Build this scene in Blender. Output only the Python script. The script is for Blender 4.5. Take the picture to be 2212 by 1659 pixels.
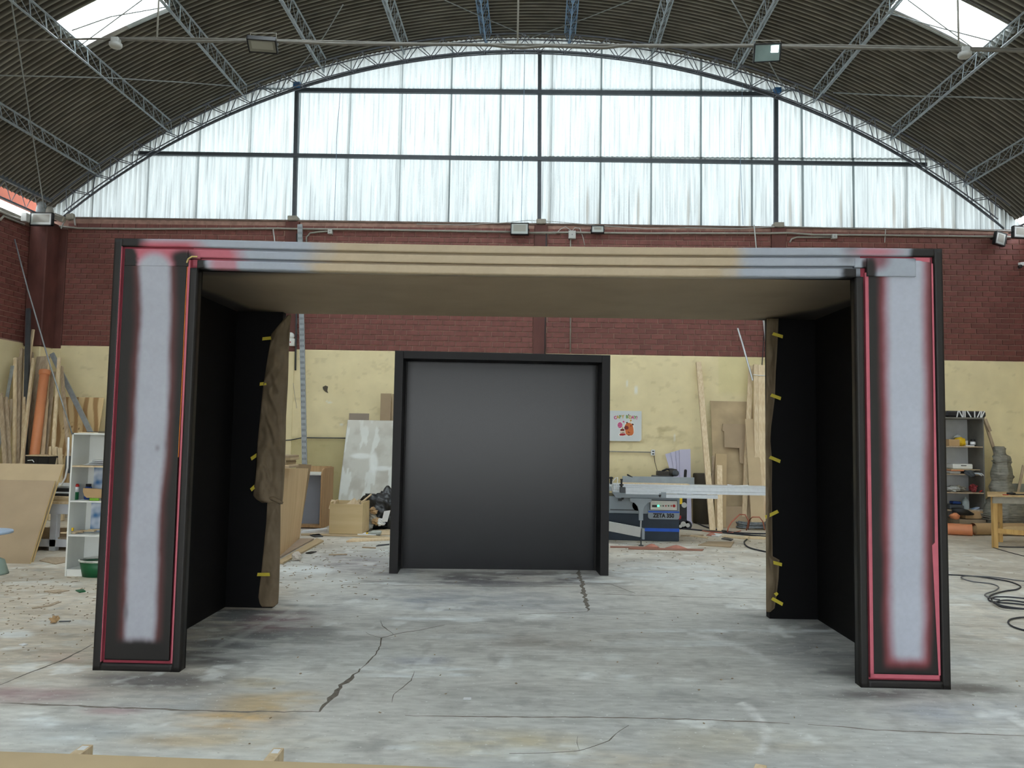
import bpy, math, random
import numpy as np
from mathutils import Vector, Matrix
rnd = random.Random(7)
sc = bpy.context.scene
for o in list(bpy.data.objects): bpy.data.objects.remove(o)
C = sc.collection

# ---------------------------------------------------------------- camera
FPX, CX, CY, EYE = 1661.0, 1106.0, 829.5, 1.7
YAW, PITCH, ROLL = 0.031751, 0.065899, 0.017
_F = np.array([-math.sin(YAW)*math.cos(PITCH), math.cos(YAW)*math.cos(PITCH), math.sin(PITCH)])
_R0 = np.array([math.cos(YAW), math.sin(YAW), 0.0]); _U0 = np.cross(_R0, _F)
_R = _R0*math.cos(ROLL)+_U0*math.sin(ROLL); _U = -_R0*math.sin(ROLL)+_U0*math.cos(ROLL)
cam_d = bpy.data.cameras.new('camera'); cam = bpy.data.objects.new('camera', cam_d); C.objects.link(cam)
cam_d.sensor_fit = 'HORIZONTAL'; cam_d.sensor_width = 36.0; cam_d.lens = 36.0*FPX/2212.0
cam_d.clip_start = 0.05; cam_d.clip_end = 500
cam.matrix_world = Matrix(((_R[0], _U[0], -_F[0], 0), (_R[1], _U[1], -_F[1], 0), (_R[2], _U[2], -_F[2], EYE), (0, 0, 0, 1)))
sc.camera = cam

# ---------------------------------------------------------------- light
SKY = 5.8
w = bpy.data.worlds.new('overcast_sky'); sc.world = w; w.use_nodes = True
bg = w.node_tree.nodes['Background']; bg.inputs[0].default_value = (0.93, 0.975, 1.0, 1); bg.inputs[1].default_value = SKY
sc.view_settings.view_transform = 'Standard'; sc.view_settings.look = 'None'
sc.view_settings.exposure = 0.52; sc.view_settings.gamma = 1.0
sc.view_settings.use_curve_mapping = False
sc.cycles.use_denoising = True
sc.cycles.max_bounces = 7; sc.cycles.diffuse_bounces = 5; sc.cycles.glossy_bounces = 3
sc.cycles.transmission_bounces = 4; sc.cycles.transparent_max_bounces = 6
sc.cycles.sample_clamp_indirect = 4.0
sc.cycles.caustics_reflective = False; sc.cycles.caustics_refractive = False

# ---------------------------------------------------------------- picture geometry -> places in the hall
def ray(x, y): return _F + _R*((x-CX)/FPX) - _U*((y-CY)/FPX)
def at(x, y, Y=None, Z=None, X=None):
    d = ray(x, y); o = np.array([0, 0, EYE])
    t = Y/d[1] if Y is not None else ((Z-EYE)/d[2] if Z is not None else X/d[0])
    return Vector(o+d*t)
def g(x, y): return at(x, y, Z=0.0)
def proj(P):
    P = np.asarray(P, float)-np.array([0, 0, EYE]); z = P@_F
    z = np.where(np.abs(z) < 1e-6, 1e-6, z)
    px = CX+FPX*(P@_R)/z; py = CY-FPX*(P@_U)/z
    return np.where(z > 0.3, px, -9999), np.where(z > 0.3, py, 9999)

# ---------------------------------------------------------------- value noise
_rg = np.random.RandomState(3); _tab = _rg.rand(256, 256)
def vn(x, y):
    xi = np.floor(x).astype(int); yi = np.floor(y).astype(int); fx = x-xi; fy = y-yi
    fx = fx*fx*(3-2*fx); fy = fy*fy*(3-2*fy)
    a = _tab[xi & 255, yi & 255]; b = _tab[(xi+1) & 255, yi & 255]; c = _tab[xi & 255, (yi+1) & 255]; d = _tab[(xi+1) & 255, (yi+1) & 255]
    return (a*(1-fx)+b*fx)*(1-fy)+(c*(1-fx)+d*fx)*fy
def fbm(x, y, n=4):
    s = 0; a = .5
    for k in range(n): s = s+a*vn(x*2**k+17*k, y*2**k+31*k); a *= .5
    return s/(1-.5**n)
def sst(a, b, x):
    t = np.clip((x-a)/(b-a), 0, 1); return t*t*(3-2*t)

# ---------------------------------------------------------------- colour and materials
def lin(c):
    c = c/255.0; return c/12.92 if c <= .04045 else ((c+.055)/1.055)**2.4
def S(r, g_, b): return (lin(r), lin(g_), lin(b))
MATS = {}
def M(name, col, rough=.65, var=.12, scale=6.0, metal=0.0, bump=0.0, stretch=(1, 1, 1), spec=.35, rand=0.0, attr=None, col2=None, detail=4.0, bscale=None):
    if name in MATS: return MATS[name]
    m = bpy.data.materials.new(name); m.use_nodes = True; nt = m.node_tree; N = nt.nodes; L = nt.links
    b = N['Principled BSDF']; b.inputs['Roughness'].default_value = rough; b.inputs['Metallic'].default_value = metal
    b.inputs['Specular IOR Level'].default_value = spec
    tc = N.new('ShaderNodeTexCoord'); mp = N.new('ShaderNodeMapping'); mp.inputs['Scale'].default_value = stretch
    L.new(tc.outputs['Object'], mp.inputs[0])
    nz = N.new('ShaderNodeTexNoise'); nz.inputs['Scale'].default_value = scale; nz.inputs['Detail'].default_value = detail
    L.new(mp.outputs[0], nz.inputs['Vector'])
    mr = N.new('ShaderNodeMapRange'); mr.inputs[1].default_value = .3; mr.inputs[2].default_value = .7
    L.new(nz.outputs['Fac'], mr.inputs[0])
    if col2 is not None:
        mx = N.new('ShaderNodeMix'); mx.data_type = 'RGBA'
        mx.inputs[6].default_value = (*col, 1); mx.inputs[7].default_value = (*col2, 1); L.new(mr.outputs[0], mx.inputs[0]); out = mx.outputs[2]
    else:
        mr.inputs[3].default_value = 1-var; mr.inputs[4].default_value = 1+var
        mx = N.new('ShaderNodeVectorMath'); mx.operation = 'SCALE'
        if attr:
            at_ = N.new('ShaderNodeAttribute'); at_.attribute_name = attr; L.new(at_.outputs['Color'], mx.inputs[0])
        else: mx.inputs[0].default_value = col
        L.new(mr.outputs[0], mx.inputs['Scale']); out = mx.outputs[0]
    if rand:
        oi = N.new('ShaderNodeObjectInfo'); r2 = N.new('ShaderNodeMapRange'); r2.inputs[3].default_value = 1-rand; r2.inputs[4].default_value = 1+rand
        L.new(oi.outputs['Random'], r2.inputs[0]); m2 = N.new('ShaderNodeVectorMath'); m2.operation = 'SCALE'
        L.new(out, m2.inputs[0]); L.new(r2.outputs[0], m2.inputs['Scale']); out = m2.outputs[0]
    L.new(out, b.inputs['Base Color'])
    if bump:
        bp = N.new('ShaderNodeBump'); bp.inputs['Strength'].default_value = bump; bp.inputs['Distance'].default_value = .01
        if bscale:
            n2 = N.new('ShaderNodeTexNoise'); n2.inputs['Scale'].default_value = bscale; n2.inputs['Detail'].default_value = 5
            L.new(mp.outputs[0], n2.inputs['Vector']); L.new(n2.outputs['Fac'], bp.inputs['Height'])
        else: L.new(nz.outputs['Fac'], bp.inputs['Height'])
        L.new(bp.outputs[0], b.inputs['Normal'])
    MATS[name] = m; return m
def Mwood(name, c1, c2, ax='z', rough=.65, scale=5.0, rand=.1):
    st = {'z': (6, 6, .5), 'x': (.5, 6, 6), 'y': (6, .5, 6)}[ax]
    return M(name, c1, rough, scale=scale, stretch=st, col2=c2, rand=rand, detail=6, bump=.05)
def Memit(name, col, k):
    m = bpy.data.materials.new(name); m.use_nodes = True; b = m.node_tree.nodes['Principled BSDF']
    b.inputs['Base Color'].default_value = (*col, 1); b.inputs['Emission Color'].default_value = (*col, 1); b.inputs['Emission Strength'].default_value = k
    return m
def Mtrans(name, col, diff, rand=0.0, stain=True):
    """translucent plastic sheet: light passes through, dirt in attribute 'Col' darkens it"""
    m = bpy.data.materials.new(name); m.use_nodes = True; nt = m.node_tree; N = nt.nodes; L = nt.links
    N.remove(N['Principled BSDF']); out = N['Material Output']
    at_ = N.new('ShaderNodeAttribute'); at_.attribute_name = 'Col'
    mul = N.new('ShaderNodeVectorMath'); mul.operation = 'MULTIPLY'; mul.inputs[1].default_value = col
    L.new(at_.outputs['Color'], mul.inputs[0])
    tc = N.new('ShaderNodeTexCoord'); mp = N.new('ShaderNodeMapping'); mp.inputs['Scale'].default_value = (5, 1, .35) if stain else (1, 9, 1)
    nz = N.new('ShaderNodeTexNoise'); nz.inputs['Scale'].default_value = 3.5; nz.inputs['Detail'].default_value = 7
    mr = N.new('ShaderNodeMapRange'); mr.inputs[1].default_value = .35; mr.inputs[2].default_value = .65; mr.inputs[3].default_value = .93; mr.inputs[4].default_value = 1.05
    L.new(tc.outputs['Object'], mp.inputs[0]); L.new(mp.outputs[0], nz.inputs['Vector']); L.new(nz.outputs['Fac'], mr.inputs[0])
    sc_ = N.new('ShaderNodeVectorMath'); sc_.operation = 'SCALE'; L.new(mul.outputs[0], sc_.inputs[0]); L.new(mr.outputs[0], sc_.inputs['Scale'])
    t = N.new('ShaderNodeBsdfTranslucent'); d = N.new('ShaderNodeBsdfDiffuse'); mx = N.new('ShaderNodeMixShader'); mx.inputs[0].default_value = diff
    L.new(sc_.outputs[0], t.inputs[0]); L.new(sc_.outputs[0], d.inputs[0]); L.new(t.outputs[0], mx.inputs[1]); L.new(d.outputs[0], mx.inputs[2])
    L.new(mx.outputs[0], out.inputs['Surface']); return m

# ---------------------------------------------------------------- objects
def tag(o, label=None, cat=None, group=None, kind=None):
    if label: o['label'] = label
    if cat: o['category'] = cat
    if group: o['group'] = group
    if kind: o['kind'] = kind
    return o
def thing(name, label, cat, loc=(0, 0, 0), rz=0.0, group=None):
    o = bpy.data.objects.new(name, None); C.objects.link(o); o.location = loc; o.rotation_euler = (0, 0, rz)
    o.empty_display_size = .1
    return tag(o, label, cat, group)
class MB:
    def __init__(s): s.v = []; s.f = []
    def add(s, vs, fs):
        n = len(s.v); s.v += [tuple(map(float, q)) for q in vs]; s.f += [tuple(n+i for i in q) for q in fs]; return s
    def box(s, a, b, mtx=None):
        x0, y0, z0 = a; x1, y1, z1 = b
        vs = [Vector(q) for q in ((x0, y0, z0), (x1, y0, z0), (x1, y1, z0), (x0, y1, z0), (x0, y0, z1), (x1, y0, z1), (x1, y1, z1), (x0, y1, z1))]
        if mtx is not None: vs = [mtx @ q for q in vs]
        return s.add(vs, [(0, 3, 2, 1), (4, 5, 6, 7), (0, 1, 5, 4), (1, 2, 6, 5), (2, 3, 7, 6), (3, 0, 4, 7)])
    def bar(s, p, q, w_, h_, side=None):
        """rectangular bar from p to q; w_ across (along side), h_ the other way"""
        p = Vector(p); q = Vector(q); d = (q-p).normalized()
        if side is None: side = Vector((1, 0, 0)) if abs(d.x) < .9 else Vector((0, 1, 0))
        side = Vector(side); a = (side-d*side.dot(d)).normalized(); b = d.cross(a)
        vs = []
        for c in (p, q):
            for i, j in ((-1, -1), (1, -1), (1, 1), (-1, 1)): vs.append(c+a*(i*w_/2)+b*(j*h_/2))
        return s.add(vs, [(0, 3, 2, 1), (4, 5, 6, 7), (0, 1, 5, 4), (1, 2, 6, 5), (2, 3, 7, 6), (3, 0, 4, 7)])
    def tube(s, pts, r, n=8, cap=True, closed=False):
        pts = [Vector(p) for p in pts]; m = len(pts); rs = r if isinstance(r, (list, tuple)) else [r]*m
        up = None; base = len(s.v); vs = []
        for i, p in enumerate(pts):
            if closed: d = pts[(i+1) % m]-pts[i-1]
            else: d = (pts[min(i+1, m-1)]-pts[max(i-1, 0)])
            d.normalize()
            if up is None: up = d.orthogonal().normalized()
            a = (up-d*up.dot(d))
            if a.length < 1e-5: a = d.orthogonal()
            a.normalize(); up = a; b = d.cross(a)
            for k in range(n):
                t = 2*math.pi*k/n; vs.append(p+(a*math.cos(t)+b*math.sin(t))*rs[i])
        fs = []
        for i in range(m if closed else m-1):
            j = (i+1) % m
            for k in range(n): fs.append((i*n+k, i*n+(k+1) % n, j*n+(k+1) % n, j*n+k))
        if cap and not closed: fs += [tuple(reversed(range(n))), tuple(range((m-1)*n, m*n))]
        return s.add(vs, fs)
    def prism(s, poly, d0, d1, frame=None):
        """poly: 2-D outline (u,v) extruded along w from d0 to d1; frame=(origin,u,v,w)"""
        o, u, v, w_ = [Vector(q) for q in (frame or ((0, 0, 0), (1, 0, 0), (0, 0, 1), (0, 1, 0)))]
        n = len(poly); vs = [o+u*a+v*b+w_*d0 for a, b in poly]+[o+u*a+v*b+w_*d1 for a, b in poly]
        fs = [tuple(range(n)), tuple(reversed(range(n, 2*n)))]+[(i, i+n, (i+1) % n+n, (i+1) % n) for i in range(n)]
        return s.add(vs, fs)
    def lathe(s, prof, c=(0, 0, 0), n=20, sx=1, sy=1, mtx=None):
        c = Vector(c); vs = []
        for r, z in prof:
            for k in range(n):
                t = 2*math.pi*k/n; q = Vector((r*math.cos(t)*sx, r*math.sin(t)*sy, z)); vs.append((mtx @ q if mtx is not None else q)+c)
        m = len(prof); fs = [(i*n+k, i*n+(k+1) % n, (i+1)*n+(k+1) % n, (i+1)*n+k) for i in range(m-1) for k in range(n)]
        fs += [tuple(reversed(range(n))), tuple(range((m-1)*n, m*n))]
        return s.add(vs, fs)
    def build(s, name, mat, parent=None, label=None, cat=None, group=None, kind=None, smooth=False, loc=None, bevel=0, fix=True):
        me = bpy.data.meshes.new(name); off = Vector((0, 0, 0))
        if parent is not None: off = Vector(WLOC.get(parent.name, (0, 0, 0)))
        if loc is not None: off = Vector(loc)
        elif parent is None and s.v:
            a = np.array(s.v); off = Vector(((a[:, 0].min()+a[:, 0].max())/2, (a[:, 1].min()+a[:, 1].max())/2, a[:, 2].min()))
        me.from_pydata([tuple(Vector(q)-off) for q in s.v], [], s.f)
        if fix:
            import bmesh
            bm = bmesh.new(); bm.from_mesh(me); bmesh.ops.recalc_face_normals(bm, faces=bm.faces); bm.to_mesh(me); bm.free()
        me.materials.append(mat)
        if smooth: me.polygons.foreach_set('use_smooth', [True]*len(me.polygons))
        o = bpy.data.objects.new(name, me); C.objects.link(o)
        if parent is not None:
            o.parent = parent
            if loc is not None: o.location = off-Vector(WLOC.get(parent.name, (0, 0, 0)))
        else: o.location = off
        WLOC[o.name] = tuple(off)
        if bevel:
            md = o.modifiers.new('bevel', 'BEVEL'); md.width = bevel; md.segments = 1; md.limit_method = 'ANGLE'
        return tag(o, label, cat, group, kind)
WLOC = {}
def root(name, label, cat, loc=(0, 0, 0), rz=0.0, group=None, world=True):
    """an Empty at a thing's base; with world=True its parts are given in hall coordinates"""
    o = thing(name, label, cat, loc, rz, group)
    WLOC[o.name] = tuple(loc) if world else (0, 0, 0)
    return o
def grid(name, o, u, v, nu, nv, mat, colf, parent=None, bumpf=None, thick=0.0, **kw):
    """flat sheet origin o, edges u, v, colour attribute from colf(px,py,s,t)"""
    o = np.array(o, float); u = np.array(u, float); v = np.array(v, float)
    s, t = np.meshgrid(np.linspace(0, 1, nu+1), np.linspace(0, 1, nv+1)); s = s.ravel(); t = t.ravel()
    P = o+s[:, None]*u+t[:, None]*v
    nrm = np.cross(u, v); nrm = nrm/np.linalg.norm(nrm)
    if bumpf is not None: P = P+nrm*bumpf(s, t)[:, None]
    off = np.array(WLOC.get(parent.name, (0, 0, 0))) if parent is not None else o
    mw = parent.matrix_basis if parent is not None else None
    if parent is not None and WLOC.get(parent.name) == (0, 0, 0):   # local coordinates: colours still follow the place in the hall
        R3 = np.array(parent.matrix_basis.to_3x3()); Wp = P@R3.T+np.array(parent.location)
    else: Wp = P
    px, py = proj(Wp)
    col = colf(px, py, s, t)
    me = bpy.data.meshes.new(name)
    idx = np.arange((nu+1)*(nv+1)).reshape(nv+1, nu+1)
    q = np.stack([idx[:-1, :-1], idx[:-1, 1:], idx[1:, 1:], idx[1:, :-1]], -1).reshape(-1, 4)
    V = P-off
    if thick:
        n0 = len(V); V = np.vstack([V, V-nrm*thick]); q = np.vstack([q, (q+n0)[:, ::-1]])
        rim = list(idx[0, :])+list(idx[1:, -1])+list(idx[-1, -2::-1])+list(idx[-2:0:-1, 0])
        rq = [(rim[(i+1) % len(rim)], rim[i], rim[i]+n0, rim[(i+1) % len(rim)]+n0) for i in range(len(rim))]
        q = np.vstack([q, np.array(rq)]); col = np.vstack([col, col])
    me.vertices.add(len(V)); me.vertices.foreach_set('co', V.ravel().astype(np.float32))
    me.loops.add(q.size); me.loops.foreach_set('vertex_index', q.ravel().astype(np.int32))
    me.polygons.add(len(q)); me.polygons.foreach_set('loop_start', np.arange(0, q.size, 4, dtype=np.int32)); 
    me.update(calc_edges=True); me.validate()
    ca = me.color_attributes.new('Col', 'FLOAT_COLOR', 'POINT')
    ca.data.foreach_set('color', np.hstack([col, np.ones((len(col), 1))]).ravel().astype(np.float32))
    me.materials.append(mat)
    ob = bpy.data.objects.new(name, me); C.objects.link(ob)
    if parent is not None: ob.parent = parent
    else: ob.location = o
    return tag(ob, kw.get('label'), kw.get('cat'), kw.get('group'), kw.get('kind'))
def blob(col, m, c): return col*(1-m[:, None])+np.array(c)[None, :]*m[:, None]
def ell(px, py, x, y, rx, ry, soft=.35):
    d = np.sqrt(((px-x)/rx)**2+((py-y)/ry)**2); return 1-sst(1-soft, 1+soft, d)

# ================================================================ THE HALL
WY = 15.9                       # inner face of the back wall
AXC, AZC, AR = -0.35, -5.16, 15.41   # circle of the vault
YF = -14.0                       # unseen street end behind the photographer
XL, XR = -10.62, 10.05          # inner faces of the side walls
def vault(a, r, y): return Vector((AXC+r*math.sin(a), y, AZC+r*math.cos(a)))
def cylpt(x, y, r=AR-.12):
    d = ray(x, y); ox, oz = -AXC, EYE-AZC; a = d[0]**2+d[2]**2; b = 2*(ox*d[0]+oz*d[2]); c = ox*ox+oz*oz-r*r
    return Vector(np.array([0, 0, EYE])+d*((-b+math.sqrt(b*b-4*a*c))/2/a))

m_ground = M('dry_ground', S(150, 145, 135), .9)
MB().box((-60, -70, -.35), (60, 90, -.06)).build('ground', m_ground, kind='structure', label='bare ground outside the hall')

# ---- floor: painted and dusty concrete
def floor_col(px, py, P):
    X, Y = P[:, 0], P[:, 1]
    n1 = fbm(X*.9+5, Y*2.6, 5); n2 = fbm(X*.35+40, Y*.5+9, 3); n3 = fbm(X*2.2+80, Y*7+3, 4); n4 = fbm(X*5+8, Y*5+30, 3)
    col = np.tile(np.array([S(197, 197, 192)]), (len(X), 1))
    col = blob(col, sst(.5, .72, n1)*.55, S(218, 220, 215))
    col = blob(col, sst(.52, .75, n3)*.45, S(146, 146, 142))
    col = blob(col, sst(.5, .8, n2)*.3, S(150, 160, 166))
    w1 = (n2-.5)*260+(n1-.5)*120
    tan = sst(1310, 1120, py+w1*.25+np.clip(px-560, 0, 330)*.28*(px < 900)) 
    tan = np.maximum(tan, sst(620, 470, px+w1+(py-1250)*.35)*sst(1560, 1400, py+w1*.3))
    tan = np.maximum(tan, sst(1980, 2120, px+w1*.6)*sst(1560, 1300, py+w1*.4)*.6)
    col = blob(col, tan*.8, S(196, 184, 164))
    col = blob(col, tan*sst(.48, .7, n3)*.5, S(160, 148, 130))
    col = blob(col, tan*sst(.55, .7, n1)*.5, S(216, 210, 198))
    nn = .35+1.1*sst(.3, .65, n3)
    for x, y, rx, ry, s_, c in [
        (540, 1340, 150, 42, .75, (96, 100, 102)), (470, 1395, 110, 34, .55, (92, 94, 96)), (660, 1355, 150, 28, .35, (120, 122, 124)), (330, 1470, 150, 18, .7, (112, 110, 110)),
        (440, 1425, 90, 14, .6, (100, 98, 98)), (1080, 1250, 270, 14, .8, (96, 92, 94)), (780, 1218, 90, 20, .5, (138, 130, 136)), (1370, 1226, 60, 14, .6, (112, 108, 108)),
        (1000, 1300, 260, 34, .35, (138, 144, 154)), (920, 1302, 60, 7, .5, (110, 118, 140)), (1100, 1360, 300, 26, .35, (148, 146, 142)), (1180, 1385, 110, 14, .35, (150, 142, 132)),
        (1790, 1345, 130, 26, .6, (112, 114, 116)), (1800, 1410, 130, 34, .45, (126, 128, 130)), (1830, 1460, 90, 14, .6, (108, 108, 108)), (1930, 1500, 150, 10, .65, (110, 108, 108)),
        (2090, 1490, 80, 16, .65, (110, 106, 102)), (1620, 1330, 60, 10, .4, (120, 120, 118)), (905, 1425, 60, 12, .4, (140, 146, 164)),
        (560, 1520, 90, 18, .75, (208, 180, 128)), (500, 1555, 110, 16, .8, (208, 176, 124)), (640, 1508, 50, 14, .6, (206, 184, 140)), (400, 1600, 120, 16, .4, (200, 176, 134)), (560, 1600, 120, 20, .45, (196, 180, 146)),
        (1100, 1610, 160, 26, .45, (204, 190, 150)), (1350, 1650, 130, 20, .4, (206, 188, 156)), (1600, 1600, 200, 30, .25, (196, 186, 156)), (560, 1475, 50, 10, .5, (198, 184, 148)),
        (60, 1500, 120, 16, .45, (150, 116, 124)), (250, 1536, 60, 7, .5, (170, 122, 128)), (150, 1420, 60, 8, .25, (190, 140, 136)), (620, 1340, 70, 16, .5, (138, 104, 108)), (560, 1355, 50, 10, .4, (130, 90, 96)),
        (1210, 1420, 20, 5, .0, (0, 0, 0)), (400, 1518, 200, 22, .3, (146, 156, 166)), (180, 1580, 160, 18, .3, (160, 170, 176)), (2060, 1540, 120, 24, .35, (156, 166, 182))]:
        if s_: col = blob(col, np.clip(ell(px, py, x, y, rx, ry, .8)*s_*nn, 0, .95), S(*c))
    wn = sst(.47, .58, n3)
    for x, y, rx, ry, s_ in [(890, 1444, 128, 5.5, .95), (890, 1458, 128, 5, .8), (930, 1335, 90, 5, .6), (1010, 1338, 40, 6, .5), (790, 1366, 60, 5, .6), (830, 1262, 50, 4, .6), (740, 1290, 6, 40, .0),
        (1000, 1375, 90, 6, .5), (1325, 1420, 22, 8, .7), (1270, 1457, 24, 7, .6), (1350, 1462, 18, 6, .6), (1450, 1390, 160, 7, .5), (1480, 1362, 180, 3.5, .7), (1700, 1363, 120, 3, .6), (1440, 1235, 130, 22, .55),
        (1540, 1265, 120, 18, .5), (80, 1560, 50, 14, .8), (135, 1600, 70, 12, .7), (180, 1632, 40, 10, .8), (30, 1370, 40, 10, .6), (150, 1345, 80, 8, .3), (660, 1232, 70, 10, .6), (720, 1255, 50, 8, .6),
        (1100, 1625, 90, 8, .6), (870, 1615, 40, 6, .5), (1300, 1255, 60, 4, .6), (1220, 1245, 60, 3, .4), (2120, 1290, 90, 10, .4), (2100, 1430, 110, 20, .3), (100, 1260, 90, 5, .5), (2140, 1580, 70, 7, .5)]:
        if s_: col = blob(col, np.clip(ell(px, py, x, y, rx, ry, .35)*s_*(.45+.75*wn), 0, 1), S(226, 232, 232))
    # chalky arcs where a round panel was sprayed
    for (p0, r0, a0, a1, wd, k) in [((1380, 1590), 275, -.65, .35, 9, .75), ((1380, 1505), 330, -1.25, -.5, 9, .5)]:
        dx = (px-p0[0]); dy = (py-p0[1])*2.3; rr = np.hypot(dx, dy); aa = np.arctan2(dy, dx)
        col = blob(col, (1-sst(wd*.6, wd*1.6, np.abs(rr-r0)))*((aa > a0) & (aa < a1))*k*(.5+.6*wn), S(228, 230, 228))
    # masked straight edges of old spray jobs
    e = sst(-3, 3, (px-455)-(1400-py)*2.05)*sst(3, -3, (px-478)-(1400-py)*2.05)*(py > 1225)*(py < 1400)
    col = blob(col, e*.35, S(196, 198, 194))
    col = blob(col, sst(.66, .72, n4)*sst(.5, .62, n1)*.5, S(232, 236, 234))
    return col
def make_floor():
    ys = np.concatenate([np.linspace(YF, 3, 24)[:-1], np.arange(3, 6.2, .026), np.arange(6.2, 10, .045), np.arange(10, WY+.3, .08)])
    xs = np.concatenate([np.linspace(XL-.2, -8.5, 30)[:-1], np.arange(-8.5, 8.5, .034), np.linspace(8.5, XR+.2, 24)])
    X, Y = np.meshgrid(xs, ys); P = np.stack([X.ravel(), Y.ravel(), np.zeros(X.size)], -1)
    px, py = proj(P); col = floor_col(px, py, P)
    nx, ny = len(xs), len(ys); idx = np.arange(nx*ny).reshape(ny, nx)
    q = np.stack([idx[:-1, :-1], idx[:-1, 1:], idx[1:, 1:], idx[1:, :-1]], -1).reshape(-1, 4)
    me = bpy.data.meshes.new('floor'); me.vertices.add(len(P)); me.vertices.foreach_set('co', P.ravel().astype(np.float32))
    me.loops.add(q.size); me.loops.foreach_set('vertex_index', q.ravel().astype(np.int32)); me.polygons.add(len(q))
    me.polygons.foreach_set('loop_start', np.arange(0, q.size, 4, dtype=np.int32)); me.update(calc_edges=True)
    ca = me.color_attributes.new('Col', 'FLOAT_COLOR', 'POINT'); ca.data.foreach_set('color', np.hstack([col, np.ones((len(col), 1))]).ravel().astype(np.float32))
    m = M('painted_concrete', S(170, 174, 172), .62, .16, 7.0, attr='Col', stretch=(1, 3, 1), bump=.12, spec=.3, detail=9, bscale=40)
    nt = m.node_tree; N = nt.nodes; L = nt.links; bs = N['Principled BSDF']; src = bs.inputs['Base Color'].links[0].from_socket
    tc = N.new('ShaderNodeTexCoord')
    def nz(scale, det, a, b_, lo, hi, st=(1, 1, 1)):
        mp = N.new('ShaderNodeMapping'); mp.inputs['Scale'].default_value = st; L.new(tc.outputs['Object'], mp.inputs[0])
        n_ = N.new('ShaderNodeTexNoise'); n_.inputs['Scale'].default_value = scale; n_.inputs['Detail'].default_value = det; L.new(mp.outputs[0], n_.inputs['Vector'])
        r_ = N.new('ShaderNodeMapRange'); r_.inputs[1].default_value = a; r_.inputs[2].default_value = b_; r_.inputs[3].default_value = lo; r_.inputs[4].default_value = hi; L.new(n_.outputs['Fac'], r_.inputs[0]); return r_.outputs[0]
    def mix(fac, c, s_):
        x_ = N.new('ShaderNodeMix'); x_.data_type = 'RGBA'; L.new(fac, x_.inputs[0]); L.new(s_, x_.inputs[6]); x_.inputs[7].default_value = (*c, 1); return x_.outputs[2]
    s1 = mix(nz(34, 3, .66, .72, 0, .6), S(232, 236, 234), src)            # paint flecks
    s1 = mix(nz(21, 6, .64, .70, 0, .4, (1, 2, 1)), S(120, 116, 110), s1)      # scuffs
    s1 = mix(nz(4.2, 9, .56, .66, 0, .45, (1, 1.6, 1)), S(206, 208, 202), s1); s1 = mix(nz(3.1, 10, .57, .68, 0, .38, (1.4, 1, 1)), S(138, 138, 136), s1)
    L.new(s1, bs.inputs['Base Color'])
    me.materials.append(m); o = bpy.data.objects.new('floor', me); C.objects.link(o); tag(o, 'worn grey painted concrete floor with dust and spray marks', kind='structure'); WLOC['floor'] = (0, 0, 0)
    return o
floor = make_floor()
MB().box((XL-.3, YF, -.3), (XR+.3, WY+.3, -.012)).build('slab', m_ground, floor)
m_crack = M('crack_dirt', S(112, 106, 98), .95, .3, 30); m_joint = M('joint_filler', S(128, 122, 114), .95, .2, 20)
def ribbon(name, pts, wd, mat, jit=.35):
    P = []
    for i in range(len(pts)-1):
        a, b = g(*pts[i]), g(*pts[i+1]); n = max(2, int((b-a).length/.05))
        for k in range(n): P.append(a.lerp(b, k/n))
    P.append(g(*pts[-1])); mb = MB(); vs = []; r = random.Random(len(pts))
    for i, p in enumerate(P):
        d = (P[min(i+1, len(P)-1)]-P[max(i-1, 0)]).normalized(); s_ = Vector((-d.y, d.x, 0))
        ww = wd*(1+jit*r.uniform(-1, 1))*(.25+.75*min(1, i/4, (len(P)-1-i)/4)); o_ = s_*r.uniform(-1, 1)*wd*jit
        vs += [p+o_+s_*ww/2+Vector((0, 0, .0006)), p+o_+Vector((0, 0, .0022)), p+o_-s_*ww/2+Vector((0, 0, .0006))]
    fs = []
    for i in range(len(P)-1): fs += [(3*i, 3*i+1, 3*i+4, 3*i+3), (3*i+1, 3*i+2, 3*i+5, 3*i+4)]
    mb.add(vs, fs); return mb.build(name, mat, floor)
ribbon('joint', [(0, 1519), (150, 1524), (300, 1531), (500, 1537), (690, 1538)], .022, m_joint)
ribbon('joint', [(875, 1546), (1000, 1548), (1130, 1549), (1330, 1550), (1500, 1554), (1705, 1563)], .016, m_joint)
ribbon('joint', [(1745, 1565), (1820, 1570), (1890, 1577), (2212, 1590)], .012, m_joint)
ribbon('joint', [(1268, 1282), (1400, 1287), (1655, 1294)], .012, m_crack, .2)
ribbon('joint', [(740, 1263), (900, 1265), (1100, 1267), (1260, 1268)], .009, m_crack, .2)
ribbon('crack', [(1248, 1231), (1254, 1250), (1262, 1280), (1264, 1300), (1270, 1320)], .045, m_crack)
ribbon('crack', [(1270, 1322), (1180, 1325), (1120, 1327)], .008, m_crack)
ribbon('crack', [(692, 1538), (715, 1508), (738, 1480), (765, 1458), (780, 1445)], .035, m_crack)
ribbon('crack', [(780, 1445), (810, 1415), (822, 1395), (824, 1378), (850, 1371), (880, 1365), (905, 1362), (960, 1350)], .012, m_crack)
ribbon('crack', [(824, 1378), (800, 1372), (790, 1366)], .008, m_crack)
ribbon('crack', [(822, 1340), (826, 1352), (850, 1370)], .008, m_crack)
ribbon('crack', [(895, 1450), (888, 1470), (870, 1485), (850, 1500), (847, 1518)], .006, m_crack)
ribbon('crack', [(1100, 1628), (1180, 1627), (1252, 1622), (1290, 1610), (1315, 1600), (1330, 1585), (1358, 1567)], .006, m_crack)
ribbon('crack', [(1252, 1622), (1246, 1605), (1248, 1590)], .004, m_crack)
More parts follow.
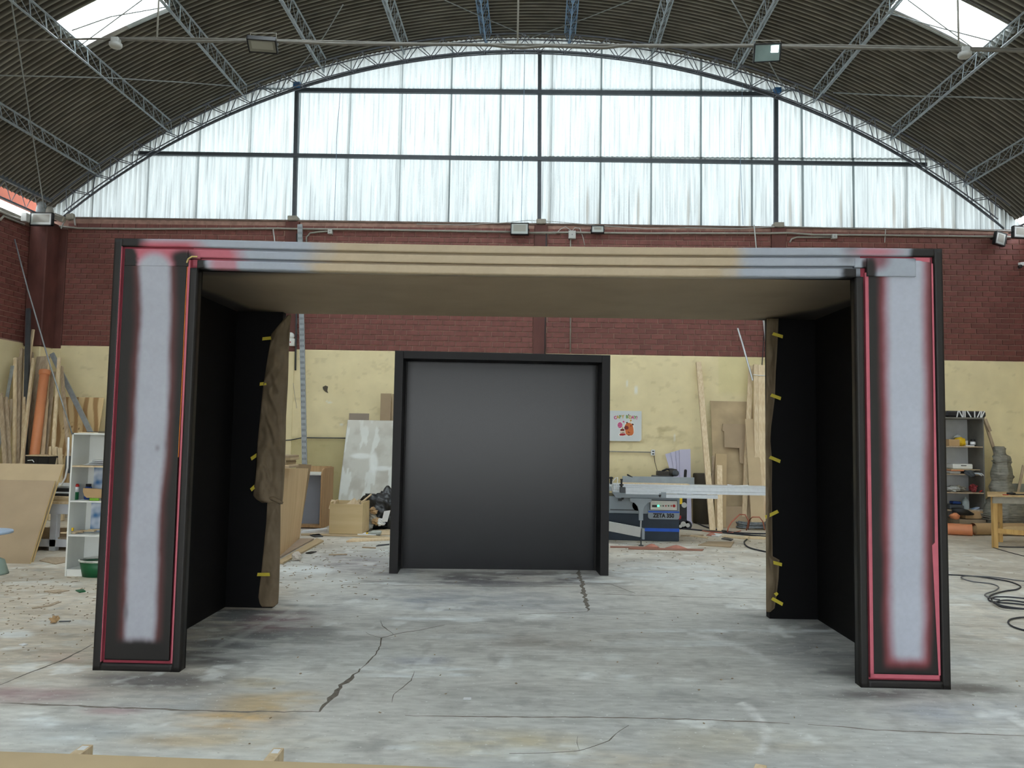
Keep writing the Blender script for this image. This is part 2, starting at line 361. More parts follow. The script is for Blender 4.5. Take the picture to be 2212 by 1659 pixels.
ribbon('crack', [(0, 1480), (60, 1455), (100, 1440), (140, 1424), (185, 1400), (200, 1392)], .016, m_crack)
ribbon('crack', [(1270, 1258), (1320, 1262), (1372, 1282)], .008, m_crack)

# ---- back wall: dark red painted brick over a cream plaster band
m_mortar = M('red_mortar', S(150, 120, 108), .9, .25, 9)
m_brick = M('painted_brick', S(112, 66, 60), .62, .18, 9, rand=.16, bump=.25, bscale=50, spec=.4)
m_plaster = M('cream_plaster', S(222, 209, 168), .85, .06, 1.6, bump=.1, bscale=30)
def zb(x): return 3.392-.0032*x       # plaster/brick line drifts a little along the wall
def zt(x): return 6.115-.0055*x       # top of the wall
mb = MB(); mb.prism([(XL-.3, 0), (XR+.3, 0), (XR+.3, zt(XR)), (XL-.3, zt(XL))], WY+.012, WY+.25)
wall_back = mb.build('wall_back', m_mortar, kind='structure', label='dark red brick back wall with a cream plastered lower half', loc=(0, 0, 0))
def plaster_col(px, py, s, t):
    n = fbm(s*40, t*9, 4); n2 = fbm(s*140+9, t*36+4, 3)
    col = np.tile(np.array([S(226, 213, 172)]), (len(px), 1))
    col = blob(col, sst(.4, .85, n)*.3, S(212, 198, 156)); col = blob(col, sst(.68, .76, n2)*.2, S(166, 152, 110))
    col = blob(col, (px > 620)*(px < 760)*sst(935, 955, py)*.55, S(150, 142, 92))
    col = blob(col, (px > 1310)*(px < 1680)*sst(985, 1060, py)*.5, S(150, 140, 100))
    col = blob(col, (px > 1552)*(px < 1640)*sst(860, 840, py)*.5, S(216, 206, 152))
    col = blob(col, sst(764, 758, py-(px-1100)*.012+n2*8)*.5, S(176, 160, 122))
    for x, y, rx, ry in [(1374, 842, 3, 10), (1354, 828, 2, 7), (1458, 945, 2, 8), (712, 870, 5, 2), (738, 918, 4, 2), (706, 868, 2, 2)]: col = blob(col, ell(px, py, x, y, rx, ry), S(226, 224, 212))
    col = blob(col, ell(px, py, 1420, 935, 60, 18, .8)*sst(.4, .7, n2)*.5, S(168, 152, 110))
    return col
m_plc = M('cream_plaster_paint', S(200, 190, 140), .85, .05, 3, attr='Col', bump=.08, bscale=30)
pl = grid('plaster', (XL-.1, WY-.012, 0), (XR-XL+.2, 0, 0), (0, 0, 3.39), 620, 130, m_plc, plaster_col, wall_back, thick=.03)
for v_ in pl.data.vertices:            # drift of the top edge
    if v_.co.z > .5: v_.co.z += (-.0032*v_.co.x)*v_.co.z/3.39
hole = MB(); hole.prism([(-.06, .05), (0, .08), (.05, .06), (.04, -.03), (.06, -.08), (.0, -.05), (-.05, 0)], 0, .006, (at(703, 841, Y=WY-.021), (1, 0, 0), (0, 0, 1), (0, 1, 0)))
hole.build('plaster_hole', M('bare_hole', S(88, 82, 70), .95), wall_back)
COLS = [(-10.28, .42, .02), (-5.21, .30, .035), (.05, .27, .035), (4.98, .30, .035)]
BL, BH, PX, PZ = .243, .096, .2546, .1098
def brick_mesh(L_, H_):
    me = bpy.data.meshes.new('brick'); c = .004; d = .016
    vs = [(-L_/2, 0, -H_/2), (L_/2, 0, -H_/2), (L_/2, 0, H_/2), (-L_/2, 0, H_/2), (-L_/2+c, -d, -H_/2+c), (L_/2-c, -d, -H_/2+c), (L_/2-c, -d, H_/2-c), (-L_/2+c, -d, H_/2-c)]
    me.from_pydata(vs, [], [(4, 5, 6, 7), (0, 1, 5, 4), (1, 2, 6, 5), (2, 3, 7, 6), (3, 0, 4, 7)]); me.materials.append(m_brick); return me
bmesh_full = brick_mesh(BL, BH)
def brick_obj(parent, p, rz, sx=1.0):
    o = bpy.data.objects.new('brick', bmesh_full); C.objects.link(o); o.parent = parent; o.location = Vector(p)-Vector(WLOC.get(parent.name, (0, 0, 0)))
    o.rotation_euler = (rnd.uniform(-.012, .012), rnd.uniform(-.006, .006), rz); o.scale = (sx, 1, 1)
    return o
mb = MB(); single = 0
rows = int((6.13-3.39)/PZ)
for r in range(rows+1):
    x = XL+(.5 if r % 2 else 0)*PX+rnd.uniform(-.02, .02)
    while x < XR:
        z = zb(x)+.06+r*PZ; wd = 1.0
        if z+BH/2 > zt(x)-.005: x += PX; continue
        hit = [(cx_, cw) for cx_, cw, _ in COLS if abs(x-cx_) < cw/2+BL/2]
        if hit:                                # closer brick cut against the column
            cx_, cw = hit[0]; y = WY+.012
            for a_, b_ in ((x-BL/2, min(x+BL/2, cx_-cw/2-.008)), (max(x-BL/2, cx_+cw/2+.008), x+BL/2)):
                if b_-a_ > .03:
                    H_ = BH/2; c = .004; d = .016
                    mb.add([(a_, y, z-H_), (b_, y, z-H_), (b_, y, z+H_), (a_, y, z+H_), (a_+c, y-d, z-H_+c), (b_-c, y-d, z-H_+c), (b_-c, y-d, z+H_-c), (a_+c, y-d, z+H_-c)],
                           [(4, 5, 6, 7), (0, 1, 5, 4), (1, 2, 6, 5), (2, 3, 7, 6), (3, 0, 4, 7)])
            x += PX; continue
        px, py = proj(np.array([[x, WY, z]])); px, py = px[0], py[0]
        vis = (120 < px < 244 or 2054 < px < 2212) and 478 < py < 775 or (1180 < px < 1480 and 700 < py < 770)
        y = WY+.012+rnd.uniform(-.002, .003)
        if vis and single < 300:
            brick_obj(wall_back, (x, y, z), 0); single += 1
        else:
            L_, H_ = BL/2, BH/2; c = .004; d = .016+rnd.uniform(-.002, .002)
            mb.add([(x-L_, y, z-H_), (x+L_, y, z-H_), (x+L_, y, z+H_), (x-L_, y, z+H_), (x-L_+c, y-d, z-H_+c), (x+L_-c, y-d, z-H_+c), (x+L_-c, y-d, z+H_-c), (x-L_+c, y-d, z+H_-c)],
                   [(4, 5, 6, 7), (0, 1, 5, 4), (1, 2, 6, 5), (2, 3, 7, 6), (3, 0, 4, 7)])
        x += PX
bo = mb.build('brick_courses', m_brick, wall_back, kind='stuff', fix=False)
m_col = M('red_concrete', S(92, 56, 51), .7, .25, 5, bump=.35, bscale=18, stretch=(1, 1, .4))
m_cap = M('grey_concrete', S(150, 146, 136), .9, .15, 8)
for i, (x, wd, pr_) in enumerate(COLS):
    c = MB(); c.box((x-wd/2, WY-pr_, 3.36), (x+wd/2, WY+.05, zt(x)-(.01 if i else .25))); c.build('column', m_col, wall_back, bevel=.008)
    c = MB(); c.box((x-wd/2+.01, WY-pr_-.0, 0), (x+wd/2-.01, WY+.02, 3.36)); c.build('column_foot', m_plaster, wall_back, bevel=.006)
    if i:
        c = MB(); c.box((x-.1, WY-.08, zt(x)), (x+.1, WY+.2, zt(x)+.10)); c.build('post_footing', m_cap, wall_back, bevel=.01)
c = MB(); c.prism([(XL, zt(XL)-.01), (XR, zt(XR)-.01), (XR, zt(XR)+.025), (XL, zt(XL)+.025)], WY-.01, WY+.26); c.build('wall_coping', M('dusty_cement', S(108, 92, 84), .9, .3, 4), wall_back)

# ---- side walls
def side_wall(name, X, s_):
    mb = MB(); mb.box((min(X, X+.22*s_), YF, 0), (max(X, X+.22*s_), WY+.2, 5.93)); wl = mb.build(name, m_mortar, kind='structure', loc=(0, 0, 0), label='brick side wall on the %s with a cream plastered lower half' % ('shelf side' if s_ > 0 else 'timber side'))
    c = MB(); c.box((min(X-.012*s_, X+.02*s_), YF, 0), (max(X-.012*s_, X+.02*s_), WY, 3.42)); c.build('plaster', m_plaster, wl)
    c = MB(); c.box((min(X-.03*s_, X+.25*s_), YF, 5.92), (max(X-.03*s_, X+.25*s_), WY, 6.0)); c.build('wall_coping', m_cap, wl)
    return wl
wall_left = side_wall('wall_left', XL, -1); wall_right = side_wall('wall_right', XR, 1)
mb = MB()
for r in range(22):
    y = WY-.42-(.5 if r % 2 else 0)*PX; z = 3.5+r*PZ
    while y > YF:
        if y > 14.2: brick_obj(wall_left, (XL+.0, y, z), math.pi/2)
        elif y > 6:
            x = XL; L_, H_ = BL/2, BH/2
            mb.add([(x, y-L_, z-H_), (x, y+L_, z-H_), (x, y+L_, z+H_), (x, y-L_, z+H_), (x+.016, y-L_+.004, z-H_+.004), (x+.016, y+L_-.004, z-H_+.004), (x+.016, y+L_-.004, z+H_-.004), (x+.016, y-L_+.004, z+H_-.004)],
                   [(4, 5, 6, 7), (0, 1, 5, 4), (1, 2, 6, 5), (2, 3, 7, 6), (3, 0, 4, 7)])
        y -= PX
mb.build('brick_courses', m_brick, wall_left, kind='stuff', fix=False)
mb = MB()
for r in range(22):
    y = WY-.2-(.5 if r % 2 else 0)*PX; z = 3.5+r*PZ
    while y > 10:
        x = XR; L_, H_ = BL/2, BH/2
        mb.add([(x, y-L_, z-H_), (x, y+L_, z-H_), (x, y+L_, z+H_), (x, y-L_, z+H_), (x-.016, y-L_+.004, z-H_+.004), (x-.016, y+L_-.004, z-H_+.004), (x-.016, y+L_-.004, z+H_-.004), (x-.016, y-L_+.004, z+H_-.004)],
               [(7, 6, 5, 4), (4, 5, 1, 0), (5, 6, 2, 1), (6, 7, 3, 2), (7, 4, 0, 3)])
        y -= PX
mb.build('brick_courses', m_brick, wall_right, kind='stuff', fix=False)
c = MB(); c.box((-10.6, 15.45, 3.36), (-10.22, WY+.02, 6.0)); c.build('column', m_col, wall_left, bevel=.02)
c = MB(); c.box((-10.60, 15.47, 0), (-10.24, WY+.02, 3.36)); c.build('column_foot', m_plaster, wall_left, bevel=.02)

# ---- gable of corrugated translucent sheets
m_gable = Mtrans('milky_sheet', (.245, .267, .273), .10)
window = root('window_1', 'arched gable glazed with milky corrugated plastic sheets', None, (0, 0, 0)); window['kind'] = 'structure'; del window['label']; window['label'] = 'arched gable glazed with milky corrugated plastic sheets'
SX = [at(p, 300, Y=WY).x for p in (97, 200, 318, 425, 535, 640, 750, 862, 970, 1078, 1190, 1297, 1407, 1515, 1625, 1735, 1845, 1960, 2065, 2172, 2280)]
SX[0] = -10.75; SX[-1] = 10.4
def roofz(x): 
    t = (AR-.03)**2-(x-AXC)**2
    return AZC+math.sqrt(max(t, 0.01))
TIERS = [(5.98, 7.62), (7.58, 9.10), (9.05, 10.6)]
def gable_sheet(x0, x1, z0, z1, yb, seed, parent, mat, wet):
    NX = 120; NZ = 14; xs = np.linspace(x0-.0, x1+.035, NX+1)
    ph = (xs-x0)/.104*2*np.pi; yy = yb+.017*np.cos(ph)
    top = np.array([min(z1, roofz(x)) for x in xs]); 
    if top.max() <= z0+.02: return
    top = np.maximum(top, z0+.005)
    t = np.linspace(0, 1, NZ+1)
    X = np.tile(xs, (NZ+1, 1)); Z = z0+(top-z0)[None, :]*t[:, None]; Y = np.tile(yy, (NZ+1, 1))
    P = np.stack([X.ravel(), Y.ravel(), Z.ravel()], -1)
    n = fbm(X.ravel()*14+seed*3, Z.ravel()*1.2+seed, 4); n2 = fbm(X.ravel()*30+seed*3, Z.ravel()*.8+seed*2, 3)
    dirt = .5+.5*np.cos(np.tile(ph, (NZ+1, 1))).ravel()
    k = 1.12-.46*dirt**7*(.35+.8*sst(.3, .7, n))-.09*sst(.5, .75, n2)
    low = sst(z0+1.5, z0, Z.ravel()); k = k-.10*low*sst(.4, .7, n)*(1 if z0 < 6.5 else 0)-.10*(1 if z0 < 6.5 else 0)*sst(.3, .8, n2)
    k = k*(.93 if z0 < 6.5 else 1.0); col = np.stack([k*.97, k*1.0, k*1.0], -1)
    e = np.minimum(np.abs(P[:, 0]-(x1-.02))/.05, 1); seam = (1-e)
    col = blob(col, seam*.30, (.56, .58, .54))
    if wet: col = blob(col, seam*sst(z0+1.3, z0+.1, P[:, 2]+n*.5)*.75*wet, (.34, .26, .18)); col = blob(col, ell(P[:, 0], P[:, 2], x1-.25, z0+.5, .03, .45, .6)*wet*.7, (.4, .33, .26))
    if z0 > 7: col = blob(col, sst(z0+.16, z0+.02, P[:, 2]+(n-.5)*.35)*.2, (.5, .5, .48))
    me = bpy.data.meshes.new('corrugated_sheet'); idx = np.arange((NX+1)*(NZ+1)).reshape(NZ+1, NX+1)
    q = np.stack([idx[:-1, :-1], idx[:-1, 1:], idx[1:, 1:], idx[1:, :-1]], -1).reshape(-1, 4)
    me.vertices.add(len(P)); me.vertices.foreach_set('co', P.ravel().astype(np.float32)); me.loops.add(q.size); me.loops.foreach_set('vertex_index', q.ravel().astype(np.int32)); me.polygons.add(len(q))
    me.polygons.foreach_set('loop_start', np.arange(0, q.size, 4, dtype=np.int32)); me.polygons.foreach_set('use_smooth', [True]*len(q)); me.update(calc_edges=True)
    ca = me.color_attributes.new('Col', 'FLOAT_COLOR', 'POINT'); ca.data.foreach_set('color', np.hstack([col, np.ones((len(col), 1))]).ravel().astype(np.float32))
    me.materials.append(mat); o = bpy.data.objects.new('corrugated_sheet', me); C.objects.link(o); o.parent = parent
for j, (z0, z1) in enumerate(TIERS):
    for i in range(len(SX)-1):
        gable_sheet(SX[i], SX[i+1], z0-(0 if j else .0), z1, WY+.10+.03*(j % 2)+.006*(i % 2), i*7+j*13, window, m_gable, {0: (.25 if i < 9 else .8)}.get(j, .15 if j == 2 else .35))
# frame bars of the gable
m_steel = M('grey_steel', S(72, 78, 84), .5, .1, 8, metal=.2)
m_bluecap = M('blue_paint', S(60, 110, 160), .5)
fr = lambda n_, a, b, w1, h1, mat=m_steel: MB().bar(a, b, w1, h1, side=(0, 1, 0)).build(n_, mat, window)
Yb = WY+.02
for px_t, py_t, px_b, py_b in [(642, 185, 636, 470), (1166, 112, 1165, 476), (1676, 195, 1676, 484)]:
    fr('gable_post', at(px_b, py_b, Y=Yb), at(px_t, py_t, Y=Yb), .08, .08)
fr('gable_rail', at(642, 195, Y=Yb-.02), at(1676, 204, Y=Yb-.02), .07, .085)
fr('gable_rail', at(300, 331, Y=Yb-.02), at(2001, 356, Y=Yb-.02), .07, .075)
for p in ((642, 184), (1679, 196)):
    q = at(*p, Y=Yb-.06); MB().box(q-Vector((.07, .06, .06)), q+Vector((.07, .06, .05))).build('corner_plate', m_bluecap, window)

# ---- vaulted roof
ceiling = root('ceiling', 'dark corrugated vaulted roof', None, (0, 0, 0)); ceiling['kind'] = 'structure'
m_roof = M('weathered_lit_ridge_sheet', S(98, 93, 84), .85, .22, 2.2, rand=.10, stretch=(1, 2.5, 1), detail=7, spec=.2, bump=.1, bscale=60, attr='Col')
m_sky = Mtrans('clear_roof_sheet', (.84, .88, .88), .08, stain=False)
DA = .1157; A0 = .004; SHW = .92; PER = SHW/8
def roof_sheet_mesh(name, mat, da=DA, r0=AR+.015, r1=AR-.012):
    NY = 8*8; NA = 6; me = bpy.data.meshes.new(name); vs = []
    for j in range(NA+1):
        a = -.006+(da+.010)*j/NA
        for i in range(NY+1):
            y = (SHW+.06)*i/NY; rr = r0+(r1-r0)*j/NA+.026*math.cos(2*math.pi*y/PER)
            vs.append((rr*math.sin(a), y, rr*math.cos(a)-AR))
    fs = [(j*(NY+1)+i, j*(NY+1)+i+1, (j+1)*(NY+1)+i+1, (j+1)*(NY+1)+i) for j in range(NA) for i in range(NY)]
    me.from_pydata(vs, [], fs); me.materials.append(mat); me.polygons.foreach_set('use_smooth', [True]*len(fs))
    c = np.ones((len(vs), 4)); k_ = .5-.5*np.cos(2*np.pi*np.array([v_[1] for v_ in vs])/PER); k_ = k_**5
    c[:, :3] = np.array([S(76, 72, 66)])*(1-k_[:, None])+np.array([S(144, 142, 131)])*k_[:, None]  # ridges lighter, troughs darker: light caught by the ridges painted into the colour
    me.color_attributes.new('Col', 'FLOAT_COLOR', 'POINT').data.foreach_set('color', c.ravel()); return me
def lit(me):
    ca = me.color_attributes.get('Col') or me.color_attributes.new('Col', 'FLOAT_COLOR', 'POINT'); n = len(me.vertices); c = np.ones((n, 4)); ca.data.foreach_set('color', c.ravel()); return me
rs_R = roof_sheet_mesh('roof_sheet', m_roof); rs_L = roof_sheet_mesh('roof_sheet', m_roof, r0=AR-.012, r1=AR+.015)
sk_R = lit(roof_sheet_mesh('seen_or_added_roof_light', m_sky)); NROW = 33; Y1 = 16.35
far = []
for k in range(NROW):
    y = Y1-SHW*(k+1)
    for i in range(-6, 5):
        a = A0+(i+.5)*DA
        sky_ = (i in (-5, 3) and k in (4, 8, 10, 12, 14, 16, 18, 20, 22, 25, 28)) or (i in (-2, 0) and k in (3, 5, 7)) or (i in (-3, 2) and k in (5, 7)) or (i in (-3, -1, 1) and k in (4, 6, 8, 10, 12, 14, 16, 18, 20, 22, 25, 28))  # one outer pair is real; other roof lights are unseen, added for brightness
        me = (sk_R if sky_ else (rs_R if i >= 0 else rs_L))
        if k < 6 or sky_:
            o = bpy.data.objects.new('seen_or_added_roof_light' if sky_ else 'roof_sheet', me); C.objects.link(o); o.parent = ceiling
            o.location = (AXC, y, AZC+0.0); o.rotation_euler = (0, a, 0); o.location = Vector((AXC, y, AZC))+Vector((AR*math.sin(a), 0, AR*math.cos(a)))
        else: far.append((me, a, y))
vs, fs = [], []
for me, a, y in far:
    n0 = len(vs); ca_, sa_ = math.cos(a), math.sin(a)
    co = np.empty(len(me.vertices)*3, np.float32); me.vertices.foreach_get('co', co); co = co.reshape(-1, 3)
    X = co[:, 0]*ca_+co[:, 2]*sa_+AXC+AR*sa_; Z = -co[:, 0]*sa_+co[:, 2]*ca_+AZC+AR*ca_
    vs.append(np.stack([X, co[:, 1]+y, Z], -1))
tmpl = [tuple(p.vertices) for p in rs_R.polygons]; nvt = len(rs_R.vertices); allf = np.array(tmpl)
V = np.vstack(vs); Q = np.vstack([allf+nvt*i for i in range(len(vs))])
me = bpy.data.meshes.new('roof_sheets'); me.vertices.add(len(V)); me.vertices.foreach_set('co', V.ravel().astype(np.float32)); me.loops.add(Q.size); me.loops.foreach_set('vertex_index', Q.ravel().astype(np.int32))
me.polygons.add(len(Q)); me.polygons.foreach_set('loop_start', np.arange(0, Q.size, 4, dtype=np.int32)); me.update(calc_edges=True); me.materials.append(m_roof)
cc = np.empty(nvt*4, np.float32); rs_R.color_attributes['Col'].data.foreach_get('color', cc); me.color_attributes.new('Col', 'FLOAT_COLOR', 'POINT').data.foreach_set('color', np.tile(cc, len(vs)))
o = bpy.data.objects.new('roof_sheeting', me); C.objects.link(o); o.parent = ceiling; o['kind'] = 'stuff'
# eaves: half bays down to the wall plates
def eave(a0, a1):
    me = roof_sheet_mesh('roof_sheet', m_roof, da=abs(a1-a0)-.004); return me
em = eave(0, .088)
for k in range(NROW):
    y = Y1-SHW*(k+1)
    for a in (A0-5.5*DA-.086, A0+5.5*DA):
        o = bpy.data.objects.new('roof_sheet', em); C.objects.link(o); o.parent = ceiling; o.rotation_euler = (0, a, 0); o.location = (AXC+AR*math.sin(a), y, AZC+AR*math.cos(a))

# ---- purlins: blue-grey lattice beams running the length of the hall
m_truss = M('blue_grey_paint', S(152, 162, 168), .5, .15, 9, metal=.1)
m_truss2 = M('blue_paint_truss', S(108, 136, 164), .5, .15, 9, metal=.1)
LY = WY-.25-YF
def truss_meshes(mt):
    out = []
    for nm, pts, r in (('top_chord', [(-.11, -.06)], .013), ('top_chord', [(.11, -.06)], .013), ('bottom_chord', [(0, -.33)], .014)):
        b = MB(); x, z = pts[0]; b.bar((x, 0, z), (x, LY, z), r*2, r*2); out.append((nm, b))
    b = MB(); st = .38; n = int(LY/st)
    for i in range(n):
        y = LY-i*st; 
        if y-st < 0: break
        for s_ in (-1, 1):
            b.bar((s_*.11, y, -.06), (0, y, -.33), .012, .012); b.bar((s_*.11, y-st, -.06), (0, y, -.33), .009, .009)
        if i % 2 == 0: b.bar((-.11, y, -.06), (.11, y-st, -.06), .009, .009)
    out.append(('lacing', b)); res = []
    for nm, b in out:
        me = bpy.data.meshes.new(nm); me.from_pydata(b.v, [], b.f); me.materials.append(mt); res.append((nm, me))
    return res
TM = truss_meshes(m_truss); TM2 = truss_meshes(m_truss2)
words = ['lowest purlin on the timber side', 'second purlin up on the timber side', 'third purlin up on the timber side', 'fourth purlin up on the timber side', 'fifth purlin up on the timber side', 'purlin just left of the roof crown',
         'purlin just right of the roof crown', 'fifth purlin up on the shelf side', 'fourth purlin up on the shelf side', 'third purlin up on the shelf side', 'second purlin up on the shelf side', 'lowest purlin on the shelf side']
for k, i in enumerate(range(-6, 6)):
    a = A0+(i+.5)*DA
    if k in (0, 11): a = A0+(i+.5)*DA
    a = A0 + (i+.5)*DA
    o = thing('purlin', 'grey blue lattice purlin under the roof, '+words[k], 'roof truss', (AXC+(AR-.03)*math.sin(a), YF, AZC+(AR-.03)*math.cos(a)), group='lattice purlins under the roof')
    o.rotation_euler = (0, a, 0)
    for nm, me in (TM2 if k in (5, 6) else TM):
        c = bpy.data.objects.new(nm, me); C.objects.link(c); c.parent = o
        if nm == 'lacing': c['kind'] = 'stuff'
# ---- arch trusses
def arch(Y, name, label, full=True):
    o = root(name, label, 'roof truss', (AXC, Y, 6.2))
    aa = [(-.70+1.40*i/72) for i in range(73)]
    for nm, r, dy, rad in (('top_chord', AR-.26, -.13, .014), ('top_chord', AR-.26, .13, .014), ('bottom_chord', AR-.59, -.07, .013), ('bottom_chord', AR-.59, .07, .013)):
        MB().tube([vault(a, r, Y+dy) for a in aa], rad, 6).build(nm, m_arch, o)
    b = MB(); n = 74
    for i in range(n):
        a = -.695+1.39*i/n
        if i % 2: continue
        a3 = -.695+1.39*(i+2)/n; a2 = -.695+1.39*(i+1)/n
        for s_ in (-1, 1):
            b.tube([vault(a2, AR-.26, Y+.13*s_), vault(a, AR-.59, Y+.07*s_)], .009, 5, cap=False); b.tube([vault(a2, AR-.26, Y+.13*s_), vault(a3, AR-.59, Y+.07*s_)], .009, 5, cap=False)
        b.tube([vault(a, AR-.59, Y-.07), vault(a, AR-.59, Y+.07)], .008, 5, cap=False)
        b.tube([vault(a2, AR-.26, Y-.13), vault(a2, AR-.26, Y+.13)], .008, 5, cap=False)
    b.build('lacing', m_arch, o, kind='stuff')
    return o
m_arch = M('arch_steel', S(96, 100, 110), .5, .2, 9, metal=.1)
arch(WY-.38, 'arch_truss', 'curved lattice arch in front of the bright gable')
arch(3.4, 'arch_truss', 'curved lattice arch overhead nearer the street end')
MB().tube([vault(-.722+1.444*i/60, AR-.40, WY-.02) for i in range(61)], .022, 6).build('gable_rim', m_steel, window)
# eave girders above the side walls
for sx, X, nm in ((-1, -10.42, 'timber'), (1, 9.80, 'shelf')):
    o = root('eave_girder', 'lattice girder along the open strip above the %s side wall' % nm, 'roof truss', (X, 5, 6.0))
    MB().bar((X, YF, 6.52), (X, WY-.1, 6.52), .07, .09).build('top_chord', m_steel, o); MB().bar((X, YF, 6.12), (X, WY-.1, 6.12), .035, .035).build('bottom_chord', m_arch, o)
    b = MB(); y = WY-.2
    while y > YF+.5:
        b.tube([(X, y, 6.5), (X, y-.22, 6.12), (X, y-.44, 6.5)], .008, 5, cap=False); y -= .44
    b.build('lacing', m_arch, o, kind='stuff')
# an orange fascia outside, seen through the open strip
za, zb_ = at(0, 399, X=-11.15).z, at(0, 424, X=-11.15).z
MB().box((-11.3, 2, zb_), (-11.15, 18.5, za)).build('trim_1', M('orange_fascia', S(128, 70, 54), .9, .1, 6), kind='structure', label='orange fascia strip outside the open band above the side wall')

# unseen street end: wall with a doorway added for light under a glazed gable
c = MB(); c.prism([(XL-.3, 0), (-7.5, 0), (-7.5, 4.6), (7.5, 4.6), (7.5, 0), (XR+.3, 0), (XR+.3, 6.05), (XL-.3, 6.05)], YF-.25, YF)
c.build('wall_front', M('front_wall_paint', S(150, 140, 112), .9), kind='structure', label='unseen street end wall with a wide doorway added for light, behind the photographer')
w2 = root('window_2', 'glazed gable at the street end', None, (0, 0, 0)); w2['kind'] = 'structure'
gable2 = MB(); n = 40
pts = [(XL+(XR-XL)*i/n, roofz(XL+(XR-XL)*i/n)) for i in range(n+1)]
b = MB(); vs = [(x, YF-.1, 6.0) for x, z in pts]+[(x, YF-.1, max(z, 6.01)) for x, z in pts]
b.add(vs, [(i, i+1, n+2+i, n+1+i) for i in range(n)]); o = b.build('corrugated_sheet', m_gable, w2, fix=False)
lit(o.data)

# ================================================================ THE BIG PORTAL (spray-painted frame under construction)
m_spray = M('sprayed_board', S(60, 60, 62), .48, .04, 3, attr='Col', spec=.35, bump=.03, bscale=80)
m_black = M('black_primer', S(27, 25, 25), .5, .06, 5, spec=.3)
m_blackin = M('black_inner_paint', S(13, 13, 15), .6, .06, 4, spec=.18)
m_pinkgroove = M('pink_groove', S(150, 58, 74), .6, .12, 12, stretch=(1, 1, .3))
m_pinkhot = M('pink_primer', S(180, 92, 106), .55, .07, 12)
m_mdf = M('raw_mdf', S(178, 160, 132), .8, .05, 4)
DK = S(25, 23, 23); WH = S(156, 159, 169); SIL = S(150, 157, 168); PK = S(174, 88, 102); TAN = S(172, 156, 131)
PC = Vector((-.10, 5.47, 0)); PRZ = .0145
portal = root('portal_frame', 'large dark portal frame with pink grooves, pale sprayed pillars and a bare brown header', 'stage set', PC, PRZ, world=False)
XO, XI, DF = 2.985, 2.372, .088          # outer and inner half widths, depth of the front frame
ZT, ZI = 3.078, 2.868                    # top and clear height
YB = 2.10                                # back of the passage
def dark_col(px, py, s, t):
    n = fbm(px*.02, py*.006, 3); return np.tile(np.array([DK]), (len(px), 1))*(.9+.25*n)[:, None]
def hdr_col(band):
    def f(px, py, s, t):
        n = fbm(px*.018+band*9, py*.03+band*5, 4); w_ = (n-.5)*60
        col = np.tile(np.array([TAN]), (len(px), 1)); col = blob(col, sst(.5, .8, n)*.25, S(160, 144, 118))
        col = blob(col, sst(740-20*band, 650-8*band, px+w_), SIL); col = blob(col, sst(1575-8*band, 1640-15*band, px+w_), SIL)
        if band == 0:
            col = blob(col, sst(470, 400, px+w_*1.2)*sst(-.3, .9, 1-t), PK); col = blob(col, sst(330, 295, px+w_*.5), DK)
            col = blob(col, ell(px, py, 1890, 544, 46, 9, .8)*.75, PK); col = blob(col, ell(px, py, 1838, 537, 16, 10, .9)*.5, S(90, 88, 92)); col = blob(col, sst(1958, 1975, px+w_*.3), DK)
        if band == 1:
            col = blob(col, sst(545, 500, px+w_*.8)*.95, PK); col = blob(col, ell(px, py, 440, 560, 55, 12, .6)*.0, DK)
            col = blob(col, ell(px, py, 398, 556, 26, 16, .6), DK)
            col = blob(col, ell(px, py, 333, 585, 38, 38, .3), WH); col = blob(col, sst(300, 288, px+w_*.4), DK)
            col = blob(col, (px < 410)*sst(364, 384, px+w_*.3)*sst(540, 556, py), DK)
            col = blob(col, ell(px, py, 1832, 558, 17, 12, .9)*.65, S(100, 96, 100)); col = blob(col, sst(1858, 1866, px)*sst(1900, 1886, px)*sst(556, 568, py), DK)
            col = blob(col, ell(px, py, 1895, 560, 24, 22, .6)*.9, S(120, 70, 80)); col = blob(col, ell(px, py, 1880, 575, 12, 22, .6), DK)
            col = blob(col, sst(1925, 1950, px)*(py < 600), SIL); col = blob(col, ell(px, py, 1998, 550, 36, 14, .5), DK); col = blob(col, ell(px, py, 2000, 580, 8, 30, .6)*.5, PK)
        if band == 2:
            col = blob(col, sst(520, 500, px+w_)*sst(440, 470, px)*.9*sst(1.1, .2, t*0+.5), PK); col = blob(col, sst(458, 444, px+w_*.4), DK)
            col = blob(col, sst(1812, 1832, px+w_*.5), DK)
        return np.clip(col*(.96+.08*fbm(px*.2, py*.2, 2))[:, None], 0, 1)
    return f
# outer band: legs and top
for s_ in (-1, 1):
    xa, xb = sorted((s_*XO, s_*(XO-.055)))
    b = grid('outer_band', (xa, 0, 0), (xb-xa, 0, 0), (0, 0, ZT), 4, 90, m_spray, dark_col, portal, thick=DF)
    xa2, xb2 = sorted((s_*(XI+.051), s_*XI))
    grid('inner_band', (xa2, 0, 0), (xb2-xa2, 0, 0), (0, 0, ZI), 4, 90, m_spray, dark_col, portal, thick=DF)
    # foot rail of the pillar
    grid('bottom_rail', (min(s_*XI, s_*XO)+.05, 0, 0), (XO-XI-.1, 0, 0), (0, 0, .048), 24, 3, m_spray, dark_col, portal, thick=DF)
    # recessed groove lining (pink) behind the panel
    gx0, gx1 = min(s_*XI, s_*XO)+.045, max(s_*XI, s_*XO)-.045
    MB().box((gx0, .032, .04), (gx1, .05, ZT-.05)).build('groove_lining', m_pinkgroove, portal)
    MB().box((gx0, .05, .02), (gx1, DF, ZT-.05)).build('backing_board', m_black, portal)
def sagz(x): return -.018*(1-min(1, (x/2.3)**2))
